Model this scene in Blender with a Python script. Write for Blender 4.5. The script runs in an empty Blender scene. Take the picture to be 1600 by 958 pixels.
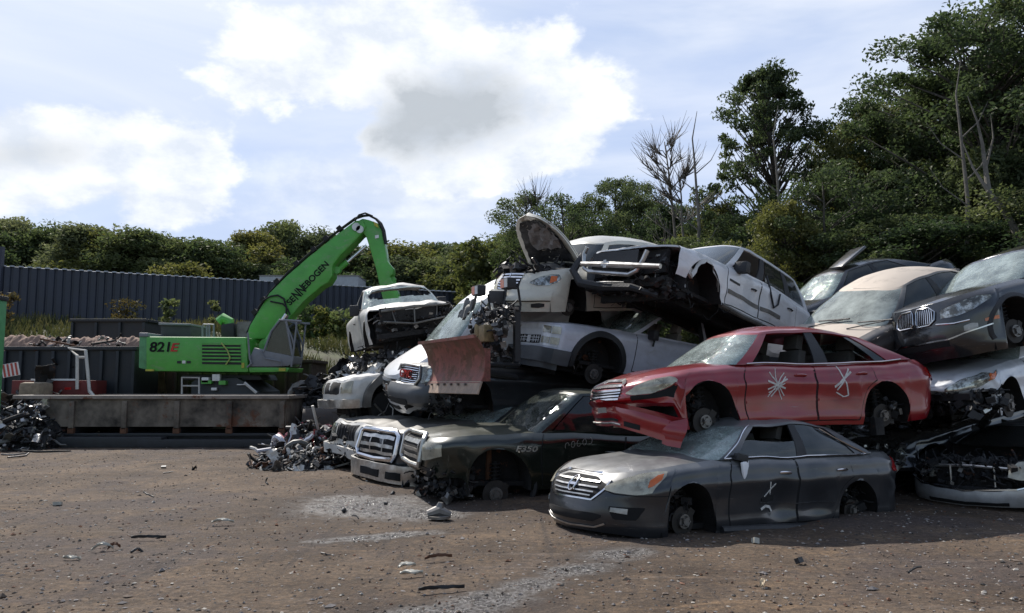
import bpy, bmesh, math, random
import numpy as np
from mathutils import Vector, Matrix, noise
R = math.radians
C = bpy.context.scene.collection
# ------------------------------------------------------------------ camera, sky, sun
cam = bpy.data.cameras.new('camera'); camo = bpy.data.objects.new('camera', cam); C.objects.link(camo)
cam.sensor_width = 36; cam.lens = 1230/1600*36; cam.clip_end = 2000; cam.clip_start = .1
camo.location = (0, 0, 1.6)
PITCH = math.atan((600-479)/1230)
camo.rotation_euler = (math.pi/2+PITCH, 0, 0)
bpy.context.scene.camera = camo
SC = bpy.context.scene
SC.view_settings.view_transform = 'Standard'; SC.view_settings.look = 'None'
SC.view_settings.gamma = 1; SC.view_settings.exposure = 0.4
SUN_AZ, SUN_EL = R(-31), R(46)          # azimuth from +Y towards +X
sl = bpy.data.lights.new('sun', 'SUN'); so = bpy.data.objects.new('sun', sl); C.objects.link(so)
sl.energy = 4.6; sl.angle = R(.53); sl.color = (1, .95, .88)
sd = Vector((math.sin(SUN_AZ)*math.cos(SUN_EL), math.cos(SUN_AZ)*math.cos(SUN_EL), math.sin(SUN_EL)))
so.rotation_euler = sd.to_track_quat('Z', 'Y').to_euler()
w = bpy.data.worlds.new('World'); SC.world = w; w.use_nodes = True
def N(nt, t, **k):
    n = nt.nodes.new(t)
    for a, b in k.items():
        if a == 'inp':
            for i, v in b.items(): n.inputs[i].default_value = v
        else: setattr(n, a, b)
    return n
def pdir(px, py):
    d = Vector(((px-800)/1230, 1, -(py-479)/1230))
    c, s = math.cos(PITCH), math.sin(PITCH)
    return Vector((d.x, c*d.y-s*d.z, s*d.y+c*d.z))
def at(px, py, Y):
    d = pdir(px, py); return Vector((0, 0, 1.6))+d*(Y/d.y)
def gnd(px, py):
    d = pdir(px, py); return Vector((0, 0, 1.6))+d*(-1.6/d.z)
def world():
    nt = w.node_tree; nt.nodes.clear(); L = nt.links.new
    out = N(nt, 'ShaderNodeOutputWorld'); bg = N(nt, 'ShaderNodeBackground'); bg.inputs[1].default_value = .096
    sky = N(nt, 'ShaderNodeTexSky', sky_type='NISHITA', sun_disc=False, sun_elevation=SUN_EL, sun_rotation=SUN_AZ, air_density=1.2, dust_density=1.5)
    tc = N(nt, 'ShaderNodeTexCoord')
    def M(op, a, b=None, c=None):
        n = N(nt, 'ShaderNodeMath', operation=op)
        for i, v in enumerate((a, b, c)):
            if v is None: continue
            if isinstance(v, (int, float)): n.inputs[i].default_value = v
            else: L(v, n.inputs[i])
        return n.outputs[0]
    nz = N(nt, 'ShaderNodeTexNoise', inp={'Scale': 4.2, 'Detail': 9, 'Roughness': .56, 'Distortion': .25})
    mp = N(nt, 'ShaderNodeMapping'); mp.inputs['Scale'].default_value = (1, 1, 1.7); mp.inputs['Location'].default_value = (.35, .1, .2)
    L(tc.outputs['Generated'], mp.inputs[0]); L(mp.outputs[0], nz.inputs['Vector'])
    n1 = nz.outputs['Fac']
    nf = N(nt, 'ShaderNodeTexNoise', inp={'Scale': 13, 'Detail': 7, 'Roughness': .6}); L(mp.outputs[0], nf.inputs['Vector'])
    def blob(px, py, sx, sy, rot=0):
        # a cumulus at a compass bearing and height above the horizon (real sky direction)
        d = pdir(px, py).normalized()
        v = N(nt, 'ShaderNodeVectorMath', operation='SUBTRACT'); L(tc.outputs['Generated'], v.inputs[0]); v.inputs[1].default_value = d
        r = N(nt, 'ShaderNodeVectorRotate', rotation_type='Y_AXIS'); L(v.outputs[0], r.inputs['Vector']); r.inputs['Angle'].default_value = R(rot)
        s = N(nt, 'ShaderNodeVectorMath', operation='MULTIPLY'); L(r.outputs[0], s.inputs[0]); s.inputs[1].default_value = (1/sx, 1, 1/sy)
        l = N(nt, 'ShaderNodeVectorMath', operation='LENGTH'); L(s.outputs[0], l.inputs[0])
        return l.outputs['Value']
    def mask(dist, t=1.0, soft=.35, amp=1.9):
        a = M('SUBTRACT', t, dist); a = M('ADD', a, M('MULTIPLY', M('SUBTRACT', n1, .5), amp)); a = M('ADD', a, M('MULTIPLY', M('SUBTRACT', nf.outputs['Fac'], .5), amp*.45))
        m = N(nt, 'ShaderNodeMapRange', interpolation_type='SMOOTHSTEP'); L(a, m.inputs[0]); m.inputs[1].default_value = 0; m.inputs[2].default_value = soft
        return m.outputs[0]
    c1 = mask(blob(500, 95, .17, .065), soft=.24); c2 = mask(blob(770, 165, .19, .10, 12), soft=.26); c3 = M('MAXIMUM', mask(blob(50, 260, .13, .07, 15), soft=.26), mask(blob(262, 280, .085, .05, 35), soft=.28))
    c4 = mask(blob(620, 45, .13, .055), soft=.26); c5 = mask(blob(640, 290, .22, .06), soft=1.2)
    cl = M('MAXIMUM', M('MAXIMUM', c1, c2), M('MAXIMUM', c3, M('MAXIMUM', c4, M('MULTIPLY', c5, .8))))
    # thin high veil
    nv = N(nt, 'ShaderNodeTexNoise', inp={'Scale': 1.6, 'Detail': 4, 'Roughness': .5, 'Distortion': .6}); mv = N(nt, 'ShaderNodeMapping'); mv.inputs['Scale'].default_value = (1, 1, 2.6); mv.inputs['Rotation'].default_value = (0, R(-24), 0)
    L(tc.outputs['Generated'], mv.inputs[0]); L(mv.outputs[0], nv.inputs['Vector'])
    veil = N(nt, 'ShaderNodeMapRange'); L(nv.outputs['Fac'], veil.inputs[0]); veil.inputs[1].default_value = .3; veil.inputs[2].default_value = .7; veil.inputs[3].default_value = .5; veil.inputs[4].default_value = .97
    gap = mask(blob(745, 8, .085, .035), 1.0, .5, .9)
    sy_ = N(nt, 'ShaderNodeSeparateXYZ'); L(tc.outputs['Generated'], sy_.inputs[0]); bk = N(nt, 'ShaderNodeMapRange', interpolation_type='SMOOTHSTEP'); L(sy_.outputs['Y'], bk.inputs[0]); bk.inputs[1].default_value = -.5; bk.inputs[2].default_value = .35; bk.inputs[3].default_value = .25   # veil thinned in the unseen sky behind the camera, to deepen shade and reflections
    vv = M('MULTIPLY', M('MULTIPLY', veil.outputs[0], bk.outputs[0]), M('SUBTRACT', 1, M('MULTIPLY', gap, .75)))
    m1 = N(nt, 'ShaderNodeMix', data_type='RGBA'); L(vv, m1.inputs[0]); L(sky.outputs[0], m1.inputs[6]); m1.inputs[7].default_value = (4.4, 5.35, 7.5, 1)
    ns = N(nt, 'ShaderNodeTexNoise', inp={'Scale': 1.5, 'Detail': 6, 'Roughness': .55, 'Distortion': .8}); ms_ = N(nt, 'ShaderNodeMapping'); ms_.inputs['Scale'].default_value = (.8, 1, 3.4); ms_.inputs['Rotation'].default_value = (0, R(-20), 0); ms_.inputs['Location'].default_value = (2.3, 0, 1.1); L(tc.outputs['Generated'], ms_.inputs[0]); L(ms_.outputs[0], ns.inputs['Vector'])
    st = N(nt, 'ShaderNodeMapRange', interpolation_type='SMOOTHSTEP'); L(ns.outputs['Fac'], st.inputs[0]); st.inputs[1].default_value = .42; st.inputs[2].default_value = .68; st.inputs[4].default_value = .75
    m0 = m1; m1 = N(nt, 'ShaderNodeMix', data_type='RGBA'); L(M('MULTIPLY', st.outputs[0], bk.outputs[0]), m1.inputs[0]); L(m0.outputs[2], m1.inputs[6]); m1.inputs[7].default_value = (7.3, 7.7, 8.5, 1)   # streaks of thin high cloud
    # cumulus: bright body, grey bellies
    b1 = mask(blob(690, 180, .15, .065, 14), 1.0, .9, 1.9); b2 = mask(blob(40, 240, .1, .035, 15), .8, .9, 1.2)
    bel = M('MULTIPLY', M('MAXIMUM', b1, M('MULTIPLY', b2, .6)), M('ADD', M('MULTIPLY', nf.outputs['Fac'], 1.1), .42)); bel = M('MINIMUM', bel, 1.0)
    mc = N(nt, 'ShaderNodeMix', data_type='RGBA'); L(M('MULTIPLY', bel, .92), mc.inputs[0]); mc.inputs[6].default_value = (10.2, 10.5, 11, 1); mw = N(nt, 'ShaderNodeMix', data_type='RGBA'); nw = N(nt, 'ShaderNodeMapRange'); L(nf.outputs['Fac'], nw.inputs[0]); nw.inputs[1].default_value = .38; nw.inputs[2].default_value = .6; L(nw.outputs[0], mw.inputs[0]); mw.inputs[6].default_value = (6.4, 6.9, 7.7, 1); mw.inputs[7].default_value = (8.6, 8.8, 9.1, 1); L(mw.outputs[2], mc.inputs[6]); mc.inputs[7].default_value = (4.0, 4.35, 4.7, 1)
    m2 = N(nt, 'ShaderNodeMix', data_type='RGBA'); L(M('MULTIPLY', cl, .92), m2.inputs[0]); L(m1.outputs[2], m2.inputs[6]); L(mc.outputs[2], m2.inputs[7])
    L(m2.outputs[2], bg.inputs[0]); L(bg.outputs[0], out.inputs[0])
world()
# ------------------------------------------------------------------ materials
def mat(name, col, rough=.6, metal=0., coat=0., vary=.25, vs=6., dust=None, dust_amt=0., bump=0., bs=40., rust=0., spec=.5, col2=None, con=.2):
    m = bpy.data.materials.new(name); m.use_nodes = True; nt = m.node_tree; L = nt.links.new
    b = nt.nodes['Principled BSDF']; b.inputs['Roughness'].default_value = rough; b.inputs['Metallic'].default_value = metal
    b.inputs['Coat Weight'].default_value = coat; b.inputs['Coat Roughness'].default_value = .08; b.inputs['Specular IOR Level'].default_value = spec
    tc = N(nt, 'ShaderNodeTexCoord')
    n = N(nt, 'ShaderNodeTexNoise', inp={'Scale': vs, 'Detail': 7, 'Roughness': .65}); L(tc.outputs['Object'], n.inputs['Vector'])
    r = N(nt, 'ShaderNodeMapRange'); L(n.outputs['Fac'], r.inputs[0]); r.inputs[1].default_value = .5-con; r.inputs[2].default_value = .5+con
    c = Vector(col); a = c*(1-vary); d = Vector(col2) if col2 else c*(1+vary)
    mx = N(nt, 'ShaderNodeMix', data_type='RGBA'); L(r.outputs[0], mx.inputs[0]); mx.inputs[6].default_value = (*a, 1); mx.inputs[7].default_value = (*d, 1)
    o = mx.outputs[2]
    if rust:
        n2 = N(nt, 'ShaderNodeTexNoise', inp={'Scale': vs*.7, 'Detail': 9, 'Roughness': .72}); L(tc.outputs['Object'], n2.inputs['Vector'])
        r2 = N(nt, 'ShaderNodeMapRange', interpolation_type='SMOOTHSTEP'); L(n2.outputs['Fac'], r2.inputs[0]); r2.inputs[1].default_value = .72-rust*.4; r2.inputs[2].default_value = .8-rust*.4
        m3 = N(nt, 'ShaderNodeMix', data_type='RGBA'); L(r2.outputs[0], m3.inputs[0]); L(o, m3.inputs[6]); m3.inputs[7].default_value = (.13, .05, .025, 1); o = m3.outputs[2]
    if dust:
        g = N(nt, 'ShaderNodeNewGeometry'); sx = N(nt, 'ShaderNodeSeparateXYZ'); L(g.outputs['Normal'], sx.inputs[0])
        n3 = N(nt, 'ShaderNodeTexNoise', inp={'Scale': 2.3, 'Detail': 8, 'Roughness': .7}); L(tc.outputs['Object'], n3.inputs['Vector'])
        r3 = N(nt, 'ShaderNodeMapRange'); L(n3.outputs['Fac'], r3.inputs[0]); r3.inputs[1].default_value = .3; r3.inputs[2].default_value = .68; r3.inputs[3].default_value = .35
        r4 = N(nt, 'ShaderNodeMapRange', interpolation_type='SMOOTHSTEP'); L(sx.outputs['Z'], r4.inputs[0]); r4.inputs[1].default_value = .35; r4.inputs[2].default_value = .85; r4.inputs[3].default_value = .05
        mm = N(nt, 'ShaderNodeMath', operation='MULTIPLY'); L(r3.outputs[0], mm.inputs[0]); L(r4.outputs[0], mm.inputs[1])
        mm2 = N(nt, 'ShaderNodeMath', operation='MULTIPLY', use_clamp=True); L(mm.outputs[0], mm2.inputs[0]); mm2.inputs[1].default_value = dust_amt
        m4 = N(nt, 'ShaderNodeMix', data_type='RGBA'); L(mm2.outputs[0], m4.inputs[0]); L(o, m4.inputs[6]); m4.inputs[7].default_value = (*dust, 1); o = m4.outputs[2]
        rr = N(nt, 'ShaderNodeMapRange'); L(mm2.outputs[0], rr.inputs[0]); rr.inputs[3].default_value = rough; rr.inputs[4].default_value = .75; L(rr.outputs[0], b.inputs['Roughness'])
        if coat:
            rc = N(nt, 'ShaderNodeMapRange'); L(mm2.outputs[0], rc.inputs[0]); rc.inputs[3].default_value = coat; rc.inputs[4].default_value = 0; L(rc.outputs[0], b.inputs['Coat Weight'])
    elif rough < .9:
        rr = N(nt, 'ShaderNodeMapRange'); L(n.outputs['Fac'], rr.inputs[0]); rr.inputs[1].default_value = .3; rr.inputs[2].default_value = .7; rr.inputs[3].default_value = rough*.8; rr.inputs[4].default_value = min(1, rough*1.25); L(rr.outputs[0], b.inputs['Roughness'])
    if coat and spec == .5:      # weathering of old paint: blotchy grime, scratches and chips
        mpw = N(nt, 'ShaderNodeMapping'); mpw.inputs['Scale'].default_value = (1.2, 1.2, 2.2); L(tc.outputs['Object'], mpw.inputs[0])
        g1 = N(nt, 'ShaderNodeTexNoise', inp={'Scale': 2.1, 'Detail': 10, 'Roughness': .74, 'Distortion': .4}); L(mpw.outputs[0], g1.inputs['Vector'])
        g2 = N(nt, 'ShaderNodeMapRange', interpolation_type='SMOOTHSTEP'); L(g1.outputs['Fac'], g2.inputs[0]); g2.inputs[1].default_value = .50; g2.inputs[2].default_value = .72; g2.inputs[4].default_value = .42
        g3 = N(nt, 'ShaderNodeMix', data_type='RGBA'); L(g2.outputs[0], g3.inputs[0]); L(o, g3.inputs[6]); lum = .3*c[0]+.6*c[1]+.1*c[2]; g3.inputs[7].default_value = (c[0]*.8+.012, c[1]*.8+.010, c[2]*.8+.009, 1) if lum < .2 else (.30, .27, .23, 1); o = g3.outputs[2]
        mps = N(nt, 'ShaderNodeMapping'); mps.inputs['Scale'].default_value = (1.5, 1.5, 34); mps.inputs['Rotation'].default_value = (0, .12, 0); L(tc.outputs['Object'], mps.inputs[0])
        s1 = N(nt, 'ShaderNodeTexNoise', inp={'Scale': 2.0, 'Detail': 6, 'Roughness': .7}); L(mps.outputs[0], s1.inputs['Vector'])
        s2 = N(nt, 'ShaderNodeMapRange'); L(s1.outputs['Fac'], s2.inputs[0]); s2.inputs[1].default_value = .66; s2.inputs[2].default_value = .70; s2.inputs[4].default_value = .6
        s3 = N(nt, 'ShaderNodeMix', data_type='RGBA'); L(s2.outputs[0], s3.inputs[0]); L(o, s3.inputs[6]); s3.inputs[7].default_value = (.28, .26, .25, 1) if lum < .2 else (.14, .12, .11, 1); o = s3.outputs[2]
    if bump:
        nb = N(nt, 'ShaderNodeTexNoise', inp={'Scale': bs, 'Detail': 5, 'Roughness': .6}); L(tc.outputs['Object'], nb.inputs['Vector'])
        bp = N(nt, 'ShaderNodeBump'); bp.inputs['Strength'].default_value = min(1, bump); bp.inputs['Distance'].default_value = .02; L(nb.outputs['Fac'], bp.inputs['Height']); L(bp.outputs[0], b.inputs['Normal'])
    L(o, b.inputs['Base Color'])
    return m
DU = (.30, .26, .21)
M_ = dict(
 dark=mat('dark_plastic', (.018, .018, .02), .55, vary=.4, bump=.3),
 black=mat('black_void', (.006, .006, .007), .9),
 under=mat('underbody', (.010, .009, .009), .8, rust=.35, bump=.5),
 chrome=mat('chrome', (.62, .62, .64), .16, metal=1, vary=.15),
 dchrome=mat('dirty_chrome', (.5, .49, .47), .33, metal=.85, vary=.35, rust=.05),
 steel=mat('bare_steel', (.2, .19, .18), .45, metal=.8, vary=.4, rust=.25),
 rotor=mat('brake_rotor', (.045, .04, .036), .6, metal=.5, vary=.4, rust=.25),
 rust=mat('rust', (.12, .055, .03), .85, vary=.5, bump=.5),
 rubber=mat('rubber', (.02, .02, .021), .8, vary=.3, bump=.3),
 seat=mat('seat_cloth', (.07, .066, .06), .9, vary=.2, bump=.2),
 seatg=mat('seat_cloth_grey', (.28, .26, .24), .9, vary=.2, bump=.2),
 white=mat('white_paint', (.74, .74, .73), .3, coat=.5, vary=.08, dust=DU, dust_amt=.25),
 mark=mat('spray_mark', (.6, .58, .55), .8, vary=.3, vs=30),
 amber=mat('amber_lens', (.6, .12, .01), .25, coat=.6),
 redlens=mat('red_lens', (.35, .006, .008), .15, coat=.8, vary=.3),
 haze_lens=mat('hazed_lens', (.55, .53, .42), .25, coat=.6, vary=.25, vs=9),
 clear_lens=mat('clear_lens', (.3, .3, .29), .15, coat=1, vary=.5, vs=9),
 reflector=mat('lamp_reflector', (.22, .22, .22), .14, metal=.9, vary=.9, vs=11, con=.06, col2=(.75, .75, .76)),
 rag=mat('cloth_rag', (.22, .2, .19), .95, vary=.4, bump=.8, bs=12),
)
def glass(name, tint, op, rough=.06, dustc=(.5, .5, .46), crack=0.):
    m = bpy.data.materials.new(name); m.use_nodes = True; nt = m.node_tree; L = nt.links.new; nt.nodes.remove(nt.nodes['Principled BSDF']); out = nt.nodes['Material Output']
    t = N(nt, 'ShaderNodeBsdfTransparent'); t.inputs[0].default_value = (*tint, 1)
    d = N(nt, 'ShaderNodeBsdfDiffuse'); d.inputs[0].default_value = (*dustc, 1)
    g = N(nt, 'ShaderNodeBsdfGlossy'); g.inputs['Roughness'].default_value = rough; g.inputs[0].default_value = (.9, .95, .95, 1)
    tc = N(nt, 'ShaderNodeTexCoord'); n = N(nt, 'ShaderNodeTexNoise', inp={'Scale': 2.2, 'Detail': 6, 'Roughness': .7}); L(tc.outputs['Object'], n.inputs['Vector'])
    r = N(nt, 'ShaderNodeMapRange'); L(n.outputs['Fac'], r.inputs[0]); r.inputs[1].default_value = .35; r.inputs[2].default_value = .65; r.inputs[3].default_value = op*.5; r.inputs[4].default_value = min(1, op*1.5)
    o = r.outputs[0]
    if crack:
        v = N(nt, 'ShaderNodeTexVoronoi', feature='DISTANCE_TO_EDGE', inp={'Scale': 21.}); dn = N(nt, 'ShaderNodeMix', data_type='VECTOR'); dn.inputs[0].default_value = .3; L(tc.outputs['Object'], dn.inputs[4]); L(n.outputs['Color'], dn.inputs[5]); L(dn.outputs[1], v.inputs['Vector'])
        r2 = N(nt, 'ShaderNodeMapRange'); L(v.outputs['Distance'], r2.inputs[0]); r2.inputs[1].default_value = 0; r2.inputs[2].default_value = .05; r2.inputs[3].default_value = crack; r2.inputs[4].default_value = 0
        mm = N(nt, 'ShaderNodeMath', operation='MULTIPLY'); L(r2.outputs[0], mm.inputs[0]); 
        r5 = N(nt, 'ShaderNodeMapRange'); L(n.outputs['Fac'], r5.inputs[0]); r5.inputs[1].default_value = .42; r5.inputs[2].default_value = .6; L(r5.outputs[0], mm.inputs[1])
        ad = N(nt, 'ShaderNodeMath', operation='ADD', use_clamp=True); L(o, ad.inputs[0]); L(mm.outputs[0], ad.inputs[1]); o = ad.outputs[0]
        bp = N(nt, 'ShaderNodeBump'); bp.inputs['Strength'].default_value = .25; bp.inputs['Distance'].default_value = .01; L(r2.outputs[0], bp.inputs['Height']); L(bp.outputs[0], g.inputs['Normal'])
    m1 = N(nt, 'ShaderNodeMixShader'); L(o, m1.inputs[0]); L(t.outputs[0], m1.inputs[1]); L(d.outputs[0], m1.inputs[2])
    f = N(nt, 'ShaderNodeFresnel'); f.inputs[0].default_value = 1.6
    g2 = N(nt, 'ShaderNodeNewGeometry')
    m2 = N(nt, 'ShaderNodeMixShader'); L(f.outputs[0], m2.inputs[0]); L(m1.outputs[0], m2.inputs[1]); L(g.outputs[0], m2.inputs[2])
    L(m2.outputs[0], out.inputs[0]); return m
G_ = dict(clean=glass('window_glass', (.55, .6, .58), .08), wind=glass('windshield_glass', (.6, .7, .66), .55, dustc=(.42, .46, .42)),  # wind: denser diffuse film paints in a bright reflection
          lens=glass('lens_plastic', (.92, .92, .88), .16, dustc=(.6, .58, .5)), hlens=glass('yellowed_lens_plastic', (.85, .82, .7), .5, dustc=(.62, .58, .46)),
          dim=glass('dim_glass', (.25, .3, .27), .10, dustc=(.3, .34, .3), crack=.25),  # dim: dark tinted windshield glass, lightly cracked
          crack=glass('cracked_glass', (.6, .72, .68), .34, dustc=(.5, .58, .55), crack=.4), dark=glass('tinted_glass', (.12, .13, .13), .05))
# ------------------------------------------------------------------ mesh helpers
class MB:
    def __init__(s): s.v = []; s.f = []; s.m = []; s.k = 0
    def add(s, vs, fs, mi=None):
        o = len(s.v); s.v += [tuple(v) for v in vs]; s.f += [tuple(i+o for i in f) for f in fs]; s.m += [s.k if mi is None else mi]*len(fs); return s
    def box(s, c, d, rot=None, mi=None, taper=None):
        x, y, z = d[0]/2, d[1]/2, d[2]/2; c = Vector(c)
        P = [Vector((a*x, b*y, e*z)) for e in (-1, 1) for b in (-1, 1) for a in (-1, 1)]
        if taper:
            for q in P:
                if q.z > 0: q.x *= taper[0]; q.y *= taper[1]
        if rot is not None:
            Mx = rot if isinstance(rot, Matrix) else Matrix.Rotation(rot[2], 3, 'Z') @ Matrix.Rotation(rot[1], 3, 'Y') @ Matrix.Rotation(rot[0], 3, 'X')
            P = [Mx @ q for q in P]
        return s.add([q+c for q in P], [(0, 2, 3, 1), (4, 5, 7, 6), (0, 1, 5, 4), (2, 6, 7, 3), (0, 4, 6, 2), (1, 3, 7, 5)], mi)
    def tube(s, pts, r, n=8, mi=None, cap=True, closed=False):
        pts = [Vector(p) for p in pts]; rs = r if isinstance(r, (list, tuple)) else [r]*len(pts); V = []; up = None
        for i, p in enumerate(pts):
            a = pts[i-1] if (i > 0 or closed) else p; b = pts[(i+1) % len(pts)] if (i < len(pts)-1 or closed) else p
            t = (b-a).normalized() if (b-a).length > 1e-9 else Vector((0, 0, 1))
            if up is None: up = t.orthogonal().normalized()
            up = (up-t*up.dot(t)); up = up.normalized() if up.length > 1e-6 else t.orthogonal().normalized()
            q = t.cross(up)
            for k in range(n):
                g = 2*math.pi*k/n; V.append(p+(up*math.cos(g)+q*math.sin(g))*rs[i])
        F = []; m = len(pts)
        for i in range(m if closed else m-1):
            for k in range(n):
                F.append((i*n+k, i*n+(k+1) % n, ((i+1) % m)*n+(k+1) % n, ((i+1) % m)*n+k))
        if cap and not closed: F.append(tuple(range(n))[::-1]); F.append(tuple((m-1)*n+k for k in range(n)))
        return s.add(V, F, mi)
    def grid(s, P, mi=None, close=False):
        n = len(P); m = len(P[0]); V = [q for row in P for q in row]
        F = [(i*m+j, i*m+j+1, (i+1)*m+j+1, (i+1)*m+j) for i in range(n-1) for j in range(m-1)]
        return s.add(V, F, mi)
    def slab(s, P, Q, mi=None):      # closed solid between two grids
        n = len(P); m = len(P[0]); V = [q for row in P for q in row]+[q for row in Q for q in row]; o = n*m
        F = [(i*m+j, i*m+j+1, (i+1)*m+j+1, (i+1)*m+j) for i in range(n-1) for j in range(m-1)]
        F += [tuple(k+o for k in f[::-1]) for f in F]
        B = [j for j in range(m)]+[i*m+m-1 for i in range(1, n)]+[(n-1)*m+j for j in range(m-2, -1, -1)]+[i*m for i in range(n-2, 0, -1)]
        for a, b in zip(B, B[1:]+B[:1]): F.append((b, a, a+o, b+o))
        return s.add(V, F, mi)
    def prism(s, poly, d, mi=None):  # poly: list of 3D points, extruded by vector d
        n = len(poly); V = [Vector(p) for p in poly]+[Vector(p)+Vector(d) for p in poly]
        F = [tuple(range(n))[::-1], tuple(range(n, 2*n))]+[(i, (i+1) % n, (i+1) % n+n, i+n) for i in range(n)]
        return s.add(V, F, mi)
    def build(s, name, mats, parent=None, bevel=0, warp=None, sharp=32, smooth=True, label=None, subdiv=0):
        me = bpy.data.meshes.new(name); V = s.v
        if warp: V = [tuple(warp(Vector(v))) for v in V]
        me.from_pydata(V, [], s.f)
        for q in (mats if isinstance(mats, (list, tuple)) else [mats]): me.materials.append(q)
        me.polygons.foreach_set('material_index', s.m)
        bm = bmesh.new(); bm.from_mesh(me)
        bmesh.ops.remove_doubles(bm, verts=bm.verts, dist=1e-5); bmesh.ops.dissolve_degenerate(bm, edges=bm.edges, dist=1e-6); bmesh.ops.recalc_face_normals(bm, faces=bm.faces)
        if bevel:
            bmesh.ops.bevel(bm, geom=[e for e in bm.edges if len(e.link_faces) == 2 and e.calc_face_angle(0) > .5], offset=bevel, segments=2, affect='EDGES', profile=.6, clamp_overlap=True)
        sa = R(sharp)
        for e in bm.edges: e.smooth = not (len(e.link_faces) == 2 and e.calc_face_angle(0) > sa)
        for f in bm.faces: f.smooth = smooth
        bm.to_mesh(me); bm.free()
        o = bpy.data.objects.new(name, me); C.objects.link(o)
        if parent: o.parent = parent
        if label: o['label'] = label
        return o
def thing(name, label, cat, loc=(0, 0, 0), rot=(0, 0, 0), group=None):
    o = bpy.data.objects.new(name, None); C.objects.link(o); o.empty_display_size = .2
    o.location = loc; o.rotation_euler = rot; o['label'] = label; o['category'] = cat
    if group: o['group'] = group
    return o
def tag(o, label=None, cat=None, group=None, kind=None):
    if label: o['label'] = label
    if cat: o['category'] = cat
    if group: o['group'] = group
    if kind: o['kind'] = kind
    return o
def text(s, size, ext, m, parent, Mx, name='lettering', shear=0., sx=1.):
    cu = bpy.data.curves.new('t', 'FONT'); cu.body = s; cu.size = size; cu.extrude = ext; cu.shear = shear; cu.align_x = 'CENTER'; cu.align_y = 'CENTER'; cu.offset = .006*size/.3
    t = bpy.data.objects.new('t', cu); C.objects.link(t); bpy.context.view_layer.update()
    me = bpy.data.meshes.new_from_object(t.evaluated_get(bpy.context.evaluated_depsgraph_get())); C.objects.unlink(t); bpy.data.objects.remove(t)
    me.transform(Mx @ Matrix.Diagonal((sx, 1, 1, 1))); me.materials.clear(); me.materials.append(m)
    o = bpy.data.objects.new(name, me); C.objects.link(o); o.parent = parent; return o
def pl(pts):     # piecewise linear
    xs = [p[0] for p in pts]; ys = [p[1] for p in pts]; return lambda x: float(np.interp(x, xs, ys))
def sm(pts):     # smooth (monotone-ish cubic) interpolation
    xs = np.array([p[0] for p in pts], float); ys = np.array([p[1] for p in pts], float)
    if len(xs) < 3: return pl(pts)
    d = np.diff(ys)/np.diff(xs); mm = np.concatenate([[d[0]], (d[1:]+d[:-1])/2, [d[-1]]])
    for i in range(1, len(xs)-1):
        if d[i-1]*d[i] <= 0: mm[i] = 0
    def f(x):
        if x <= xs[0]: return float(ys[0])
        if x >= xs[-1]: return float(ys[-1])
        i = int(np.searchsorted(xs, x)-1); h = xs[i+1]-xs[i]; t = (x-xs[i])/h
        return float((2*t**3-3*t*t+1)*ys[i]+(t**3-2*t*t+t)*h*mm[i]+(-2*t**3+3*t*t)*ys[i+1]+(t**3-t*t)*h*mm[i+1])
    return f
POSE = dict(altima=(.60, 8.78, -.12, 30, 2.6, -.3), red=(1.14, 9.95, .83, 20, -.3, -2.6), f350=(-1.52, 11.7, -.26, 20, 2.6, 1), pickup2=(-2.28, 13.3, -.31, 39.2, 0, 2.1),
 pt=(-.17, 13.87, 2.66, 39.9, -3.8, 5.4), tahoe=(1.66, 12.8, 2.82, 43.6, 10.5, 2.1), chevy=(.16, 14.2, 1.63, 25.4, 8, 5.1), dodge=(-1.96, 16.74, 2.16, 106.6, .1, -7.3), white=(-2.07, 14.99, .84, 21.4, -24.7, 4.2),
 gmc=(-2.0, 14.1, .93, 30, 3.4, 4), tan=(4.28, 12.39, 1.27, 23.4, -15.4, 5.5), bmw=(6.0, 11.5, 1.77, 21, -7.4, -6.8), silver=(5.85, 11.45, .88, 34, -4, -3), stripped=(6.0, 10.6, -.22, 38, -.4, -1),
 altback=(5.15, 16.53, 2.05, 11.4, -15.7, .6), jeep=(-3.17, 15.03, -.1, 39.1, 1.6, 2), old=(-3.68, 16.36, .68, 32, -4.1, -1.1), plow=(-.93, 12.75, 1.91, 0, 0, -62), crushed=(5.0, 12.2, .12, 28, -8, 3), hulk=(-2.95, 16.7, 1.5, 42, -3, -4))
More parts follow.
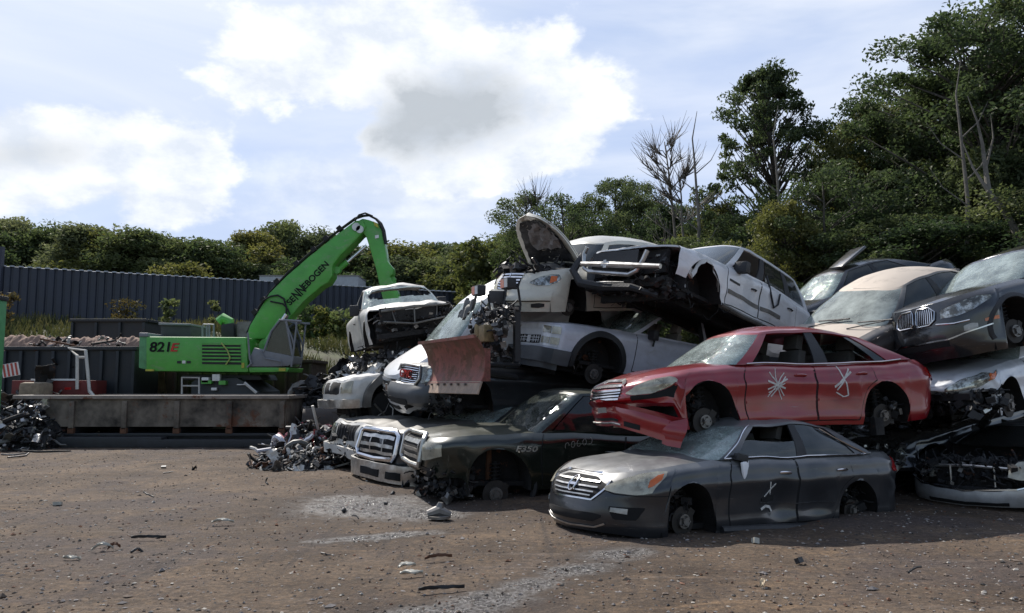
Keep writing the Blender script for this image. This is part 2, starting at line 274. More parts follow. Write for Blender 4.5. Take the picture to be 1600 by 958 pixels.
# ------------------------------------------------------------------ vehicle builder
# local frame: x runs back from the nose, near (driver) side is y<0, z up from the ground
class Car:
    def __init__(s, **P):
        s.P = P; s.L = P['L']; s.W = P['W']; s.zb = pl(P['zb']); s.zt = sm(P['zt']); s.nose = sm(P['nose']); s.tail = sm(P.get('tail', [(0, .05), (.5, 0), (1, .12)]))
        s.wid = sm(P['wid']); s.lcf = P.get('lcf', .6); s.lcr = P.get('lcr', .45); s.mf = P.get('mf', 2.7); s.mr = P.get('mr', 3.5); s.taper = sm(P.get('taper', [(0, .97), (1, 1), (s.L-1, 1), (s.L, .96)]))
        s.arch = P.get('arch', []); s.warps = P.get('warps', []); s.root = None
        ps = np.linspace(0, 3, 601); pts = [s.S(p, .5, -1) for p in ps]
        d = [0]+[math.hypot(b.x-a.x, b.y-a.y) for a, b in zip(pts, pts[1:])]; s.tp = ps; s.ts = np.cumsum(d); s.tx = np.array([q.x for q in pts]); s.ty = np.array([abs(q.y) for q in pts])
    def S(s, p, v, sd):
        x0 = s.nose(v); x1 = s.L-s.tail(v); W = s.W*s.wid(v)
        if p < 1:
            a = max(p, 0)*math.pi/2; x = x0+s.lcf*(1-max(math.cos(a), 0)**(2/2.)); y = W*math.sin(a)**(2/s.mf)
        elif p <= 2: x = x0+s.lcf+(x1-s.lcr-x0-s.lcf)*(p-1); y = W
        else:
            a = max(3-p, 0)*math.pi/2; x = x1-s.lcr*(1-max(math.cos(a), 0)**(2/2.)); y = W*math.sin(a)**(2/s.mr)
        y *= s.taper(x); z0, z1 = s.zb(x), s.zt(x)
        return Vector((x, sd*y, z0+(z1-z0)*v))
    def nrm(s, p, v, sd):
        e = .01; p = min(max(p, .011), 2.989); v = min(max(v, .011), .989)
        a = s.S(p+e, v, sd)-s.S(p-e, v, sd); b = s.S(p, v+e, sd)-s.S(p, v-e, sd); n = a.cross(b).normalized()
        c = s.S(p, v, sd)-Vector((s.L*.5, 0, .6)); c.x *= .4
        return n if n.dot(c) > 0 else -n
    def sx(s, x): return float(np.interp(x, s.tx, s.ts))
    def sy(s, y): i = len(s.ty)//2; return float(np.interp(y, s.ty[:200], s.ts[:200]))
    def pt(s, S_, z, sd=-1, off=0.):
        sg = sd
        if S_ < 0: S_ = -S_; sg = -sd
        p = float(np.interp(S_, s.ts, s.tp)); x = float(np.interp(S_, s.ts, s.tx)); z0, z1 = s.zb(x), s.zt(x); v = (z-z0)/(z1-z0); v = min(max(v, -.15), 1.02)
        q = s.S(p, v, sg)
        return q+s.nrm(p, v, sg)*off if off else q
    def warp(s, q):
        k = Vector((s.L*3.7, s.W*9, 0)); q = q+noise.noise_vector(q*1.5+k)*.014+noise.noise_vector(q*4.3+k)*.005
        for f in s.warps: q = f(q)
        return q
    def bld(s, mb, name, m, parent=None, **k): return mb.build(name, m, parent or s.root, warp=s.warp, **k)
    def patch(s, name, lo, hi, m, off=.004, th=.012, n=14, mrows=6, sd=-1, parent=None, mb=None, build=True, mi=None):
        """solid panel between two boundary polylines given as (arc position, height)"""
        a = max(lo[0][0], hi[0][0]); b = min(lo[-1][0], hi[-1][0]); fl, fh = pl(lo), pl(hi); P = []; Q = []
        mb = mb or MB()
        for i in range(n+1):
            t = a+(b-a)*i/n; l, h = fl(t), fh(t); r1 = []; r2 = []
            for j in range(mrows+1):
                z = l+(h-l)*j/mrows; r1.append(s.pt(t, z, sd, off)); r2.append(s.pt(t, z, sd, off-th))
            P.append(r1); Q.append(r2)
        mb.slab(P, Q, mi)
        if build and name == 'headlight' and m in (M_['clear_lens'], M_['haze_lens']):
            o = s.bld(mb, name, G_['lens'] if m == M_['clear_lens'] else G_['hlens'], parent); r = MB(); r.slab([[s.pt(a+(b-a)*i/n, fl(a+(b-a)*i/n)+(fh(a+(b-a)*i/n)-fl(a+(b-a)*i/n))*j/mrows, sd, max(off-th, 0)+.002-.0) for j in range(mrows+1)] for i in range(n+1)], [[s.pt(a+(b-a)*i/n, fl(a+(b-a)*i/n)+(fh(a+(b-a)*i/n)-fl(a+(b-a)*i/n))*j/mrows, sd, max(off-th, 0)-.004) for j in range(mrows+1)] for i in range(n+1)])
            s.bld(r, 'lamp_reflector', M_['reflector'], o); return o
        return s.bld(mb, name, m, parent) if build else mb
    def stroke(s, mb, pts, w_, off=.006, sd=-1, mi=None, seg=.05, closed=False):
        """thin ribbon lying on the body surface along (arc, height) points"""
        pts = list(pts)+([pts[0]] if closed else [])
        for (a, z0), (b, z1) in zip(pts, pts[1:]):
            L = math.hypot(b-a, z1-z0); n = max(1, int(L/seg)); dx, dz = (b-a)/L, (z1-z0)/L; P = []; Q = []
            for i in range(n+1):
                t = i/n; A = a+(b-a)*t; Z = z0+(z1-z0)*t
                P.append([s.pt(A-dz*w_/2, Z+dx*w_/2, sd, off), s.pt(A+dz*w_/2, Z-dx*w_/2, sd, off)])
                Q.append([s.pt(A-dz*w_/2, Z+dx*w_/2, sd, off-.006), s.pt(A+dz*w_/2, Z-dx*w_/2, sd, off-.006)])
            mb.slab(P, Q, mi)
        return mb
    # -------- body shell
    def shell(s, paint, vtop=1., skipfront=0., vmaxfront=1., liner=True, hood=True, trunk=True, cowl=None, hood_m=None, name='body'):
        mb = MB(); rows = 20
        cols = list(np.linspace(skipfront, 1, 22)); xs0 = s.S(1, .5, -1).x; xs1 = s.S(2, .5, -1).x; X = []
        x = xs0+.05
        while x < xs1: X.append((x, None)); x += .06
        for (xc, zc, r, *_) in s.arch:
            X = [q for q in X if abs(q[0]-xc) > r+.02]
            X += [(xc-r-.004, None), (xc+r+.004, None)]+[(xc+r*math.cos(f), zc+r*math.sin(f)*_[0] if _ else zc+r*math.sin(f)) for f in np.linspace(math.pi, 0, 17)]
        X.sort(key=lambda q: q[0])
        cl = [(p, None) for p in cols]+[((x-xs0)/(xs1-xs0)+1, za) for x, za in X if xs0 < x < xs1]+[(p, None) for p in np.linspace(2, 3, 14)]
        for sd in (-1, 1):
            P = []
            for p, za in cl:
                q = s.S(p, .5, sd); z0, z1 = s.zb(q.x), s.zt(q.x); v0 = 0 if za is None else max(0, (za-z0)/(z1-z0))
                row = []
                for j in range(rows+1):
                    t = j/rows; t = t**.85; v = v0+(vtop-v0)*t
                    pt_ = s.S(p, v, sd)
                    if j == rows: pt_ = s.S(p, v, sd)
                    row.append(pt_)
                P.append(row)
            mb.grid(P, 0)
            # wheel wells
            for (xc, zc, r, *k) in s.arch:
                sc = k[0] if k else 1; A = []
                for f in np.linspace(0, math.pi, 15):
                    xx = xc+r*math.cos(f); za = zc+r*math.sin(f)*sc; q = s.pt(s.sx(xx), za, sd); A.append([q, Vector((xx, q.y-sd*.03, za)), Vector((xx, sd*(s.W-.42), za))])
                lo = s.zb(xc); a0 = A[0]; a1 = A[-1]
                A = [[Vector((q.x, q.y, lo)) for q in a0]]+A+[[Vector((q.x, q.y, lo)) for q in a1]]
                mb.grid(A, 1)
                mb.add([q[2] for q in A], [tuple(range(len(A)))], 1)
                lip = MB(); 
            if liner:
                a = s.arch[0][0]+s.arch[0][2]+.05 if s.arch else 1.3; b = s.arch[-1][0]-s.arch[-1][2]-.05 if len(s.arch) > 1 else s.L-1
                P = []
                for i in range(12):
                    x = a+(b-a)*i/11; S_ = s.sx(x); P.append([s.pt(S_, s.zb(x)+.03+(s.zt(x)-.03-s.zb(x)-.03)*j/3, sd, -.05) for j in range(4)])
                mb.grid(P, 1)
        # floor pan, bulkheads
        W = s.W*.9; z = s.zb(s.L/2)+.05
        mb.box((s.L/2+.1, 0, z), (s.L-1.2, W*1.7, .06), mi=1)
        for (xc, zc, r, *k) in s.arch: 
            mb.box((xc, 0, zc+.12), (r*2.2, (s.W-.42)*2, .5), mi=1)
        c = cowl or s.P.get('cowl', 1.5)
        if s.P.get('bulk', True): mb.box((c-.05, 0, (z+s.zt(c))/2), (.05, W*1.86, s.zt(c)-z-.05), mi=1)
        # crash bar & radiator support behind the nose
        o = s.bld(mb, name, [paint, M_['under']], sharp=28)
        tub = MB(); x0 = s.lcf+.1
        tub.box(((x0+c)/2, 0, s.zb(1)+.28), (c-x0, s.W*1.1, .35)); tub.box((x0*.9, 0, .45), (.08, s.W*1.35, .42))
        s.bld(tub, 'engine_block', M_['under'])
        return o
    def deck(s, name, x0, x1, paint, crown=.05, ins=0., inner=0., vt=1., open_=None, n=18, m=14, parent=None, off=.0, flat=False, th=.02, ridge=0., label=None, wf=1.):
        """bonnet or boot lid: ruled between the two top edges of the shell"""
        P = []; Q = []
        x0 = max(x0, s.nose(vt)+.0005)
        for i in range(n+1):
            t = i/n; 
            if x0 < s.nose(vt)+s.lcf*.9: t = t**1.6
            x = x0+(x1-x0)*t
            ps = None
            # half width at x on the v=vt loop
            lo_, hi_ = (0, 1.5) if x < s.L/2 else (3, 1.5)
            for _ in range(30):
                md = (lo_+hi_)/2
                if x < s.L/2:
                    if s.S(md, vt, 1).x < x: lo_ = md
                    else: hi_ = md
                else:
                    if s.S(md, vt, 1).x > x: lo_ = md
                    else: hi_ = md
            y = max(s.S((lo_+hi_)/2, vt, 1).y*wf-ins, .002); z = s.zt(x); k = min(1, (x-s.nose(vt))/.5) if x < s.L/2 else min(1, (s.L-s.tail(vt)-x)/.3); k = max(0, k)**.6
            r1 = []
            for j in range(m+1):
                u = -1+2*j/m; u = math.copysign(abs(u)**.8, u); cz = crown*k*(1-abs(u)**2.6)+ridge*k*math.exp(-((abs(u)-.55)/.09)**2)
                r1.append(Vector((x, u*y, z+cz+off)))
            P.append(r1); Q.append([q-Vector((0, 0, th)) for q in r1])
        mb = MB(); mb.slab(P, Q)
        if open_:
            hx, hz, ang = open_; Mx = Matrix.Rotation(ang, 3, 'Y'); pv = Vector((hx, 0, hz)); mb.v = [tuple(pv+Mx @ (Vector(v)-pv)) for v in mb.v]
        return s.bld(mb, name, paint, parent, sharp=40, label=label)
    def lip(s, xc, zc, r, m, w_=.04, off=.012, sd=-1, sc=1., parent=None, name='wheel_arch_trim'):
        mb = MB(); P = []; Q = []
        for f in np.linspace(-.25 if sc else 0, math.pi+.25, 24):
            def g(rr): 
                x = xc+rr*math.cos(f); z = zc+rr*math.sin(f)*sc; z = max(z, s.zb(x)); return s.sx(x), z
            P.append([s.pt(*g(r-.012), sd, off*.3), s.pt(*g(r-.005), sd, off), s.pt(*g(r+w_), sd, off*.8), s.pt(*g(r+w_+.012), sd, 0)])
            Q.append([s.pt(*g(r-.008), sd, -.03), s.pt(*g(r), sd, -.02), s.pt(*g(r+w_), sd, -.02), s.pt(*g(r+w_+.006), sd, -.02)])
        mb.slab(P, Q); return s.bld(mb, name, m, parent, sharp=50)
    # -------- greenhouse
    def gh(s, **g):
        s.g = g; s.gzr = sm(g['zr']); s.bulge = g.get('bulge', .03); s.gm = g.get('m', 4.)
    def Gp(s, p, v, sd=-1):
        g = s.g
        def loop(x0, x1, lf, lr, W):
            if p < 1: a = max(p, 0)*math.pi/2; return x0+lf*(1-math.cos(a)), W*math.sin(a)**(2/s.gm)
            if p <= 2: return x0+lf+(x1-lr-x0-lf)*(p-1), W
            a = max(3-p, 0)*math.pi/2; return x1-lr*(1-math.cos(a)), W*math.sin(a)**(2/s.gm)
        xa, ya = loop(g['xb0'], g['xb1'], g.get('lf', .35), g.get('lr', .25), g['wb']); xb, yb = loop(g['xr0'], g['xr1'], g.get('lfr', .18), g.get('lrr', .15), g['wr'])
        za = g['zbase'](xa) if 'zbase' in g else s.zt(xa); zb_ = s.gzr(xb)-.05*abs(yb/g['wr'])**3
        # curved section
        vz = v; yy = ya+(yb-ya)*max(v, 0)**1.25 if g.get('curv', True) else ya+(yb-ya)*v
        return Vector((xa+(xb-xa)*v, sd*(yy+s.bulge*math.sin(math.pi*v)*.4*(1 if p > .9 else abs(ya)/g['wb'])), za+(zb_-za)*vz))
    def gn(s, p, v, sd):
        e = .02; p = min(max(p, .021), 2.979); v = min(max(v, .021), .979); a = s.Gp(p+e, v, sd)-s.Gp(p-e, v, sd); b = s.Gp(p, v+e, sd)-s.Gp(p, v-e, sd); n = a.cross(b).normalized()
        c = s.Gp(p, v, sd)-Vector(((s.g['xb0']+s.g['xb1'])/2, 0, s.zt(s.g['xb0']))); c.x *= .6
        return n if n.dot(c) > 0 else -n
    def gpatch(s, mb, lo, hi, off=0., th=.025, sd=-1, n=10, m=8, mi=None, both=False):
        a = max(lo[0][0], hi[0][0]); b = min(lo[-1][0], hi[-1][0]); fl, fh = pl(lo), pl(hi)
        for sg in ((-1, 1) if both else (sd,)):
            P = []; Q = []
            for i in range(n+1):
                t = a+(b-a)*i/n; l, h = fl(t), fh(t); r1 = []; r2 = []
                for j in range(m+1):
                    v = l+(h-l)*j/m; sg2 = sg; tt = t
                    if t < 0: tt = -t; sg2 = -sg
                    q = s.Gp(tt, v, sg2); nn = s.gn(tt, v, sg2); r1.append(q+nn*off); r2.append(q+nn*(off-th))
                P.append(r1); Q.append(r2)
            mb.slab(P, Q, mi)
        return mb
    def roof(s, paint, crown=.05, name='roof'):
        P = []; Q = []; ps = list(np.linspace(0, 1, 9))+list(np.linspace(1, 2, 12))[1:]+list(np.linspace(2, 3, 7))[1:]
        for p in ps:
            q = s.Gp(p, 1, 1); r = []
            k = min(1, (q.x-s.g['xr0'])/.4, (s.g['xr1']-q.x)/.4); k = max(0, k)**.5
            for j in range(13):
                u = -1+j/6; r.append(Vector((q.x, u*q.y, q.z+crown*k*(1-abs(u)**2.2)+.05*(1-abs(u)**3)*0+(s.gzr(q.x)-.05*abs(q.y/s.g['wr'])**3-q.z)+.05*(abs(q.y/s.g['wr'])**3-abs(u*q.y/s.g['wr'])**3))))
            P.append(r); Q.append([a-Vector((0, 0, .03)) for a in r])
        mb = MB(); mb.slab(P, Q); return s.bld(mb, name, paint, sharp=40)
    def pillars(s, paint, B=(1.45,), bw=.035, A=(.88, 1.05), Cc=(1.86, 2.12), hv=.93, front_rail=True, name='pillars', trimm=None):
        mb = MB()
        for sd in (-1, 1):
            s.gpatch(mb, [(A[0], 0), (A[1], 0)], [(A[0], 1), (A[1], 1)], off=.003, sd=sd, n=6)
            s.gpatch(mb, [(Cc[0][0] if isinstance(Cc[0], tuple) else Cc[0], 0), (Cc[1], 0)], [(Cc[0], 1), (Cc[1], 1)], off=.003, sd=sd, n=8)
            s.gpatch(mb, [(A[0], hv), (Cc[1], hv)], [(A[0], 1), (Cc[1], 1)], off=.005, sd=sd, n=20, m=2)
            s.gpatch(mb, [(A[0], -.01), (Cc[1], -.01)], [(A[0], .04), (Cc[1], .04)], off=.005, sd=sd, n=20, m=2)
            for b in B: s.gpatch(mb, [(b-bw, 0), (b+bw, 0)], [(b-bw, 1), (b+bw, 1)], off=-.002, sd=sd, n=2, mi=1)
        s.gpatch(mb, [(-A[0], .94), (A[0], .94)], [(-A[0], 1), (A[0], 1)], n=14, m=2)
        for sd in (-1, 1): s.gpatch(mb, [(Cc[1], .92), (3, .92)], [(Cc[1], 1), (3, 1)], sd=sd, n=8, m=2); s.gpatch(mb, [(Cc[1], -.01), (3, -.01)], [(Cc[1], .05), (3, .05)], sd=sd, n=8, m=2)
        return s.bld(mb, name, [paint, trimm or M_['dark']], sharp=30)
    def windshield(s, m, e=.89, name='windshield', lo=0.0, hi=.945):
        mb = MB(); s.gpatch(mb, [(-e, lo), (e, lo)], [(-e, hi), (e, hi)], off=.0, th=.008, n=24, m=8); return s.bld(mb, name, m, sharp=60)
    def window(s, p0, p1, m, v0=.035, v1=.93, sd=-1, shape=None, name='side_window'):
        mb = MB(); lo, hi = shape if shape else ([(p0, v0), (p1, v0)], [(p0, v1), (p1, v1)]); s.gpatch(mb, lo, hi, off=-.008, th=.006, sd=sd, n=8); return s.bld(mb, name, m, sharp=60)
    def rear_glass(s, m, e=2.14, name='rear_window'):
        mb = MB()
        for sd in (-1, 1): s.gpatch(mb, [(e, .05), (3, .05)], [(e, .92), (3, .92)], off=-.003, th=.008, sd=sd, n=10)
        return s.bld(mb, name, m, sharp=60)
    def seats(s, x, z=.3, m=None, rear=None, head=True, y=.37, lean=.25):
        m = m or M_['seat']
        def one(x, y, wd):
            mb = MB(); mb.box((x, y, z+.18), (.5, wd, .16)); mb.box((x+.3, y, z+.55), (.13, wd*.96, .66), rot=(0, lean, 0), taper=(.8, .8))
            if head:
                for k in ([0] if wd < .8 else [-.35, .35]): mb.box((x+.40, y+k, z+.98), (.1, .26, .19), rot=(0, lean, 0)); mb.box((x+.38, y+k, z+.87), (.02, .14, .1))
            return s.bld(mb, 'seat', m, bevel=.035)
        one(x, -y, .5); one(x, y, .5)
        if rear: one(rear, 0, 1.25)
        mb = MB(); d = x-.75; mb.box((d, 0, z+.5), (.35, s.W*1.5, .24)); s.bld(mb, 'dashboard', M_['dark'], bevel=.04)
        mb = MB(); c = Vector((d+.28, -y, z+.62)); P = [c+Vector((.1*math.sin(t)*.4, .19*math.cos(t), .19*math.sin(t))) for t in np.linspace(0, 2*math.pi, 20)[:-1]]
        mb.tube(P, .016, 6, closed=True); mb.tube([c+Vector((0, -.17, 0)), c, c+Vector((0, .17, 0))], .02, 5); mb.tube([c, c-Vector((.2, 0, .1))], .03, 6); s.bld(mb, 'steering_wheel', M_['dark'])
    def hub(s, x, z=.31, y=None, sd=-1, r=.15, m=None, drop=0., cal=True, tilt=0., name='wheel_hub', n5=5):
        y = y or s.W-.16; mb = MB(); Y = sd*y; c = Vector((x, Y, z))
        def ring(r_, a, b, mi=0): mb.tube([c+Vector((0, sd*a, 0)), c+Vector((0, sd*b, 0))], r_, 22, mi=mi)
        ring(r, -.02, .004); ring(r*.93, -.045, -.03); ring(r*.5, 0, .04, 1); ring(r*.24, .04, .065, 1)
        for k in range(n5): a = k*2*math.pi/n5; q = c+Vector((r*.34*math.cos(a), sd*.04, r*.34*math.sin(a))); mb.tube([q, q+Vector((0, sd*.03, 0))], .009, 6, mi=1)
        mb.tube([c+Vector((0, -sd*.05, 0)), c+Vector((0, -sd*.45, .02))], .045, 8, mi=1)
        if cal: mb.box(c+Vector((r*.7, -sd*.03, r*.45)), (.08, .08, .12), rot=(0, .6, 0), mi=0)
        o = s.bld(mb, name, [M_['rotor'], M_['steel']], sharp=30)
        mb = MB(); mb.tube([c+Vector((.02, -sd*.12, .0)), c+Vector((.03, -sd*.16, .42))], .035, 8, mi=0)
        P = [c+Vector((.03+.075*math.cos(t), -sd*.16+.075*math.sin(t), .15+.26*t/(2*math.pi*5))) for t in np.linspace(0, 2*math.pi*5, 60)]; mb.tube(P, .011, 5)
        mb.tube([c+Vector((0, -sd*.1, -.05)), c+Vector((.25, -sd*.4, -.02))], .03, 6); mb.tube([c+Vector((0, -sd*.1, -.05)), c+Vector((-.2, -sd*.42, -.02))], .025, 6)
        s.bld(mb, 'suspension_strut', M_['under'])
    def mirror(s, S_, z, m, sd=-1, off=.12, size=(.12, .22, .15), rot=0.):
        q = s.pt(S_, z, sd, 0.); n = Vector((0, sd, 0)); mb = MB(); mb.box(q+n*off, size, rot=(0, 0, rot)); mb.box(q+n*off*.4, (.06, off, .04)); return s.bld(mb, 'side_mirror', m, bevel=.03)
    def handle(s, x, z, m, sd=-1, parent=None, wd=.17):
        a = s.sx(x-wd/2); b = s.sx(x+wd/2); mb = MB(); mb.tube([s.pt(a, z, sd, .0), s.pt(a+.02, z+.003, sd, .03), s.pt((a+b)/2, z+.006, sd, .038), s.pt(b-.02, z+.003, sd, .03), s.pt(b, z, sd, .0)], .015, 6); return s.bld(mb, 'door_handle', m, parent)
    def door(s, x0, x1, paint, zlo=None, top=None, arch=None, sd=-1, hx=None, hz=None, hm=None, name='door', rel=.06, off=.005, label=None, gw=.016):
        """door skin with a dark gap round it; arch=(xc,zc,r) lets the rear edge follow a wheel arch"""
        top = top or (lambda x: s.zt(x)*1-.012); fl = (lambda x: s.zb(x)+rel) if zlo is None else (lambda x: zlo)
        n = 16; X = np.linspace(x0, x1, n+1); lo = []; hi = []
        for x in X:
            l = fl(x)
            if arch:
                xc, zc, r = arch; d = abs(x-xc)
                if d < r: l = max(l, zc+math.sqrt(r*r-d*d))
            lo.append((s.sx(x), l)); hi.append((s.sx(x), top(x)))
        g = MB(); s.stroke(g, lo, gw, .002, sd); s.stroke(g, [lo[0], hi[0]], gw, .002, sd); s.stroke(g, [lo[-1], hi[-1]], gw, .002, sd)
        k = gw*.4; lo2 = [(a, b+k) for a, b in lo]; hi2 = [(a, b-k*.5) for a, b in hi]; lo2[0] = (lo2[0][0]+k, lo2[0][1]); hi2[0] = (hi2[0][0]+k, hi2[0][1]); lo2[-1] = (lo2[-1][0]-k, lo2[-1][1]); hi2[-1] = (hi2[-1][0]-k, hi2[-1][1])
        d = s.patch(name, lo2, hi2, paint, off=off, th=.012, n=20, mrows=20, sd=sd)
        if label: d['label'] = label
        s.bld(g, 'door_gap', M_['black'], d)  # flat dark ribbon paints the shade of the gap round the door
        if hx: s.handle(hx, hz, hm or paint, sd, d)
        return d
    def place(s, name, label, cat, pose, group='stacked scrap cars'):
        x, y, z, yaw, pi, ro = pose; s.root = thing(name, label, cat, (x, y, z), (R(ro), R(pi), R(yaw)), group); return s.root
def dent(c, r, amp, ax=(0, 1, 0)):
    c = Vector(c); ax = Vector(ax)
    def f(q):
        d = (q-c).length/r
        return q+ax*amp*(1-d*d)**2 if d < 1 else q
    return f
def crumple(c, r, amp, fr=3., seed=0):
    c = Vector(c)
    def f(q):
        d = (q-c).length/r
        if d >= 1: return q
        k = (1-d*d); n = noise.noise_vector(q*fr+Vector((seed*7.3, seed, 0))); n2 = noise.noise_vector(q*fr*2.7+Vector((0, seed*3.1, 5)))
        return q+(n+n2*.4)*amp*k
    return f
def junk(parent, c, d, n, seed=0, mats=None, name='engine_parts', warp=None, size=1., build=True):
    """mechanical clutter: blocks, ribs, hoses, bent brackets"""
    rnd = random.Random(seed); mb = MB(); c = Vector(c)
    for i in range(n):
        p = c+Vector(((rnd.random()-.5)*d[0], (rnd.random()-.5)*d[1], (rnd.random()-.5)*d[2])); k = rnd.random(); mi = rnd.choice([0, 0, 0, 0, 1, 1, 1, 1, 2])
        if k < .35: mb.box(p, (rnd.uniform(.04, .2)*size, rnd.uniform(.04, .22)*size, rnd.uniform(.03, .16)*size), rot=(rnd.uniform(-.5, .5), rnd.uniform(-.5, .5), rnd.uniform(-3, 3)), mi=mi)
        elif k < .75:
            a = [p]; 
            dr = Vector((rnd.gauss(0, 1), rnd.gauss(0, 1), rnd.gauss(0, .6))).normalized()
            for j in range(4): dr = (dr+Vector((rnd.gauss(0, .4), rnd.gauss(0, .4), rnd.gauss(0, .4)))).normalized(); a.append(a[-1]+dr*rnd.uniform(.05, .14)*size)
            mb.tube(a, rnd.uniform(.006, .026)*size, 6, mi=mi)
        elif k < .88:
            u = Vector((rnd.gauss(0, 1), rnd.gauss(0, 1), rnd.gauss(0, 1))).normalized(); mb.tube([p, p+u*rnd.uniform(.03, .12)*size], rnd.uniform(.03, .08)*size, 12, mi=mi)
        else:
            a = Vector((rnd.gauss(0, 1), rnd.gauss(0, 1), rnd.gauss(0, 1))).normalized(); b = a.orthogonal().normalized(); g = []
            l, w_ = rnd.uniform(.1, .3)*size, rnd.uniform(.05, .14)*size
            for ii in range(5): g.append([p+a*(l*ii/4)+b*w_*(jj-1)+a.cross(b)*.05*math.sin(ii*1.7+jj+seed+i) for jj in range(3)])
            mb.slab(g, [[q+a.cross(b)*.006 for q in r] for r in g], mi=mi)
    return mb.build(name, mats or [M_['dark'], M_['under'], M_['steel']], parent, warp=warp, sharp=35) if build else mb
# ------------------------------------------------------------------ the scrap cars
P_GREY = mat('charcoal_paint', (.024, .026, .031), .3, metal=.25, coat=.6, vary=.15, vs=3, dust=(.33, .33, .32), dust_amt=.5, rust=0)  # pale dust on upward faces also paints in the bonnet's glare highlight
P_RED = mat('red_paint', (.25, .003, .009), .28, metal=.1, coat=1, vary=.18, vs=3, dust=DU, dust_amt=.1)
def wheelset(c, hubs, **k):
    for x, z in hubs: c.hub(x, z, **k)
    for x, z in hubs: c.hub(x, z, sd=1, **k)
def emblem(c, S_, z, pts, m, off, name='emblem', r=.008, closed=True, sd=-1):
    mb = MB(); mb.tube([c.pt(S_+a, z+b, sd, off) for a, b in pts], r, 6, closed=closed); return c.bld(mb, name, m)
def bars(c, name, zs, s0, s1, w_, m, off=.01, parent=None):
    mb = MB()
    for z in zs: 
        c.patch(None, [(-s1(z), z-w_/2), (s1(z), z-w_/2)], [(-s1(z), z+w_/2), (s1(z), z+w_/2)], m, off=off, th=.03, n=16, mrows=2, mb=mb, build=False)
    return c.bld(mb, name, m, parent)
def sedan(kind, **o):
    P = dict(L=4.85, W=.905, lcf=.62, lcr=.5, mf=2.6,
        zb=[(0, .17), (.5, .15), (1, .17), (3.7, .19), (4.4, .2), (4.85, .26)],
        zt=[(0, .70), (.15, .745), (.5, .83), (1.0, .90), (1.45, .95), (2.4, .97), (3.6, 1.0), (4.2, 1.04), (4.75, 1.03), (4.85, 1.0)],
        nose=[(0, .06), (.3, .0), (.55, .02), (.85, .08), (1, .2)], tail=[(0, .08), (.4, 0), (.8, .04), (1, .14)],
        wid=[(0, .95), (.15, .985), (.22, .975), (.5, .98), (.71, 1.0), (.755, .982), (.92, .945), (1, .86)],
        arch=[(.96, .34, .365), (3.73, .34, .36)], cowl=1.5)
    P.update(o); return Car(**P)
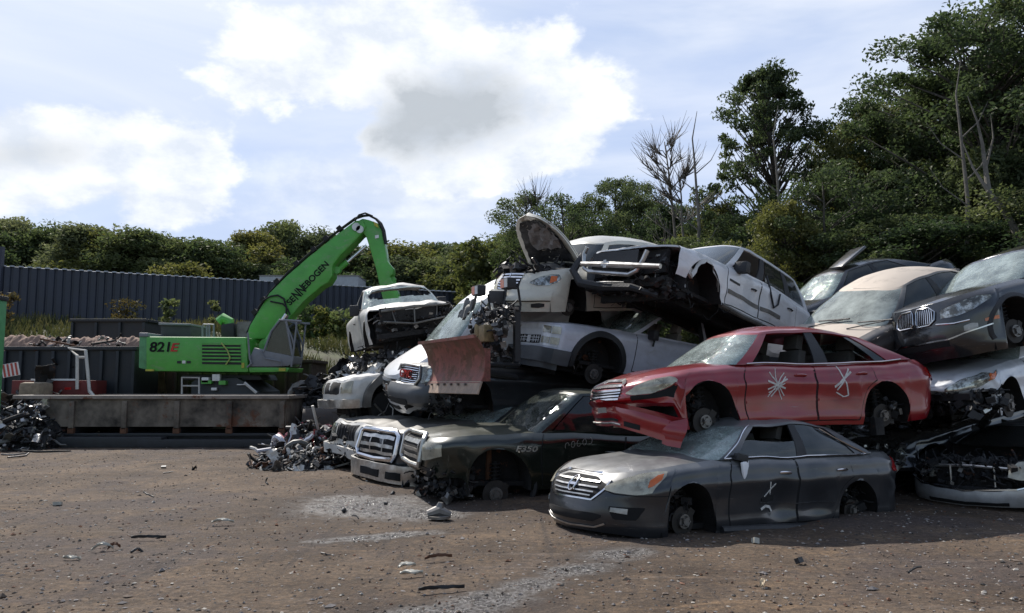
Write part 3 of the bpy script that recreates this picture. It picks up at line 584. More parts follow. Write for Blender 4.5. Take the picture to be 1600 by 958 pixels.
def altima():
    c = sedan('altima', warps=[dent((1.2, -.9, .5), .25, .0), dent((2.35, -.95, .45), .35, .07), dent((2.9, -.95, .4), .3, .04), crumple((4.7, -.7, .6), .5, .06, 3, 2), crumple((2.6, 0, 1.45), 1.4, .06, 1.6, 4), dent((2.3, .2, 1.42), 1.0, -.08, (0, 0, 1))])
    c.place('grey_sedan', 'charcoal grey four-door sedan with silver-edged grille, wheel-less on the dirt under the red sedan', 'car', POSE['altima'])
    c.gh(xb0=1.12, xb1=4.3, xr0=1.98, xr1=3.72, wb=.80, wr=.57, zr=[(1.9, 1.37), (2.5, 1.42), (3.0, 1.42), (3.7, 1.34)], lf=.42, lr=.25, lfr=.2, lrr=.2)
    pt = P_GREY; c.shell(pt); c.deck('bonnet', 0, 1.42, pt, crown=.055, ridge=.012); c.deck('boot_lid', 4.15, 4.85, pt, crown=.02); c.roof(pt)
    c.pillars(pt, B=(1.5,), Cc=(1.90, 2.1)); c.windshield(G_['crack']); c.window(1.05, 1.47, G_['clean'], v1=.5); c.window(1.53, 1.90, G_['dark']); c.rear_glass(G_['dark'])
    c.seats(2.35, .28, rear=3.25, head=True)
    # chrome line round the glass
    mb = MB(); mb.tube([c.Gp(p, .015)+Vector((0, -.012, 0)) for p in np.linspace(.95, 1.97, 24)]+[c.Gp(p, v)+Vector((0, -.012, 0)) for p, v in ((1.93, .3), (1.86, .62), (1.8, .88))], .009, 6); mb.tube([c.Gp(.97-0.02*v, v)+Vector((-.012, -.012, 0)) for v in np.linspace(.02, 1, 10)], .01, 6)
    c.bld(mb, 'chrome_trim', M_['chrome'])
    # grille
    fr = c.patch('grille', [(-.50, .60), (-.36, .50), (.36, .50), (.50, .60)], [(-.50, .645), (-.3, .69), (.3, .69), (.50, .645)], M_['black'], off=.002, th=.01, n=16)
    mb = MB()
    for z, w2 in ((.655, .40), (.615, .41), (.575, .37), (.54, .33)): c.stroke(mb, [(-w2, z), (w2, z)], .012, .014)
    c.bld(mb, 'grille_bar', M_['dchrome'], fr)
    mb = MB(); c.stroke(mb, [(-.53, .675), (-.36, .715), (0, .72), (.36, .715), (.53, .675)], .016, .016); c.stroke(mb, [(.53, .675), (.5, .6), (.36, .50), (-.36, .50), (-.5, .6), (-.53, .675)], .016, .016); c.bld(mb, 'grille_frame', M_['chrome'], fr)
    e = MB(); e.tube([c.pt(.06*math.cos(t), .615+.055*math.sin(t), -1, .026) for t in np.linspace(0, 6.283, 22)[:-1]], .009, 6, closed=True); c.stroke(e, [(-.075, .615), (.075, .615)], .018, .03); c.bld(e, 'emblem', M_['chrome'])
    for sd in (-1, 1):
        h = c.patch('headlight', [(.50, .60), (.62, .585), (.85, .585), (1.0, .61), (1.12, .76)], [(.50, .63), (.62, .685), (.85, .76), (1.0, .79), (1.12, .80)], M_['haze_lens'], off=.014, n=16, sd=sd)
        h2 = c.patch('indicator_lens', [(.96, .66), (1.0, .665), (1.085, .735)], [(.96, .72), (1.02, .765), (1.085, .78)], M_['amber'], off=.017, n=8, sd=sd, parent=h)
        mb = MB(); mb.tube([c.pt(.64, .645, sd, .004), c.pt(.64, .645, sd, .012)], .02, 14); mb.tube([c.pt(.78, .67, sd, .004), c.pt(.78, .67, sd, .012)], .022, 14); c.stroke(mb, [(.56, .612), (.7, .606), (.9, .612)], .012, .0085, sd); c.bld(mb, 'headlight_reflector', M_['chrome'], h)
        f = c.patch('fog_light_recess', [(.60, .42), (.66, .32), (.9, .33), (.97, .44)], [(.60, .45), (.97, .46)], M_['black'], off=.004, sd=sd); c.patch('fog_light', [(.62, .395), (.8, .385)], [(.62, .44), (.82, .44)], M_['clear_lens'], off=.012, sd=sd, parent=f)
    c.patch('lower_grille', [(-.52, .33), (-.4, .28), (.4, .28), (.52, .33)], [(-.52, .355), (-.4, .37), (.4, .37), (.52, .355)], M_['black'], off=.004, n=18)
    mb = MB(); c.stroke(mb, [(-.55, .27), (-.4, .225), (0, .215), (.4, .225), (.55, .27)], .016, .014); c.bld(mb, 'bumper_trim', M_['dchrome'])
    mb = MB(); c.stroke(mb, [(.5, .6), (.62, .575), (.9, .573), (1.0, .58), (1.35, .58)], .008, .002); c.bld(mb, 'bumper_seam', M_['black'])
    c.door(1.52, 2.62, pt, arch=(.96, .34, .4), hx=2.42, hz=.80, hm=M_['chrome'], top=lambda x: c.zt(x)-.02)
    c.door(2.64, 3.62, pt, arch=(3.73, .34, .42), hx=3.42, hz=.82, hm=M_['chrome'], top=lambda x: c.zt(x)-.02)
    for sd in (-1, 1):
        t = c.patch('tail_light', [(c.sx(4.45), .82), (c.sx(4.75), .80)], [(c.sx(4.45), .86), (c.sx(4.6), .97), (c.sx(4.75), .97)], M_['redlens'], off=.012, sd=sd)
    mb = MB(); c.stroke(mb, [(c.sx(2.0), .47), (c.sx(2.6), .45), (c.sx(3.3), .46)], .012, .012); c.bld(mb, 'door_crease', P_GREY)
    # sill skirt, torn loose towards the back
    mb = MB(); mb.tube([Vector((1.4, -.88, .2)), Vector((2.2, -.9, .19)), Vector((3.0, -.93, .17)), Vector((3.45, -1.0, .2))], [.05, .05, .045, .03], 8); c.bld(mb, 'sill_trim', M_['dark'])
    # mirror hanging by its cable
    mb = MB(); q = c.pt(c.sx(1.66), .93, -1, .05); mb.box(q+Vector((.03, -.03, -.14)), (.13, .03, .20), rot=(0, -.12, .3), taper=(1.15, 1)); mi = c.bld(mb, 'mirror_glass', mat('mirror_backing', (.85, .86, .88), .3, vary=.02), bevel=.012)
    mb = MB(); mb.box(q, (.15, .08, .08), rot=(0, .2, 0)); mb.tube([q, q+Vector((0, -.02, -.06))], .012, 6); c.bld(mb, 'mirror_housing', M_['dark'], bevel=.015)
    # marks: spray paint strokes, torn hole
    mb = MB(); 
    for a, b in (((2.14, .70), (2.17, .56)), ((2.24, .68), (2.06, .54))): c.stroke(mb, [(c.sx(a[0]), a[1]), (c.sx(b[0]), b[1])], .014, .016)
    c.stroke(mb, [(c.sx(2.02), .40), (c.sx(2.1), .435), (c.sx(2.2), .42), (c.sx(2.24), .37)], .028, .016); c.bld(mb, 'spray_mark', M_['mark'])
    c.patch('torn_hole', [(c.sx(2.02), .49), (c.sx(2.1), .475), (c.sx(2.27), .485)], [(c.sx(2.02), .52), (c.sx(2.2), .545), (c.sx(2.27), .54)], M_['black'], off=.012, n=8)
    c.hub(.98, .30); c.hub(.98, .30, sd=1); c.hub(3.75, .32, r=.13); c.hub(3.75, .32, sd=1, r=.13)
    mb = MB(); mb.box((1.42, -.72, .27), (.12, .3, .3), rot=(0, .3, 0)); c.bld(mb, 'mud_flap', M_['dark'], bevel=.02)
    junk(c.root, (3.85, -.66, .4), (.45, .25, .4), 40, 3, size=.55)
    junk(c.root, (.92, -.62, .40), (.35, .25, .35), 30, 8, size=.55)
    return c
def sebring():
    c = sedan('sebring', zt=[(0, .74), (.15, .79), (.5, .865), (1.0, .93), (1.45, .97), (2.4, .97), (3.6, 1.0), (4.2, 1.05), (4.7, 1.03), (4.85, .98)], nose=[(0, .10), (.35, .0), (.6, .03), (.85, .06), (1, .2)],
              arch=[(.98, .36, .40), (3.74, .36, .385)], zb=[(0, .47), (.55, .47), (.62, .2), (3.9, .2), (4.4, .24), (4.85, .34)],
              warps=[crumple((.5, -.8, .5), .35, .05, 3, 1), dent((2.1, -.95, .6), .4, .03), crumple((3.7, -.95, .6), .45, .02, 5, 5), crumple((4.75, -.6, .5), .45, .04, 4, 3)], wid=[(0, .95), (.15, .985), (.21, .975), (.5, .98), (.70, 1.0), (.75, .98), (.93, .93), (1, .85)])
    c.place('red_sedan', 'dark red four-door sedan with white crosses on its doors and its bumper hanging off', 'car', POSE['red'])
    c.gh(xb0=1.12, xb1=4.42, xr0=1.86, xr1=3.72, wb=.81, wr=.58, zr=[(1.85, 1.42), (2.4, 1.485), (3.0, 1.48), (3.7, 1.38)], lf=.42, lr=.2, lfr=.2, lrr=.15)
    pt = P_RED; c.shell(pt); c.deck('bonnet', 0, 1.42, pt, crown=.055, ridge=.014); c.deck('boot_lid', 4.22, 4.85, pt, crown=.02); c.roof(pt)
    c.pillars(pt, B=(1.45,), bw=.04, Cc=(1.87, 2.08), hv=.92); c.windshield(G_['crack']); c.window(1.80, 1.88, G_['dark']); c.rear_glass(G_['clean'])
    c.seats(2.3, .3, rear=3.2)
    mb = MB(); mb.tube([c.Gp(p, .015)+Vector((0, -.012, 0)) for p in np.linspace(1.02, 1.95, 24)], .009, 6); c.bld(mb, 'chrome_trim', M_['chrome'])
    g = c.patch('grille', [(-.40, .60), (-.3, .56), (.3, .56), (.40, .60)], [(-.42, .70), (-.3, .73), (.3, .73), (.42, .70)], M_['black'], off=.002, n=16)
    mb = MB()
    for z in (.71, .675, .64, .605, .575): c.stroke(mb, [(-.40, z), (.40, z)], .016, .018)
    c.bld(mb, 'grille_bar', M_['chrome'], g)
    mb = MB(); c.stroke(mb, [(-.44, .72), (-.3, .745), (.3, .745), (.44, .72)], .02, .02); c.bld(mb, 'grille_frame', M_['chrome'], g)
    for sd in (-1, 1):
        c.patch('headlight', [(.50, .62), (.62, .605), (.85, .63), (1.0, .69), (1.12, .775)], [(.50, .64), (.62, .71), (.85, .785), (1.0, .81), (1.12, .80)], M_['haze_lens'], off=.012, n=18, sd=sd)
        c.patch('wing_gap', [(.58, .54), (1.12, .60)], [(.58, .60), (.8, .615), (1.0, .675), (1.12, .76)], M_['black'], off=.003, n=12, sd=sd)
    # bumper: a loose moulding hanging from its near corner
    P = []; Q = []
    for i in range(37):
        S_ = -1.0+2.17*i/36; k = max(0, (S_-.15)/.95); dr = .0+.20*k**1.6; out = .05+.14*k**1.5; r = []; q = []
        zt_ = .585-.04*min(1, abs(S_)/.4)+(.0 if S_ < .5 else -.02*(S_-.5)); zb_ = .25+.02*abs(S_)
        if S_ > .85: zb_ += .0
        for j in range(11):
            t = j/10; z = zt_+(zb_-zt_)*t; bul = .045*math.sin(math.pi*min(1, t*1.4))-.05*max(0, t-.6)
            zz = max(z, .49); b = c.pt(S_, zz, -1, out+bul); b.z = z-dr-.05*k*t; b.x -= .10*k*t
            r.append(b); q.append(b+(-c.nrm(float(np.interp(abs(S_), c.ts, c.tp)), .4, -1 if S_ > 0 else 1))*.02)
        P.append(r); Q.append(q)
    mb = MB(); mb.slab(P, Q); bp = c.bld(mb, 'front_bumper', pt, label='front bumper torn loose and hanging at its near corner')
    def on(i, j, o=.006): 
        i0 = int(i); a = P[i0][j]; n = c.nrm(float(np.interp(abs(-1+2.17*i0/36), c.ts, c.tp)), .4, -1 if -1+2.17*i0/36 > 0 else 1); return a+n*o
    mb = MB(); mb.slab([[on(i, 7), on(i, 8)] for i in range(11, 23)], [[on(i, 7, -.01), on(i, 8, -.01)] for i in range(11, 23)]); mb.slab([[on(i, 7), on(i, 9)] for i in range(24, 29)], [[on(i, 7, -.01), on(i, 9, -.01)] for i in range(24, 29)]); c.bld(mb, 'air_intake', M_['black'], bp)
    mb = MB(); mb.tube([on(i, 9, .015) for i in range(8, 24)], .012, 6); c.bld(mb, 'intake_trim', M_['dchrome'], bp)
    mb = MB(); mb.slab([[on(i, 3, .004), on(i, 5, .004)] for i in range(14, 19)], [[on(i, 3, -.01), on(i, 5, -.01)] for i in range(14, 19)]); c.bld(mb, 'licence_plate_bracket', M_['seatg'], bp)
    c.door(1.50, 2.58, pt, arch=(.98, .36, .43), hx=2.36, hz=.82, top=lambda x: c.zt(x)-.02)
    c.door(2.60, 3.58, pt, arch=(3.74, .36, .43), hx=3.36, hz=.84, top=lambda x: c.zt(x)-.02)
    for sd in (-1, 1): c.patch('tail_light', [(c.sx(4.55), .80), (c.sx(4.78), .72)], [(c.sx(4.45)+.05, .93), (c.sx(4.78), .93)], M_['redlens'], off=.012, sd=sd)
    mb = MB(); c.stroke(mb, [(c.sx(1.52), .50), (c.sx(2.57), .52)], .03, .016); c.stroke(mb, [(c.sx(2.62), .52), (c.sx(3.3), .54)], .03, .016); c.bld(mb, 'door_moulding', pt)
    mb = MB(); rnd = random.Random(4)
    def X(cx, cz, ls):
        for ax, az, bx, bz, w_ in ls: c.stroke(mb, [(c.sx(cx+ax), cz+az), (c.sx(cx+bx), cz+bz)], w_*.95, .0095+rnd.random()*.002)
    X(1.98, .70, [(-.15, -.14, .13, .15, .013), (-.11, .16, .12, -.13, .013), (-.02, .2, .0, -.02, .01), (-.16, -.05, .17, .07, .018), (-.14, -.09, .12, .02, .012), (-.05, .1, .09, -.19, .011), (-.15, .05, .13, -.04, .022), (-.1, -.14, .15, .1, .016)])
    c.bld(mb, 'spray_mark', M_['mark']); mb = MB()
    X(3.02, .74, [(-.04, .2, .06, -.17, .02), (-.17, -.06, .16, .13, .028), (-.13, -.1, .14, .17, .02), (-.14, -.13, -.02, -.19, .016), (-.04, -.2, .06, -.17, .016)])
    c.bld(mb, 'spray_mark', M_['mark'])
    c.hub(1.0, .28, r=.16, n5=5); c.hub(1.0, .3, sd=1); c.hub(3.76, .30); c.hub(3.76, .3, sd=1)
    junk(c.root, (.85, -.58, .4), (.4, .25, .4), 36, 5, size=.55); junk(c.root, (3.95, -.68, .35), (.3, .25, .3), 30, 6, size=.55)
    mb = MB(); mb.tube([(1.42, -.8, .62), (1.3, -.84, .75), (1.05, -.86, .8), (.8, -.86, .7)], .012, 6); c.bld(mb, 'liner_edge', M_['under']); mb = MB(); mb.box((3.55, -.85, .17), (.14, .1, .22)); c.bld(mb, 'mud_flap', M_['under'])
    loose_wires(c, [(.9, -.6, .5), (1.2, -.75, .35), (3.9, -.7, .5), (3.6, -.75, .3), (2.6, -.7, .2)], 7, 10, .28)
    mb = MB(); mb.tube([c.pt(c.sx(1.35), .985, -1, 0)+Vector((-.05, .25, .03)), Vector((1.2, -.2, 1.04))], .008, 6); c.bld(mb, 'wiper', M_['dark'])
    return c
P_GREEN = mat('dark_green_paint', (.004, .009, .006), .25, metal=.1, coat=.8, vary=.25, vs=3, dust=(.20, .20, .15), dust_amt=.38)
P_SIL = mat('silver_paint', (.52, .53, .60), .4, metal=.1, coat=.3, vary=.12, vs=4, dust=DU, dust_amt=.4, rust=.1)
P_SIL2 = mat('bright_silver_paint', (.70, .72, .75), .3, metal=.05, coat=.6, vary=.1, vs=4, dust=DU, dust_amt=.2)
P_CREAM = mat('cream_paint', (.60, .57, .48), .3, coat=.6, vary=.07, vs=3, dust=DU, dust_amt=.25)
P_WHITE = mat('white_car_paint', (.66, .67, .69), .32, coat=.5, vary=.07, vs=3, dust=DU, dust_amt=.35, rust=.03)
P_WHITE2 = mat('grimy_white_paint', (.55, .54, .51), .45, coat=.2, vary=.15, vs=5, dust=DU, dust_amt=.6, rust=.2)
P_TAN = mat('dusty_dark_paint', (.035, .035, .037), .32, metal=.3, coat=.5, vary=.15, vs=3, dust=(.46, .40, .34), dust_amt=1.9)
P_BLK = mat('black_car_paint', (.016, .017, .02), .22, metal=.2, coat=1, vary=.2, vs=3, dust=DU, dust_amt=.15)
P_DGREY = mat('slate_paint', (.034, .038, .043), .35, metal=.3, coat=.5, vary=.2, vs=4, dust=DU, dust_amt=.35)
P_GM = mat('dull_grey_panel', (.13, .125, .115), .5, metal=.2, vary=.4, vs=5, dust=(.24, .23, .21), dust_amt=.45, rust=.25)
P_BUMP = mat('grey_bumper_plastic', (.05, .057, .065), .5, vary=.2, dust=DU, dust_amt=.5)
def truck(**o):
    P = dict(L=5.6, W=.99, lcf=.34, lcr=.12, mf=4.2, mr=8,
        zb=[(0, .42), (.5, .42), (1.4, .38), (4.6, .42), (5.6, .5)], zt=[(0, 1.06), (.2, 1.09), (1.0, 1.14), (1.6, 1.18), (3.2, 1.2), (3.3, 1.2), (5.6, 1.22)],
        nose=[(0, .0), (.4, .0), (.8, .02), (1, .10)], wid=[(0, .97), (.3, 1), (.7, 1), (.9, .975), (1, .9)], tail=[(0, .02), (1, .02)],
        arch=[(.98, .52, .44), (4.4, .52, .44)], cowl=1.65, taper=[(0, .97), (.6, 1), (5, 1), (5.6, .99)])
    P.update(o); return Car(**P)
def f350():
    c = truck(L=6.1, W=1.0, arch=[(1.02, .56, .47), (4.9, .56, .47)], zt=[(0, 1.10), (.2, 1.14), (1.0, 1.22), (1.65, 1.26), (3.3, 1.27), (6.1, 1.28)], zb=[(0, .62), (.55, .62), (.6, .45), (6.1, .5)], nose=[(0, .06), (.5, 0), (.9, .02), (1, .1)],
              warps=[crumple((.2, -.9, .6), .35, .05, 3, 3), crumple((1.4, -.5, 1.3), .9, .03, 2, 9), dent((3.2, 0, 1.95), 1.6, -.12, (0, 0, 1))])
    c.place('dark_green_pickup', 'dark green pickup truck with square bright grille and F350 badge, lowest in the pile front', 'pickup truck', POSE['f350'])
    c.gh(xb0=1.5, xb1=3.45, xr0=2.25, xr1=3.35, wb=.9, wr=.72, zr=[(2.2, 1.90), (2.8, 1.97), (3.4, 1.93)], lf=.22, lr=.06, lfr=.12, lrr=.06, m=7)
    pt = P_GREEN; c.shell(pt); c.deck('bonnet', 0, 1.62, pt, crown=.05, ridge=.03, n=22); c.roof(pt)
    c.deck('truck_bed', 3.5, 6.08, M_['under'], crown=.0)
    c.pillars(pt, B=(1.93,), Cc=(1.97, 2.1), A=(.93, 1.06)); c.windshield(G_['dim'], e=.93); c.window(1.08, 1.92, G_['dark']); c.seats(2.55, .5)
    # front: square grille with two bars
    mb = MB(); 
    for z in (1.035, .93, .83): c.stroke(mb, [(-.44, z), (.44, z)], .045, .02)
    for y in (-.44, .44): c.stroke(mb, [(y, 1.1), (y, .76)], .03, .02)
    g = c.patch('grille', [(-.5, .74), (.5, .74)], [(-.5, 1.09), (.5, 1.09)], M_['black'], off=.006, n=8)
    c.bld(mb, 'grille_bar', M_['dchrome'], g)
    mb = MB(); mb.tube([c.pt(a, b, -1, .035) for a, b in [(-.53, .76), (-.56, .8), (-.56, 1.07), (-.5, 1.12), (-.2, 1.125), (.2, 1.125), (.5, 1.12), (.56, 1.07), (.56, .8), (.5, .735), (0, .72), (-.5, .735)]], .036, 8, closed=True); c.bld(mb, 'grille_frame', M_['dchrome'], g)
    for sd in (-1, 1):
        h = c.patch('headlight', [(.60, .82), (.84, .84), (1.0, .90)], [(.60, 1.06), (.84, 1.06), (1.0, 1.05)], M_['haze_lens'], off=.012, n=10, sd=sd)
    c.bld(c.stroke(MB(), [(-.9, .70), (.9, .70)], .05, .01), 'valance', M_['dark'])
    junk(c.root, (.22, -.35, .52), (.28, 1.2, .36), 110, 12, size=.6); junk(c.root, (.5, -.75, .55), (.5, .3, .45), 80, 13, size=.6)
    c.door(1.66, 2.98, pt, hx=2.75, hz=1.0, top=lambda x: c.zt(x)-.02); c.door(3.0, 3.44, pt, top=lambda x: c.zt(x)-.02)
    q = c.pt(c.sx(1.42), 1.03, -1, .012); text('F350', .11, .004, M_['dchrome'], c.root, Matrix.Translation(q) @ Matrix.Rotation(R(90), 4, 'X'), 'badge', .2, 1.5)
    mb = MB(); rnd = random.Random(2)
    for k in range(5):
        cx = 2.05+k*.09; P = [(c.sx(cx+.03*math.cos(t)), 1.08+.02*k+.045*math.sin(t)) for t in np.linspace(k, 6.28+k if k % 2 else 4+k, 9)]; mb = MB(); c.stroke(mb, P, .006, .008); c.bld(mb, 'chalk_mark', M_['seatg'])
    c.hub(1.02, .40, r=.19, n5=8, sd=-1, y=.92); c.hub(1.02, .40, sd=1, r=.19); mb = MB(); mb.tube([(1.0, -.55, .95), (1.02, -.62, .45)], .045, 8); c.bld(mb, 'shock_absorber', M_['rust'])
    mb = MB(); mb.tube([(1.02, -.85, .4), (1.02, .8, .4)], .06, 10); mb.box((3, -.45, .42), (5.6, .09, .16)); mb.box((3, .45, .42), (5.6, .09, .16)); c.bld(mb, 'chassis_frame', M_['under'])
    mb = MB(); mb.tube([(1.56, -.93, .75), (1.60, -.95, .5), (1.55, -.95, .3)], .045, 6); c.bld(mb, 'mud_flap', M_['dark'])
    return c
def loose_wires(c, pts, seed, n=10, drop=.35):
    rnd = random.Random(seed)
    for k in range(n):
        p = Vector(rnd.choice(pts)); a = [p]; d = Vector((rnd.gauss(0, .12), rnd.gauss(0, .12), -rnd.uniform(.05, drop)))
        for j in range(1, 6): t = j/5; a.append(p+Vector((d.x*2*t, d.y*2*t, d.z*math.sin(t*2.4)))+Vector((rnd.gauss(0, .012), rnd.gauss(0, .012), 0)))
        mb = MB(); mb.tube(a, rnd.uniform(.004, .009), 5); c.bld(mb, 'loose_wire', M_['dark'])
def pickup2():
    c = truck(warps=[crumple((.6, 0, 1.1), 1.0, .08, 1.8, 21), crumple((.3, -.7, .5), .6, .05, 3, 22)], zt=[(0, 1.08), (.2, 1.12), (1.0, 1.2), (1.65, 1.24), (3.3, 1.25), (5.6, 1.26)])
    c.place('slate_pickup', 'slate grey pickup truck with buckled bonnet and bent chrome grille, beside the dark green pickup', 'pickup truck', POSE['pickup2'])
    pt = P_DGREY; c.shell(pt, vtop=1); c.deck('bonnet', 0, 1.62, P_GM, crown=.04, n=22, ridge=.03)
    c.gh(xb0=1.5, xb1=3.45, xr0=2.25, xr1=3.35, wb=.9, wr=.72, zr=[(2.2, 1.6), (2.8, 1.6), (3.4, 1.6)], lf=.22, lr=.06, lfr=.12, lrr=.06, m=7); c.roof(pt); c.pillars(pt, B=(1.93,), Cc=(1.97, 2.1), A=(.93, 1.06)); c.windshield(G_['crack'], e=.93)
    g = c.patch('grille', [(-.55, .72), (.55, .72)], [(-.55, 1.05), (.55, 1.05)], M_['black'], off=.006, n=8)
    mb = MB()
    for z in (1.0, .89, .79): c.stroke(mb, [(-.52, z), (.52, z)], .045, .03)
    for y in (-.18, .18): c.stroke(mb, [(y, 1.0), (y, .8)], .03, .03)
    c.bld(mb, 'grille_bar', M_['dchrome'], g)
    mb = MB(); mb.tube([c.pt(a, b, -1, .04) for a, b in [(-.6, .76), (-.64, .8), (-.64, 1.04), (-.55, 1.08), (.55, 1.08), (.64, 1.04), (.64, .8), (.55, .70), (0, .68), (-.55, .7)]], .045, 8, closed=True); c.bld(mb, 'grille_frame', M_['chrome'], g)
    for sd in (-1, 1): c.patch('headlight', [(.70, .8), (1.05, .84)], [(.7, 1.02), (1.05, 1.02)], M_['clear_lens'], off=.01, sd=sd)
    b = c.patch('front_bumper', [(-1.1, .36), (1.1, .36)], [(-1.1, .64), (1.1, .64)], M_['dchrome'], off=.12, th=.05, n=26); c.patch('bumper_opening', [(-.3, .42), (.3, .42)], [(-.3, .54), (.3, .54)], M_['black'], off=.135, th=.03, parent=b)
    c.patch('bumper_opening', [(.5, .42), (.8, .42)], [(.5, .54), (.8, .54)], M_['black'], off=.135, th=.03, parent=b)
    junk(c.root, (.2, 0, .62), (.3, 1.5, .25), 100, 31, size=.6); c.hub(.98, .36)
    return c
def jeep():
    c = truck(L=4.6, W=.9, lcf=.25, zb=[(0, .4), (4.6, .4)], zt=[(0, .98), (1.4, 1.05), (4.6, 1.1)], arch=[(.85, .42, .42), (3.5, .42, .4)], cowl=1.4, warps=[crumple((.5, 0, .7), 1.4, .07, 2.2, 41)], taper=[(0, 1), (4.6, 1)])
    c.place('crushed_beige_truck', 'crushed beige car with buckled bonnet and bent pale bumper, left of the slate pickup', 'car', POSE['jeep'])
    c.shell(P_WHITE2, liner=False); c.deck('bonnet', 0, 1.4, P_GM, crown=.05)
    g = c.patch('grille', [(-.4, .66), (.4, .66)], [(-.4, .92), (.4, .92)], M_['black'], off=.006, n=8)
    mb = MB()
    for k in range(6): y = -.3+.12*k; c.stroke(mb, [(y, .68), (y, .9)], .02, .02)
    c.bld(mb, 'grille_bar', M_['dark'], g)
    for sd in (-1, 1): c.patch('headlight', [(.50, .68), (.75, .7)], [(.5, .9), (.75, .9)], M_['clear_lens'], off=.01, sd=sd)
    c.patch('front_bumper', [(-.95, .40), (.95, .36)], [(-.95, .56), (.95, .53)], P_WHITE2, off=.13, th=.05, n=26)
    junk(c.root, (.1, -.2, .5), (.5, 1.6, .4), 130, 42, size=.65); junk(c.root, (.8, -.7, .45), (.6, .3, .5), 60, 43, size=.65)
    mb = MB(); q = Vector((.85, -.75, .34)); mb.tube([q, q+Vector((0, -.2, 0))], .3, 24); c.bld(mb, 'tyre', M_['rubber'], bevel=.04)
    return c
def chevy():
    c = truck(L=5.5, W=.97, zt=[(0, 1.10), (.2, 1.13), (1.0, 1.17), (1.65, 1.19), (3.3, 1.2), (5.5, 1.2)], zb=[(0, .42), (.4, .42), (.5, .45), (5.5, .5)], arch=[(.95, .55, .47), (4.3, .52, .44)], nose=[(0, 0), (1, .05)], mf=6, lcf=.2,
              warps=[crumple((2.7, 0, 1.9), 1.2, .05, 1.6, 51), dent((1.0, -.97, 1.0), .4, .03)])
    c.place('silver_pickup', 'silver pickup truck with black arch flare and caved-in rusty roof, behind the snow plough', 'pickup truck', POSE['chevy'])
    c.gh(xb0=1.42, xb1=3.35, xr0=2.3, xr1=3.25, wb=.88, wr=.68, zr=[(2.2, 1.74), (2.8, 1.78), (3.4, 1.78)], lf=.22, lr=.06, lfr=.12, lrr=.06, m=7)
    pt = P_SIL; c.shell(pt, liner=True); c.deck('bonnet', 0, 1.6, pt, crown=.045, n=20); c.roof(M_['rust2'])
    c.deck('truck_bed', 3.5, 5.45, M_['under'], crown=0)
    c.pillars(pt, B=(1.93,), Cc=(1.96, 2.1), A=(.93, 1.06), hv=.92); c.windshield(G_['crack'], e=.93); c.seats(2.5, .5, m=M_['seatg'])
    f = c.patch('grille_surround', [(-.93, .70), (.93, .70)], [(-.93, 1.08), (.93, 1.08)], P_SIL2, off=.006, n=20)
    c.patch('grille', [(-.44, .73), (.44, .73)], [(-.44, .88), (.44, .88)], M_['black'], off=.012, parent=f)
    mb = MB()
    for k in range(9): y = -.40+.1*k; c.stroke(mb, [(y, .74), (y, .87)], .014, .025)
    for z in (.78, .83): c.stroke(mb, [(-.44, z), (.44, z)], .012, .026)
    c.stroke(mb, [(-.44, .91), (.44, .91)], .02, .02); c.stroke(mb, [(-.44, 1.0), (.44, 1.0)], .012, .02)
    c.bld(mb, 'grille_bar', P_SIL2, f)
    for sd in (-1, 1):
        for z0, z1, s1 in ((.93, 1.05, .74), (.74, .86, .74)):
            c.patch('headlight', [(.49, z0), (s1, z0)], [(.49, z1), (s1, z1)], M_['haze_lens'], off=.016, sd=sd, parent=f); c.patch('indicator_lens', [(.77, z0), (.95, z0)], [(.77, z1), (.95, z1)], M_['haze_lens'], off=.018, sd=sd, parent=f)
    c.patch('front_bumper', [(-1.1, .42), (1.15, .42)], [(-1.1, .66), (1.15, .66)], P_BUMP, off=.12, th=.06, n=20); c.patch('air_dam', [(-.95, .2), (1.0, .2)], [(-.95, .42), (1.0, .42)], P_BUMP, off=.05, th=.03, n=16)
    c.lip(.95, .55, .47, M_['dark'], w_=.085, off=.04); c.lip(.95, .55, .47, M_['dark'], w_=.085, off=.04, sd=1)
    c.door(1.66, 3.08, pt, hx=2.85, hz=.98, top=lambda x: c.zt(x)-.02)
    c.mirror(c.sx(1.95), 1.27, M_['dark'], off=.14, size=(.12, .2, .17)); mb = MB(); mb.tube([c.pt(c.sx(1.95), 1.2, -1, .03), c.pt(c.sx(2.0), 1.1, -1, .05), c.pt(c.sx(1.98), 1.02, -1, .04)], .02, 6); c.bld(mb, 'mirror_cable', M_['dark'])
    c.hub(.95, .36, r=.17, y=.85, n5=6); c.hub(.95, .36, sd=1, r=.17)
    mb = MB(); mb.box((2.8, -.42, .4), (5.0, .08, .14)); mb.box((2.8, .42, .4), (5.0, .08, .14)); mb.tube([(.95, -.8, .36), (.95, .8, .36)], .055, 10); c.bld(mb, 'chassis_frame', M_['under'])
    junk(c.root, (.85, -.55, .5), (.4, .3, .4), 40, 52, size=.5)
    return c
M_['rust2'] = mat('scraped_orange_roof', (.32, .31, .33), .6, vary=.3, vs=4, rust=.75, col2=(.34, .12, .05), bump=.3)
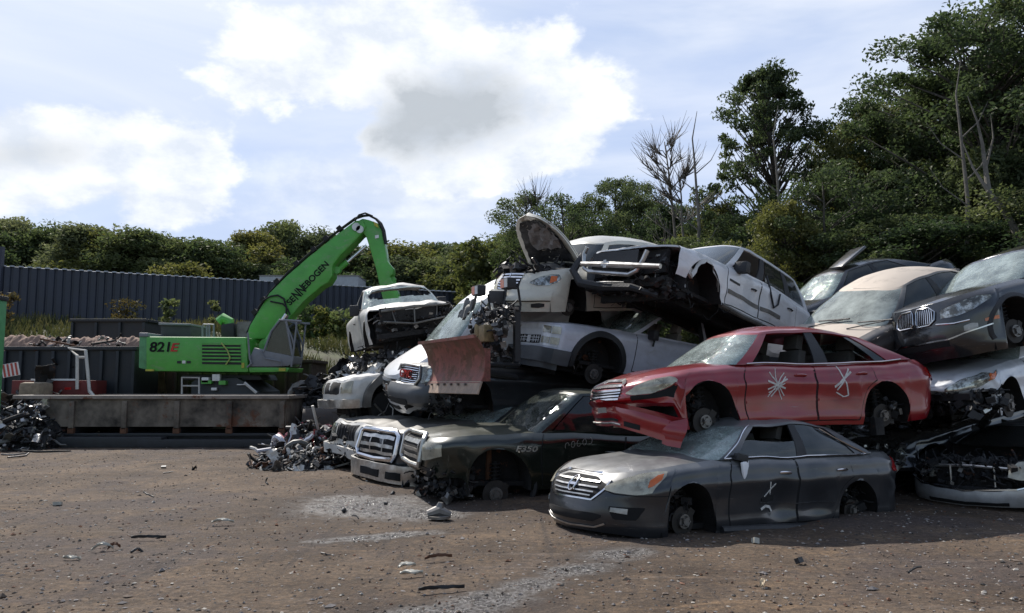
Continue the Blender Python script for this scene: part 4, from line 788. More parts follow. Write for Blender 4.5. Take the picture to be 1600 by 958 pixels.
def plow():
    t = thing('snow_plow', 'faded red snow plough blade with scraped lower edge, mounted ahead of the silver pickup', 'snow plough', POSE['plow'][:3], tuple(R(a) for a in POSE['plow'][3:]))
    PR = mat('faded_plough_red', (.20, .045, .035), .6, vary=.35, vs=4, rust=.6, col2=(.34, .12, .09), bump=.2)
    # local: x along the blade, -y towards the front face, z up
    W, H = 2.25, .72
    P = []; Q = []
    for i in range(21):
        x = -W/2+W*i/20; r = []
        for j in range(13):
            t_ = j/12; a = (t_-.42)*1.35; y = .52*(1-math.cos(a)); z = .54*math.sin(a)/math.sin(.78)*.72; r.append(Vector((x*(1+.0*t_), -y, z)))
        P.append(r); Q.append([q+Vector((0, .02, 0)) for q in r])
    mb = MB(); mb.slab(P, Q)
    for i in range(6): x = -W/2+.15+i*(W-.3)/5; mb.box((x, .08, -.02), (.02, .16, .5))
    mb.box((0, -.17, .395), (W, .05, .05)); mb.build('plow_blade', PR, t, sharp=40)
    mb = MB(); z0 = P[0][0].z; y0 = P[0][0].y; mb.box((0, y0-.01, z0-.07), (W+.04, .025, .2), rot=(-.35, 0, 0)); e = mb.build('cutting_edge', mat('scraped_edge', (.32, .23, .17), .6, vary=.4, vs=8, rust=.3), t)
    mb = MB()
    for i in range(7): mb.tube([(-W/2+.15+i*.27, y0-.04, z0-.02), (-W/2+.15+i*.27, y0+.0, z0-.02)], .018, 8)
    mb.build('bolt', M_['steel'], e)
    mb = MB(); mb.tube([(-.6, .1, -.1), (0, 1.1, -.2), (.6, .1, -.1)], .05, 8); mb.box((0, .9, .2), (.9, .12, .1)); mb.box((-.42, .9, .5), (.08, .1, .9)); mb.box((.42, .9, .5), (.08, .1, .9)); mb.box((0, .9, .92), (1.0, .08, .08)); mb.tube([(0, .9, .9), (0, .3, 0)], .04, 8); mb.tube([(-.3, 1, 0), (-.75, .15, .0)], .035, 8); mb.tube([(.3, 1, 0), (.75, .15, 0)], .035, 8)
    for a in (-.55, .55): mb.tube([(a, .9, .95), (a, .85, 1.25)], .02, 6)
    mb.tube([(-.2, .75, .9), (-.3, .6, 1.1), (-.1, .5, 1.0), (.1, .5, .7)], .012, 6); mb.build('lift_frame', M_['dark'], t)
    mb = MB(); mb.tube([(-.1, .72, .3), (-.1, .72, .62)], .11, 16); mb.box((.16, .7, .45), (.2, .2, .28)); mb.build('hydraulic_pump', mat('brassy_metal', (.25, .19, .1), .5, metal=.5, vary=.5, vs=12, rust=.2), t, bevel=.02)
    for x in (-.55, .55):
        mb = MB(); mb.box((x, .85, 1.3), (.24, .16, .18)); l = mb.build('plow_lamp', M_['dark'], t, bevel=.02); mb = MB(); mb.box((x-.06, .765, 1.3), (.12, .01, .14)); mb.build('amber_lens', M_['amber'], l); mb = MB(); mb.box((x+.06, .765, 1.3), (.1, .012, .14)); mb.build('lamp_lens', M_['clear_lens'], l)
    mb = MB(); P = [[Vector((-.55+.4*i/8, .5+.05*math.sin(i*2)+.03*j, .75+.05*math.sin(i+j*1.3)+.06*j)) for j in range(6)] for i in range(9)]; mb.slab(P, [[q-Vector((0, .01, .01)) for q in r] for r in P]); mb.build('bent_cover', P_GM, t)
    junk(t, (.0, .85, .45), (1.1, .35, .9), 200, 61, [M_['dark'], M_['steel'], M_['under']], size=.6)
    for o in t.children:
        if o.name.split('.')[0] in ('lift_frame', 'hydraulic_pump', 'engine_parts', 'bent_cover'): o.location = (0, -.2, .06)
        if o.name.startswith('lift_frame'): o.location = (0, .02, 0)
        if o.name.startswith('plow_lamp'): o.location = (0, -.15, 0)
    return t
def pt():
    c = Car(L=4.29, W=.85, lcf=.75, lcr=.3, mf=2.3, mr=4, zb=[(0, .22), (4.29, .25)], zt=[(0, .80), (.2, .87), (.7, .97), (1.4, 1.03), (4.29, 1.06)], nose=[(0, .0), (.35, -.02), (.5, .03), (.8, .12), (1, .22)], wid=[(0, .96), (.3, 1), (.55, 1), (.85, .95), (1, .88)],
            arch=[(.88, .40, .40), (3.45, .4, .38)], cowl=1.4, warps=[crumple((0, .6, .5), .5, .06, 3, 71)])
    c.place('cream_hatchback', 'cream retro hatchback with its bonnet standing wide open, on top of the silver pickup', 'car', POSE['pt'])
    c.gh(xb0=1.15, xb1=4.25, xr0=1.75, xr1=3.95, wb=.76, wr=.60, zr=[(1.7, 1.50), (2.4, 1.61), (3.2, 1.6), (4.0, 1.5)], lf=.4, lr=.2, lfr=.25, lrr=.2, m=4)
    pt_ = P_CREAM; c.shell(pt_); c.roof(pt_, crown=.06); c.pillars(pt_, B=(1.42,), Cc=(1.88, 2.1), hv=.86); c.windshield(G_['dark']); c.window(1.06, 1.38, G_['dark'], v1=.86); c.window(1.45, 1.86, G_['dark'], v1=.86); c.rear_glass(G_['dark']); c.seats(2.2, .35, rear=3.1)
    # open bonnet: outer skin, inner frame and a torn dark liner
    def hood(name, m, ins, off, t0=0, t1=1, par=None, th=.02, rag=False):
        P = []; Q = []; n = 18
        for i in range(n+1):
            t = t0+(t1-t0)*i/n; x = 1.35-1.2*t; y = max(.02, .70*(1-(t)**3.2)**.5*(1-.12*t)-ins); r = []
            for j in range(13):
                u = -1+j/6; r.append(Vector((x, u*y, 1.03+.06*(1-u*u)-.14*t*t+off+(random.uniform(-.02, .02) if rag else 0))))
            P.append(r); Q.append([q-Vector((0, 0, th)) for q in r])
        mb = MB(); mb.slab(P, Q); pv = Vector((1.35, 0, 1.06)); Mx = Matrix.Rotation(R(57), 3, 'Y'); mb.v = [tuple(pv+Mx @ (Vector(v)-pv)) for v in mb.v]
        return mb.build(name, m, par or c.root, sharp=60)
    random.seed(5); h = hood('bonnet', pt_, 0, 0); hood('bonnet_frame', P_CREAM, .0, -.03, 0, 1, h, .03); hood('bonnet_liner', M_['dark'], .12, -.062, .1, .88, h, .012, True)
    ra = MB(); P = [[Vector((.9-.09*i, -.45+.12*j+.03*math.sin(i*2.1), .93+.04*math.sin(i*1.7+j*2.3))) for j in range(7)] for i in range(7)]
    ra.slab(P, [[q-Vector((0, 0, .015)) for q in r] for r in P]); pv = Vector((1.35, 0, 1.06)); Mx = Matrix.Rotation(R(57), 3, 'Y'); ra.v = [tuple(pv+Mx @ (Vector(v)-pv)) for v in ra.v]; ra.build('torn_liner', M_['rag'], h)
    junk(c.root, (.75, 0, .93), (.8, 1.1, .16), 90, 72); mb = MB(); mb.box((.6, .25, 1.0), (.35, .4, .14)); c.bld(mb, 'air_box', M_['dark'], bevel=.03)
    mb = MB(); P = [[Vector((.75+.35*i/8, -.55+.75*j/8, 1.0+.1*math.sin(math.pi*i/8)*math.sin(math.pi*j/8))) for j in range(9)] for i in range(9)]; mb.slab(P, [[q-Vector((0, 0, .02)) for q in r] for r in P]); c.bld(mb, 'engine_cover', M_['dchrome'])
    g = c.patch('grille', [(-.30, .6), (-.1, .56), (.1, .56), (.30, .6)], [(-.36, .84), (-.2, .865), (.2, .865), (.36, .84)], M_['black'], off=.004, n=16)
    mb = MB()
    for z in (.61, .65, .69, .73, .77, .81, .845): w_ = .2+.16*(z-.56)/.3; c.stroke(mb, [(-w_, z), (w_, z)], .02, .022)
    c.stroke(mb, [(0, .57), (0, .86)], .02, .03); c.bld(mb, 'grille_bar', M_['chrome'], g)
    c.patch('front_bumper', [(-.95, .42), (.95, .42)], [(-.95, .58), (.95, .58)], pt_, off=.055, th=.06, n=30); c.bld(c.stroke(MB(), [(-.95, .405), (.95, .405)], .012, .012), 'bumper_seam', M_['black'])
    c.patch('lower_grille', [(-.3, .28), (.3, .28)], [(-.3, .37), (.3, .37)], M_['black'], off=.005)
    mb = MB(); 
    for k in range(9): c.stroke(mb, [(-.28+.07*k, .285), (-.28+.07*k, .365)], .012, .015)
    c.bld(mb, 'grille_mesh', M_['seatg'])
    for sd in (-1, 1):
        h = c.patch('headlight', [(.50, .70), (.65, .66), (.85, .67), (1.0, .73), (1.06, .79)], [(.5, .71), (.65, .79), (.85, .85), (1.0, .85), (1.06, .80)], M_['clear_lens'], off=.014, n=18, sd=sd); c.patch('indicator_lens', [(.86, .70), (.98, .745)], [(.86, .82), (.98, .82)], M_['amber'], off=.018, sd=sd, parent=h, n=6)
        c.patch('fog_light', [(.62, .30), (.75, .29), (.85, .31)], [(.62, .36), (.75, .375), (.85, .36)], M_['dark'], off=.008, sd=sd)
    c.door(1.48, 2.5, pt_, hx=2.3, hz=.88, top=lambda x: c.zt(x)-.02); c.door(2.52, 3.4, pt_, arch=(3.45, .4, .43), hx=3.25, hz=.88, top=lambda x: c.zt(x)-.02)
    c.hub(.9, .30, y=.72); c.hub(3.45, .3)
    mb = MB(); mb.box((-.06, .1, .47), (.05, .4, .22)); mb.box((-.06, -.12, .40), (.03, .06, .5), rot=(0, .1, 0)); c.bld(mb, 'plate_holder', M_['dark'], bevel=.01)
    return c
def tahoe():
    c = truck(L=4.9, W=1.0, zt=[(0, 1.06), (.2, 1.10), (1.0, 1.16), (1.6, 1.19), (5.1, 1.2)], zb=[(0, .62), (.5, .6), (.55, .42), (5.1, .48)], arch=[(1.0, .55, .5, .95)], mf=4, lcf=.4, bulk=True,
              warps=[crumple((.8, -.9, 1.0), .55, .04, 3, 81), crumple((.2, 0, 1.1), .8, .05, 2, 82), dent((2.6, -1, .8), .5, .05), crumple((1.5, -.9, .5), .4, .05, 4, 83), lambda q: q+Vector((0, 0, -.05*max(0, q.x-3.3)))])
    c.place('white_suv', 'white utility vehicle with smashed front and dangling grille bar, tilted on top of the pile', 'suv', POSE['tahoe'])
    c.gh(xb0=1.45, xb1=4.85, xr0=2.3, xr1=4.6, wb=.9, wr=.70, zr=[(2.2, 1.76), (2.8, 1.84), (4.0, 1.84), (4.9, 1.76)], lf=.3, lr=.1, lfr=.16, lrr=.1, m=5)
    pt = P_WHITE; c.shell(pt, skipfront=.80); c.deck('bonnet', 0, 1.6, pt, crown=.05, n=20, th=.03); c.roof(pt)
    c.pillars(pt, B=(1.36, 1.72), Cc=(1.95, 2.1), A=(.92, 1.05), hv=.9); c.windshield(G_['clean'], e=.92); c.window(1.42, 1.70, G_['dark'], v1=.9); c.window(1.76, 1.94, G_['dark'], v1=.9); c.rear_glass(G_['dark'], e=2.1); c.seats(2.55, .5, rear=3.5)
    mb = MB(); mb.box((.62, 0, .62), (.5, 1.5, .5)); mb.box((.3, 0, .85), (.08, 1.5, .4)); mb.box((.25, 0, .48), (.14, 1.7, .14)); c.bld(mb, 'radiator', M_['under'])
    junk(c.root, (.42, 0, .75), (.4, 1.5, .5), 160, 84, size=.6); junk(c.root, (.5, -.2, .42), (.9, 1.5, .25), 120, 85, size=.6)
    mb = MB(); x = -.16; a = .16
    mb.tube([(x-.03, .68, .76), (x-.05, .0, .69), (x-.03, -.98, .60)], [.04, .055, .04], 8); mb.tube([(x, .62, 1.06), (x, .68, .95), (x, .62, .68), (x, .5, .62), (x, -.35, .52), (x, -.5, .58), (x, -.6, .76), (x, -.66, .90)], .038, 8)
    mb.box((x-.08, .1, .70), (.04, .17, .06)); mb.box((x-.08, .1, .70), (.04, .07, .13)); g = c.bld(mb, 'grille_frame', M_['dchrome'], label='silver grille frame hanging loose with cross-shaped badge')
    mb = MB(); mb.box((x+.05, .02, .78), (.02, .95, .32)); c.bld(mb, 'grille_mesh', M_['dark'], g)
    mb = MB(); mb.tube([(.1, .95, 1.05), (-.05, .98, .7), (-.02, .8, .48), (.1, .4, .42), (.0, -.3, .36), (.2, -.7, .25)], [.05, .07, .075, .075, .06, .04], 8); mb.tube([(.05, .5, .5), (.0, .2, .47), (.05, -.1, .46)], .010, 6, mi=1); c.bld(mb, 'hanging_bumper_trim', [M_['dark'], M_['dchrome']])
    # torn wing strips at the arch
    mb = MB(); P = [[Vector((.60+.8*i/12, -1.0-.02*math.sin(i*1.9)-.02*j, 1.06-.012*(i-6)**2*(.8+.02*j)-.035*j+.012*math.sin(i*2.3+j))) for j in range(3)] for i in range(13)]; mb.slab(P, [[q+Vector((0, .012, 0)) for q in r] for r in P]); c.bld(mb, 'torn_wing_edge', P_WHITE2)
    mb = MB(); mb.box((.62, -.96, .73), (.15, .05, .14), rot=(0, .2, .2)); c.bld(mb, 'wing_bracket', P_WHITE2)
    c.door(1.66, 2.78, pt, hx=2.56, hz=.96, hm=M_['dark'], top=lambda x: c.zt(x)-.02); c.door(2.8, 4.1, pt, hx=3.85, hz=.96, hm=M_['dark'], top=lambda x: c.zt(x)-.02)
    c.bld(c.stroke(MB(), [(c.sx(1.68), .72), (c.sx(2.76), .70)], .07, .016), 'door_moulding', P_GM); c.bld(c.stroke(MB(), [(c.sx(2.82), .70), (c.sx(3.5), .70)], .07, .016), 'door_moulding', P_GM)
    c.bld(c.stroke(MB(), [(c.sx(1.72), .925), (c.sx(2.05), .915)], .04, .012), 'badge', M_['dark'])
    loose_wires(c, [(.3, -.6, .6), (.5, -.8, .5), (.35, .1, .45), (1.0, -.7, .55), (1.6, -.9, .45)], 5, 12)
    c.mirror(c.sx(1.95), 1.26, M_['dark'], off=.15, size=(.14, .24, .2)); 
    mb = MB(); mb.tube([c.Gp(1.42, .3)+Vector((0, -.02, 0)), c.Gp(1.45, 0)+Vector((0, -.05, 0)), c.pt(c.sx(3.05), 1.0, -1, .03), c.pt(c.sx(3.2), .8, -1, .03), c.pt(c.sx(3.35), .9, -1, .03), c.pt(c.sx(3.4), 1.1, -1, .03)], .018, 6); c.bld(mb, 'seat_belt', M_['dark'])
    mb = MB(); mb.box((2.8, -.42, .42), (4.6, .08, .14)); mb.box((2.8, .42, .42), (4.6, .08, .14)); c.bld(mb, 'chassis_frame', M_['under'])
    mb = MB(); mb.tube([(1.55, -.95, .44), (2.2, -1.0, .40), (2.9, -.98, .42)], .05, 8); c.bld(mb, 'sill_trim', P_GM)
    return c
def dodge():
    c = truck(L=5.4, W=.98, warps=[crumple((.3, 0, .9), 1.3, .13, 2.0, 91), crumple((2.6, 0, 1.85), 1.3, .05, 1.8, 92)], zt=[(0, 1.1), (1.0, 1.22), (1.6, 1.26), (5.4, 1.28)], mf=3.2, lcf=.5)
    c.place('grimy_white_pickup', 'grimy white pickup truck with a hole through its windshield, topping the leftmost stack', 'pickup truck', POSE['dodge'])
    c.gh(xb0=1.45, xb1=3.4, xr0=2.2, xr1=3.3, wb=.9, wr=.72, zr=[(2.2, 1.80), (2.8, 1.86), (3.4, 1.84)], lf=.25, lr=.06, lfr=.14, lrr=.06, m=6)
    pt = P_WHITE2; c.shell(pt, skipfront=.78); c.deck('bonnet', 0, 1.6, pt, crown=.06, n=20, th=.03); c.roof(pt); c.deck('truck_bed', 3.5, 5.35, M_['under'], crown=0)
    c.pillars(pt, B=(1.93,), Cc=(1.96, 2.1), A=(.92, 1.06)); c.seats(2.5, .5)
    # windshield with a ragged hole
    mb = MB(); n = 40; m = 16
    V = {}; 
    for i in range(n):
        for j in range(m):
            u = -.92+1.84*(i+.5)/n; v = .95*(j+.5)/m; hx = (u-.15)/.58; hy = (v-.66)/.24
            if hx*hx+hy*hy+.35*math.sin(i*1.3+j)*.5 < 1: continue
            a = -.92+1.84*i/n; b = -.92+1.84*(i+1)/n; q = [c.Gp(abs(p_), vv, -1 if p_ > 0 else 1) for p_, vv in ((a, .95*j/m), (b, .95*j/m), (b, .95*(j+1)/m), (a, .95*(j+1)/m))]; mb.add(q, [(0, 1, 2, 3)])
    c.bld(mb, 'windshield', G_['crack'], sharp=60)
    junk(c.root, (.3, 0, .75), (.4, 1.6, .55), 200, 93, size=.6); mb = MB(); mb.box((.45, 0, .7), (.3, 1.6, .5)); mb.box((.12, .1, .95), (.06, 1.3, .3), rot=(0, .1, 0)); mb.box((.1, 0, .55), (.1, 1.7, .1)); c.bld(mb, 'radiator', M_['under'])
    mb = MB()
    for y in (-.5, .0, .45): mb.box((.06, y, .93), (.03, .03, .34))
    mb.tube([(.06, -.75, 1.08), (.02, 0, 1.1), (.08, .7, 1.05)], .025, 6); mb.tube([(.06, -.7, .8), (.0, 0, .77), (.08, .7, .8)], .025, 6); c.bld(mb, 'grille_frame', P_GM)
    c.mirror(c.sx(1.95), 1.32, M_['dark'], off=.16, size=(.1, .22, .25)); c.mirror(c.sx(1.95), 1.32, M_['dark'], sd=1, off=.16, size=(.1, .22, .25))
    for sd in (-1, 1): c.door(1.66, 3.0, pt, sd=sd, hx=2.8, hz=1.02, hm=M_['dark'], top=lambda x: c.zt(x)-.02)
    return c
def white_van():
    c = sedan('van', L=5.0, W=.97, zt=[(0, .92), (.2, 1.0), (.8, 1.10), (1.3, 1.16), (5.0, 1.2)], zb=[(0, .24), (5, .25)], arch=[(1.0, .4, .4), (3.9, .4, .4)], nose=[(0, .05), (.3, 0), (.6, .0), (1, .12)], mf=3.2, cowl=1.35, lcf=.5, warps=[crumple((.2, -.6, .4), .5, .05, 3, 101)])
    c.place('white_van', 'white minivan with four-bar chrome grille, nose down behind the dark grey utility vehicle', 'van', POSE['white'])
    c.gh(xb0=1.05, xb1=4.95, xr0=2.1, xr1=4.6, wb=.87, wr=.68, zr=[(2.1, 1.66), (3, 1.75), (4.7, 1.7)], lf=.4, lr=.15, lfr=.2, lrr=.15, m=5)
    pt = P_WHITE; c.shell(pt); c.deck('bonnet', 0, 1.3, pt, crown=.06); c.roof(pt); c.pillars(pt, B=(1.3, 1.7), Cc=(1.93, 2.1), A=(.9, 1.05)); c.windshield(G_['crack']); 
    for a, b in ((1.06, 1.28), (1.33, 1.68), (1.72, 1.93)): c.window(a, b, G_['dark'])
    g = c.patch('grille', [(-.5, .56), (-.3, .52), (.3, .52), (.5, .56)], [(-.5, .88), (.5, .88)], M_['black'], off=.004, n=14); mb = MB()
    for z in (.86, .76, .66, .56): c.stroke(mb, [(-.5, z), (.5, z)], .04, .02)
    c.bld(mb, 'grille_bar', M_['chrome'], g); mb = MB(); mb.tube([c.pt(a, b, -1, .025) for a, b in ((-.06, .7), (.06, .7), (.05, .8), (-.05, .8))], .018, 6, closed=True); c.bld(mb, 'emblem', M_['chrome'], g)
    for sd in (-1, 1): c.patch('headlight', [(.58, .68), (1.05, .74)], [(.58, .88), (.8, .95), (1.05, .98)], M_['clear_lens'], off=.01, sd=sd); c.patch('fog_light_recess', [(.55, .34), (.85, .34)], [(.55, .42), (.85, .46)], M_['black'], off=.005, sd=sd)
    c.patch('lower_grille', [(-.35, .33), (.35, .33)], [(-.35, .42), (.35, .42)], M_['black'], off=.005); c.hub(1.0, .32)
    c.door(1.4, 2.5, pt, hx=2.3, hz=.9)
    return c
def gmc():
    c = sedan('suv', L=4.9, W=.95, zt=[(0, .98), (.2, 1.03), (1.0, 1.1), (1.5, 1.12), (4.9, 1.15)], zb=[(0, .34), (4.9, .35)], arch=[(.95, .45, .42), (3.8, .45, .42)], nose=[(0, .03), (.3, -.03), (.5, .02), (1, .1)], mf=3.2, cowl=1.5, lcf=.45, warps=[crumple((.3, -.8, .6), .6, .08, 3, 111)])
    c.place('dark_grey_suv', 'dark grey utility vehicle with red letters on its grille, under the snow plough blade', 'suv', POSE['gmc'])
    c.gh(xb0=1.3, xb1=4.8, xr0=2.1, xr1=4.5, wb=.85, wr=.66, zr=[(2.1, 1.6), (3, 1.7), (4.7, 1.66)], m=5)
    pt = P_DGREY; c.shell(pt); c.deck('bonnet', 0, 1.45, pt, crown=.06); c.roof(pt); c.pillars(pt, B=(1.4, 1.75), A=(.9, 1.05)); c.windshield(G_['dark']); c.window(1.06, 1.38, G_['dark']); c.window(1.45, 1.73, G_['dark'])
    g = c.patch('grille', [(-.42, .70), (.42, .70)], [(-.46, .98), (.46, .98)], M_['black'], off=.004, n=14); mb = MB()
    for k in range(8): c.stroke(mb, [(-.42, .72+k*.034), (.42, .72+k*.034)], .011, .012)
    c.bld(mb, 'grille_bar', M_['chrome'], g); mb = MB(); mb.tube([c.pt(a, b, -1, .02) for a, b in ((-.44, .68), (-.5, .8), (-.49, .99), (0, 1.01), (.49, .99), (.5, .8), (.44, .68), (0, .665))], .025, 8, closed=True); c.bld(mb, 'grille_frame', M_['dchrome'], g)
    q = c.pt(0, .84, -1, .035); q.y = 0; text('GMC', .2, .008, M_['redlens'], c.root, Matrix.Translation(q) @ Matrix.Rotation(R(-90), 4, 'Z') @ Matrix.Rotation(R(90), 4, 'X'), 'lettering', 0, 1.25)
    b = c.patch('front_bumper', [(-1.0, .42), (1.0, .42)], [(-1.0, .66), (1.0, .66)], P_BUMP, off=.08, th=.05, n=24); c.patch('lower_grille', [(-.4, .36), (.4, .36)], [(-.4, .46), (.4, .46)], M_['black'], off=.09, parent=b)
    for sd in (-1, 1): c.patch('headlight', [(.55, .74), (.95, .76)], [(.55, .98), (.95, .97)], M_['clear_lens'], off=.01, sd=sd)
    junk(c.root, (.5, -.75, .45), (.7, .4, .4), 110, 112, [M_['dark'], M_['under'], M_['dchrome']], size=.55)
    return c
def old_suv():
    c = truck(L=4.6, W=.92, lcf=.3, zt=[(0, .98), (1.3, 1.08), (4.6, 1.1)], arch=[(.88, .48, .42), (3.6, .48, .4)], cowl=1.4, warps=[crumple((1.7, 0, 1.3), 1.3, .22, 1.7, 121), crumple((.3, -.4, .8), .7, .05, 3, 122)], zb=[(0, .42), (4.6, .42)])
    c.place('flattened_white_suv', 'white off-roader with fender flare and chrome bumper, its cabin flattened under the grimy white pickup', 'suv', POSE['old'])
    c.gh(xb0=1.2, xb1=4.5, xr0=1.9, xr1=4.2, wb=.82, wr=.72, zr=[(1.8, 1.45), (3, 1.4), (4.4, 1.4)], m=6, lf=.15)
    pt = P_WHITE2; c.shell(pt); c.deck('bonnet', 0, 1.3, P_WHITE, crown=.05); c.roof(pt); c.pillars(pt, B=(1.4, 1.7)); 
    g = c.patch('grille', [(-.42, .72), (.42, .72)], [(-.42, .94), (.42, .94)], M_['black'], off=.004)
    for sd in (-1, 1): c.patch('headlight', [(.5, .72), (.85, .72)], [(.5, .93), (.85, .93)], M_['haze_lens'], off=.012, sd=sd)
    c.patch('front_bumper', [(-1.0, .44), (1.0, .44)], [(-1.0, .60), (1.0, .60)], M_['dchrome'], off=.12, th=.05, n=20); c.lip(.88, .48, .42, P_GM, w_=.13, off=.10)
    mb = MB(); mb.tube([(.88, -.62, .36), (.88, -.86, .36)], .36, 26); c.bld(mb, 'tyre', M_['rubber'], bevel=.05); junk(c.root, (1.8, -.6, 1.0), (1.4, .4, .4), 80, 123, [M_['dark'], P_GM, M_['dchrome']])
    return c
def tan():
    c = sedan('tan', L=5.05, W=.94, zt=[(0, .70), (.15, .75), (.6, .86), (1.45, .96), (2.4, .98), (3.6, 1.0), (4.3, 1.05), (5.05, 1.02)], arch=[(1.0, .34, .37), (3.95, .34, .36)])
    c.place('dusty_sedan', 'dark sedan coated in tan dust, between the white utility vehicle and the black one', 'car', POSE['tan'])
    c.gh(xb0=1.15, xb1=4.5, xr0=2.05, xr1=3.55, wb=.84, wr=.60, zr=[(2.0, 1.40), (2.5, 1.50), (2.95, 1.51), (3.6, 1.42)], lf=.42, lr=.2, lfr=.22, lrr=.15)
    pt = P_TAN; c.shell(pt); c.deck('bonnet', 0, 1.38, pt, crown=.055, ridge=.012); c.deck('boot_lid', 4.45, 5.05, pt, crown=.02); c.roof(pt); c.pillars(pt, B=(1.45,), Cc=(1.93, 2.1)); c.windshield(G_['wind'])
    c.window(1.06, 1.42, G_['dark']); c.window(1.48, 1.90, G_['dark']); c.rear_glass(G_['dark']); c.seats(2.3, .3, rear=3.3, m=M_['seatg'])
    mb = MB(); 
    for y in (-.45, .35): mb.tube([(1.05, y, .985), (1.25, y-.3, 1.03), (1.32, y-.5, 1.055)], .010, 6); mb.tube([(1.26, y-.05, 1.04), (1.34, y-.62, 1.07)], .013, 6)
    c.bld(mb, 'wiper', M_['dark']); c.mirror(c.sx(1.8), 1.0, M_['dark'], sd=1, off=.14); c.mirror(c.sx(1.85), 1.0, pt, off=.12)
    c.door(1.55, 2.68, pt, hx=2.45, hz=.82, top=lambda x: c.zt(x)-.02); c.door(2.7, 3.7, pt, arch=(3.95, .34, .4), hx=3.5, hz=.84, top=lambda x: c.zt(x)-.02)
    for sd in (-1, 1): c.patch('headlight', [(.5, .6), (1.05, .66)], [(.5, .69), (1.05, .78)], M_['clear_lens'], off=.01, sd=sd)
    c.patch('grille', [(-.4, .52), (.4, .52)], [(-.4, .68), (.4, .68)], M_['black'], off=.004); c.hub(1.0, .3); c.hub(3.95, .3)
    return c
def bmw():
    c = sedan('bmw', L=4.7, W=.94, zt=[(0, .90), (.15, .95), (.6, 1.02), (1.4, 1.10), (4.7, 1.15)], zb=[(0, .12), (1.3, .14), (1.4, .24), (4.7, .3)], arch=[(.90, .40, .44), (3.75, .4, .42)], nose=[(0, .06), (.3, 0), (.6, .02), (1, .12)], mf=2.7, cowl=1.4, lcf=.6, warps=[crumple((.1, .5, .3), .7, .07, 3, 131)])
    c.place('black_suv', 'black utility vehicle with twin kidney-shaped grilles, nose down over the dusty sedan', 'suv', POSE['bmw'])
    c.gh(xb0=1.1, xb1=4.65, xr0=2.0, xr1=4.3, wb=.84, wr=.64, zr=[(2.0, 1.60), (3, 1.68), (4.4, 1.64)], m=4.5, lf=.4)
    pt = P_BLK; c.shell(pt); c.deck('bonnet', 0, 1.38, pt, crown=.06, ridge=.015); c.roof(pt); c.pillars(pt, B=(1.4, 1.75), A=(.9, 1.04)); c.windshield(G_['crack']); c.window(1.06, 1.37, G_['dark']); c.window(1.45, 1.73, G_['dark'])
    for sd in (-1, 1):
        k = [(.035, .70), (.06, .655), (.25, .655), (.32, .70), (.33, .78)], [(.035, .82), (.06, .86), (.25, .855), (.33, .80)]
        g = c.patch('kidney_grille', *k, M_['black'], off=.006, sd=sd, n=12); mb = MB()
        for i in range(8): y = .065+.033*i; c.stroke(mb, [(y, .665), (y, .85)], .012, .016, sd)
        c.bld(mb, 'grille_bar', M_['chrome'], g); mb = MB(); mb.tube([c.pt(a, b, sd, .016) for a, b in ((.03, .69), (.06, .645), (.25, .645), (.33, .70), (.345, .80), (.26, .865), (.06, .87), (.03, .83))], .012, 6, closed=True); c.bld(mb, 'grille_frame', M_['chrome'], g)
        h = c.patch('headlight', [(.42, .70), (.6, .69), (.85, .74), (1.12, .86)], [(.42, .80), (.7, .87), (.95, .91), (1.12, .90)], M_['clear_lens'], off=.01, n=16, sd=sd)
        c.patch('fog_light', [(.72, .48), (.82, .46), (.9, .5)], [(.72, .55), (.82, .57), (.9, .55)], M_['clear_lens'], off=.012, sd=sd, n=8)
        c.patch('side_marker', [(1.0, .55), (1.22, .56)], [(1.0, .59), (1.22, .61)], M_['amber'], off=.008, sd=sd)
    mb = MB(); c.stroke(mb, [(-.8, .44), (-.5, .40), (.5, .40), (.72, .45), (1.1, .5)], .018, .02); c.bld(mb, 'bumper_trim', M_['chrome']); c.patch('lower_grille', [(-.5, .30), (.5, .30)], [(-.5, .38), (.5, .38)], M_['black'], off=.004)
    c.lip(.90, .40, .44, M_['dark'], w_=.05, off=.02); c.door(1.52, 2.6, pt, hx=2.35, hz=.9); c.hub(.92, .36, r=.17, y=.84); c.hub(3.75, .36, y=.84)
    mb = MB(); q = c.pt(1.1, .66, -1, 0)
    mb.tube([c.pt(.35, .63, -1, .01), c.pt(.6, .60, -1, .015), c.pt(.8, .61, -1, .01)], .014, 6); c.bld(mb, 'crease_trim', M_['chrome'])
    c.mirror(c.sx(1.8), 1.14, pt, off=.14)
    return c
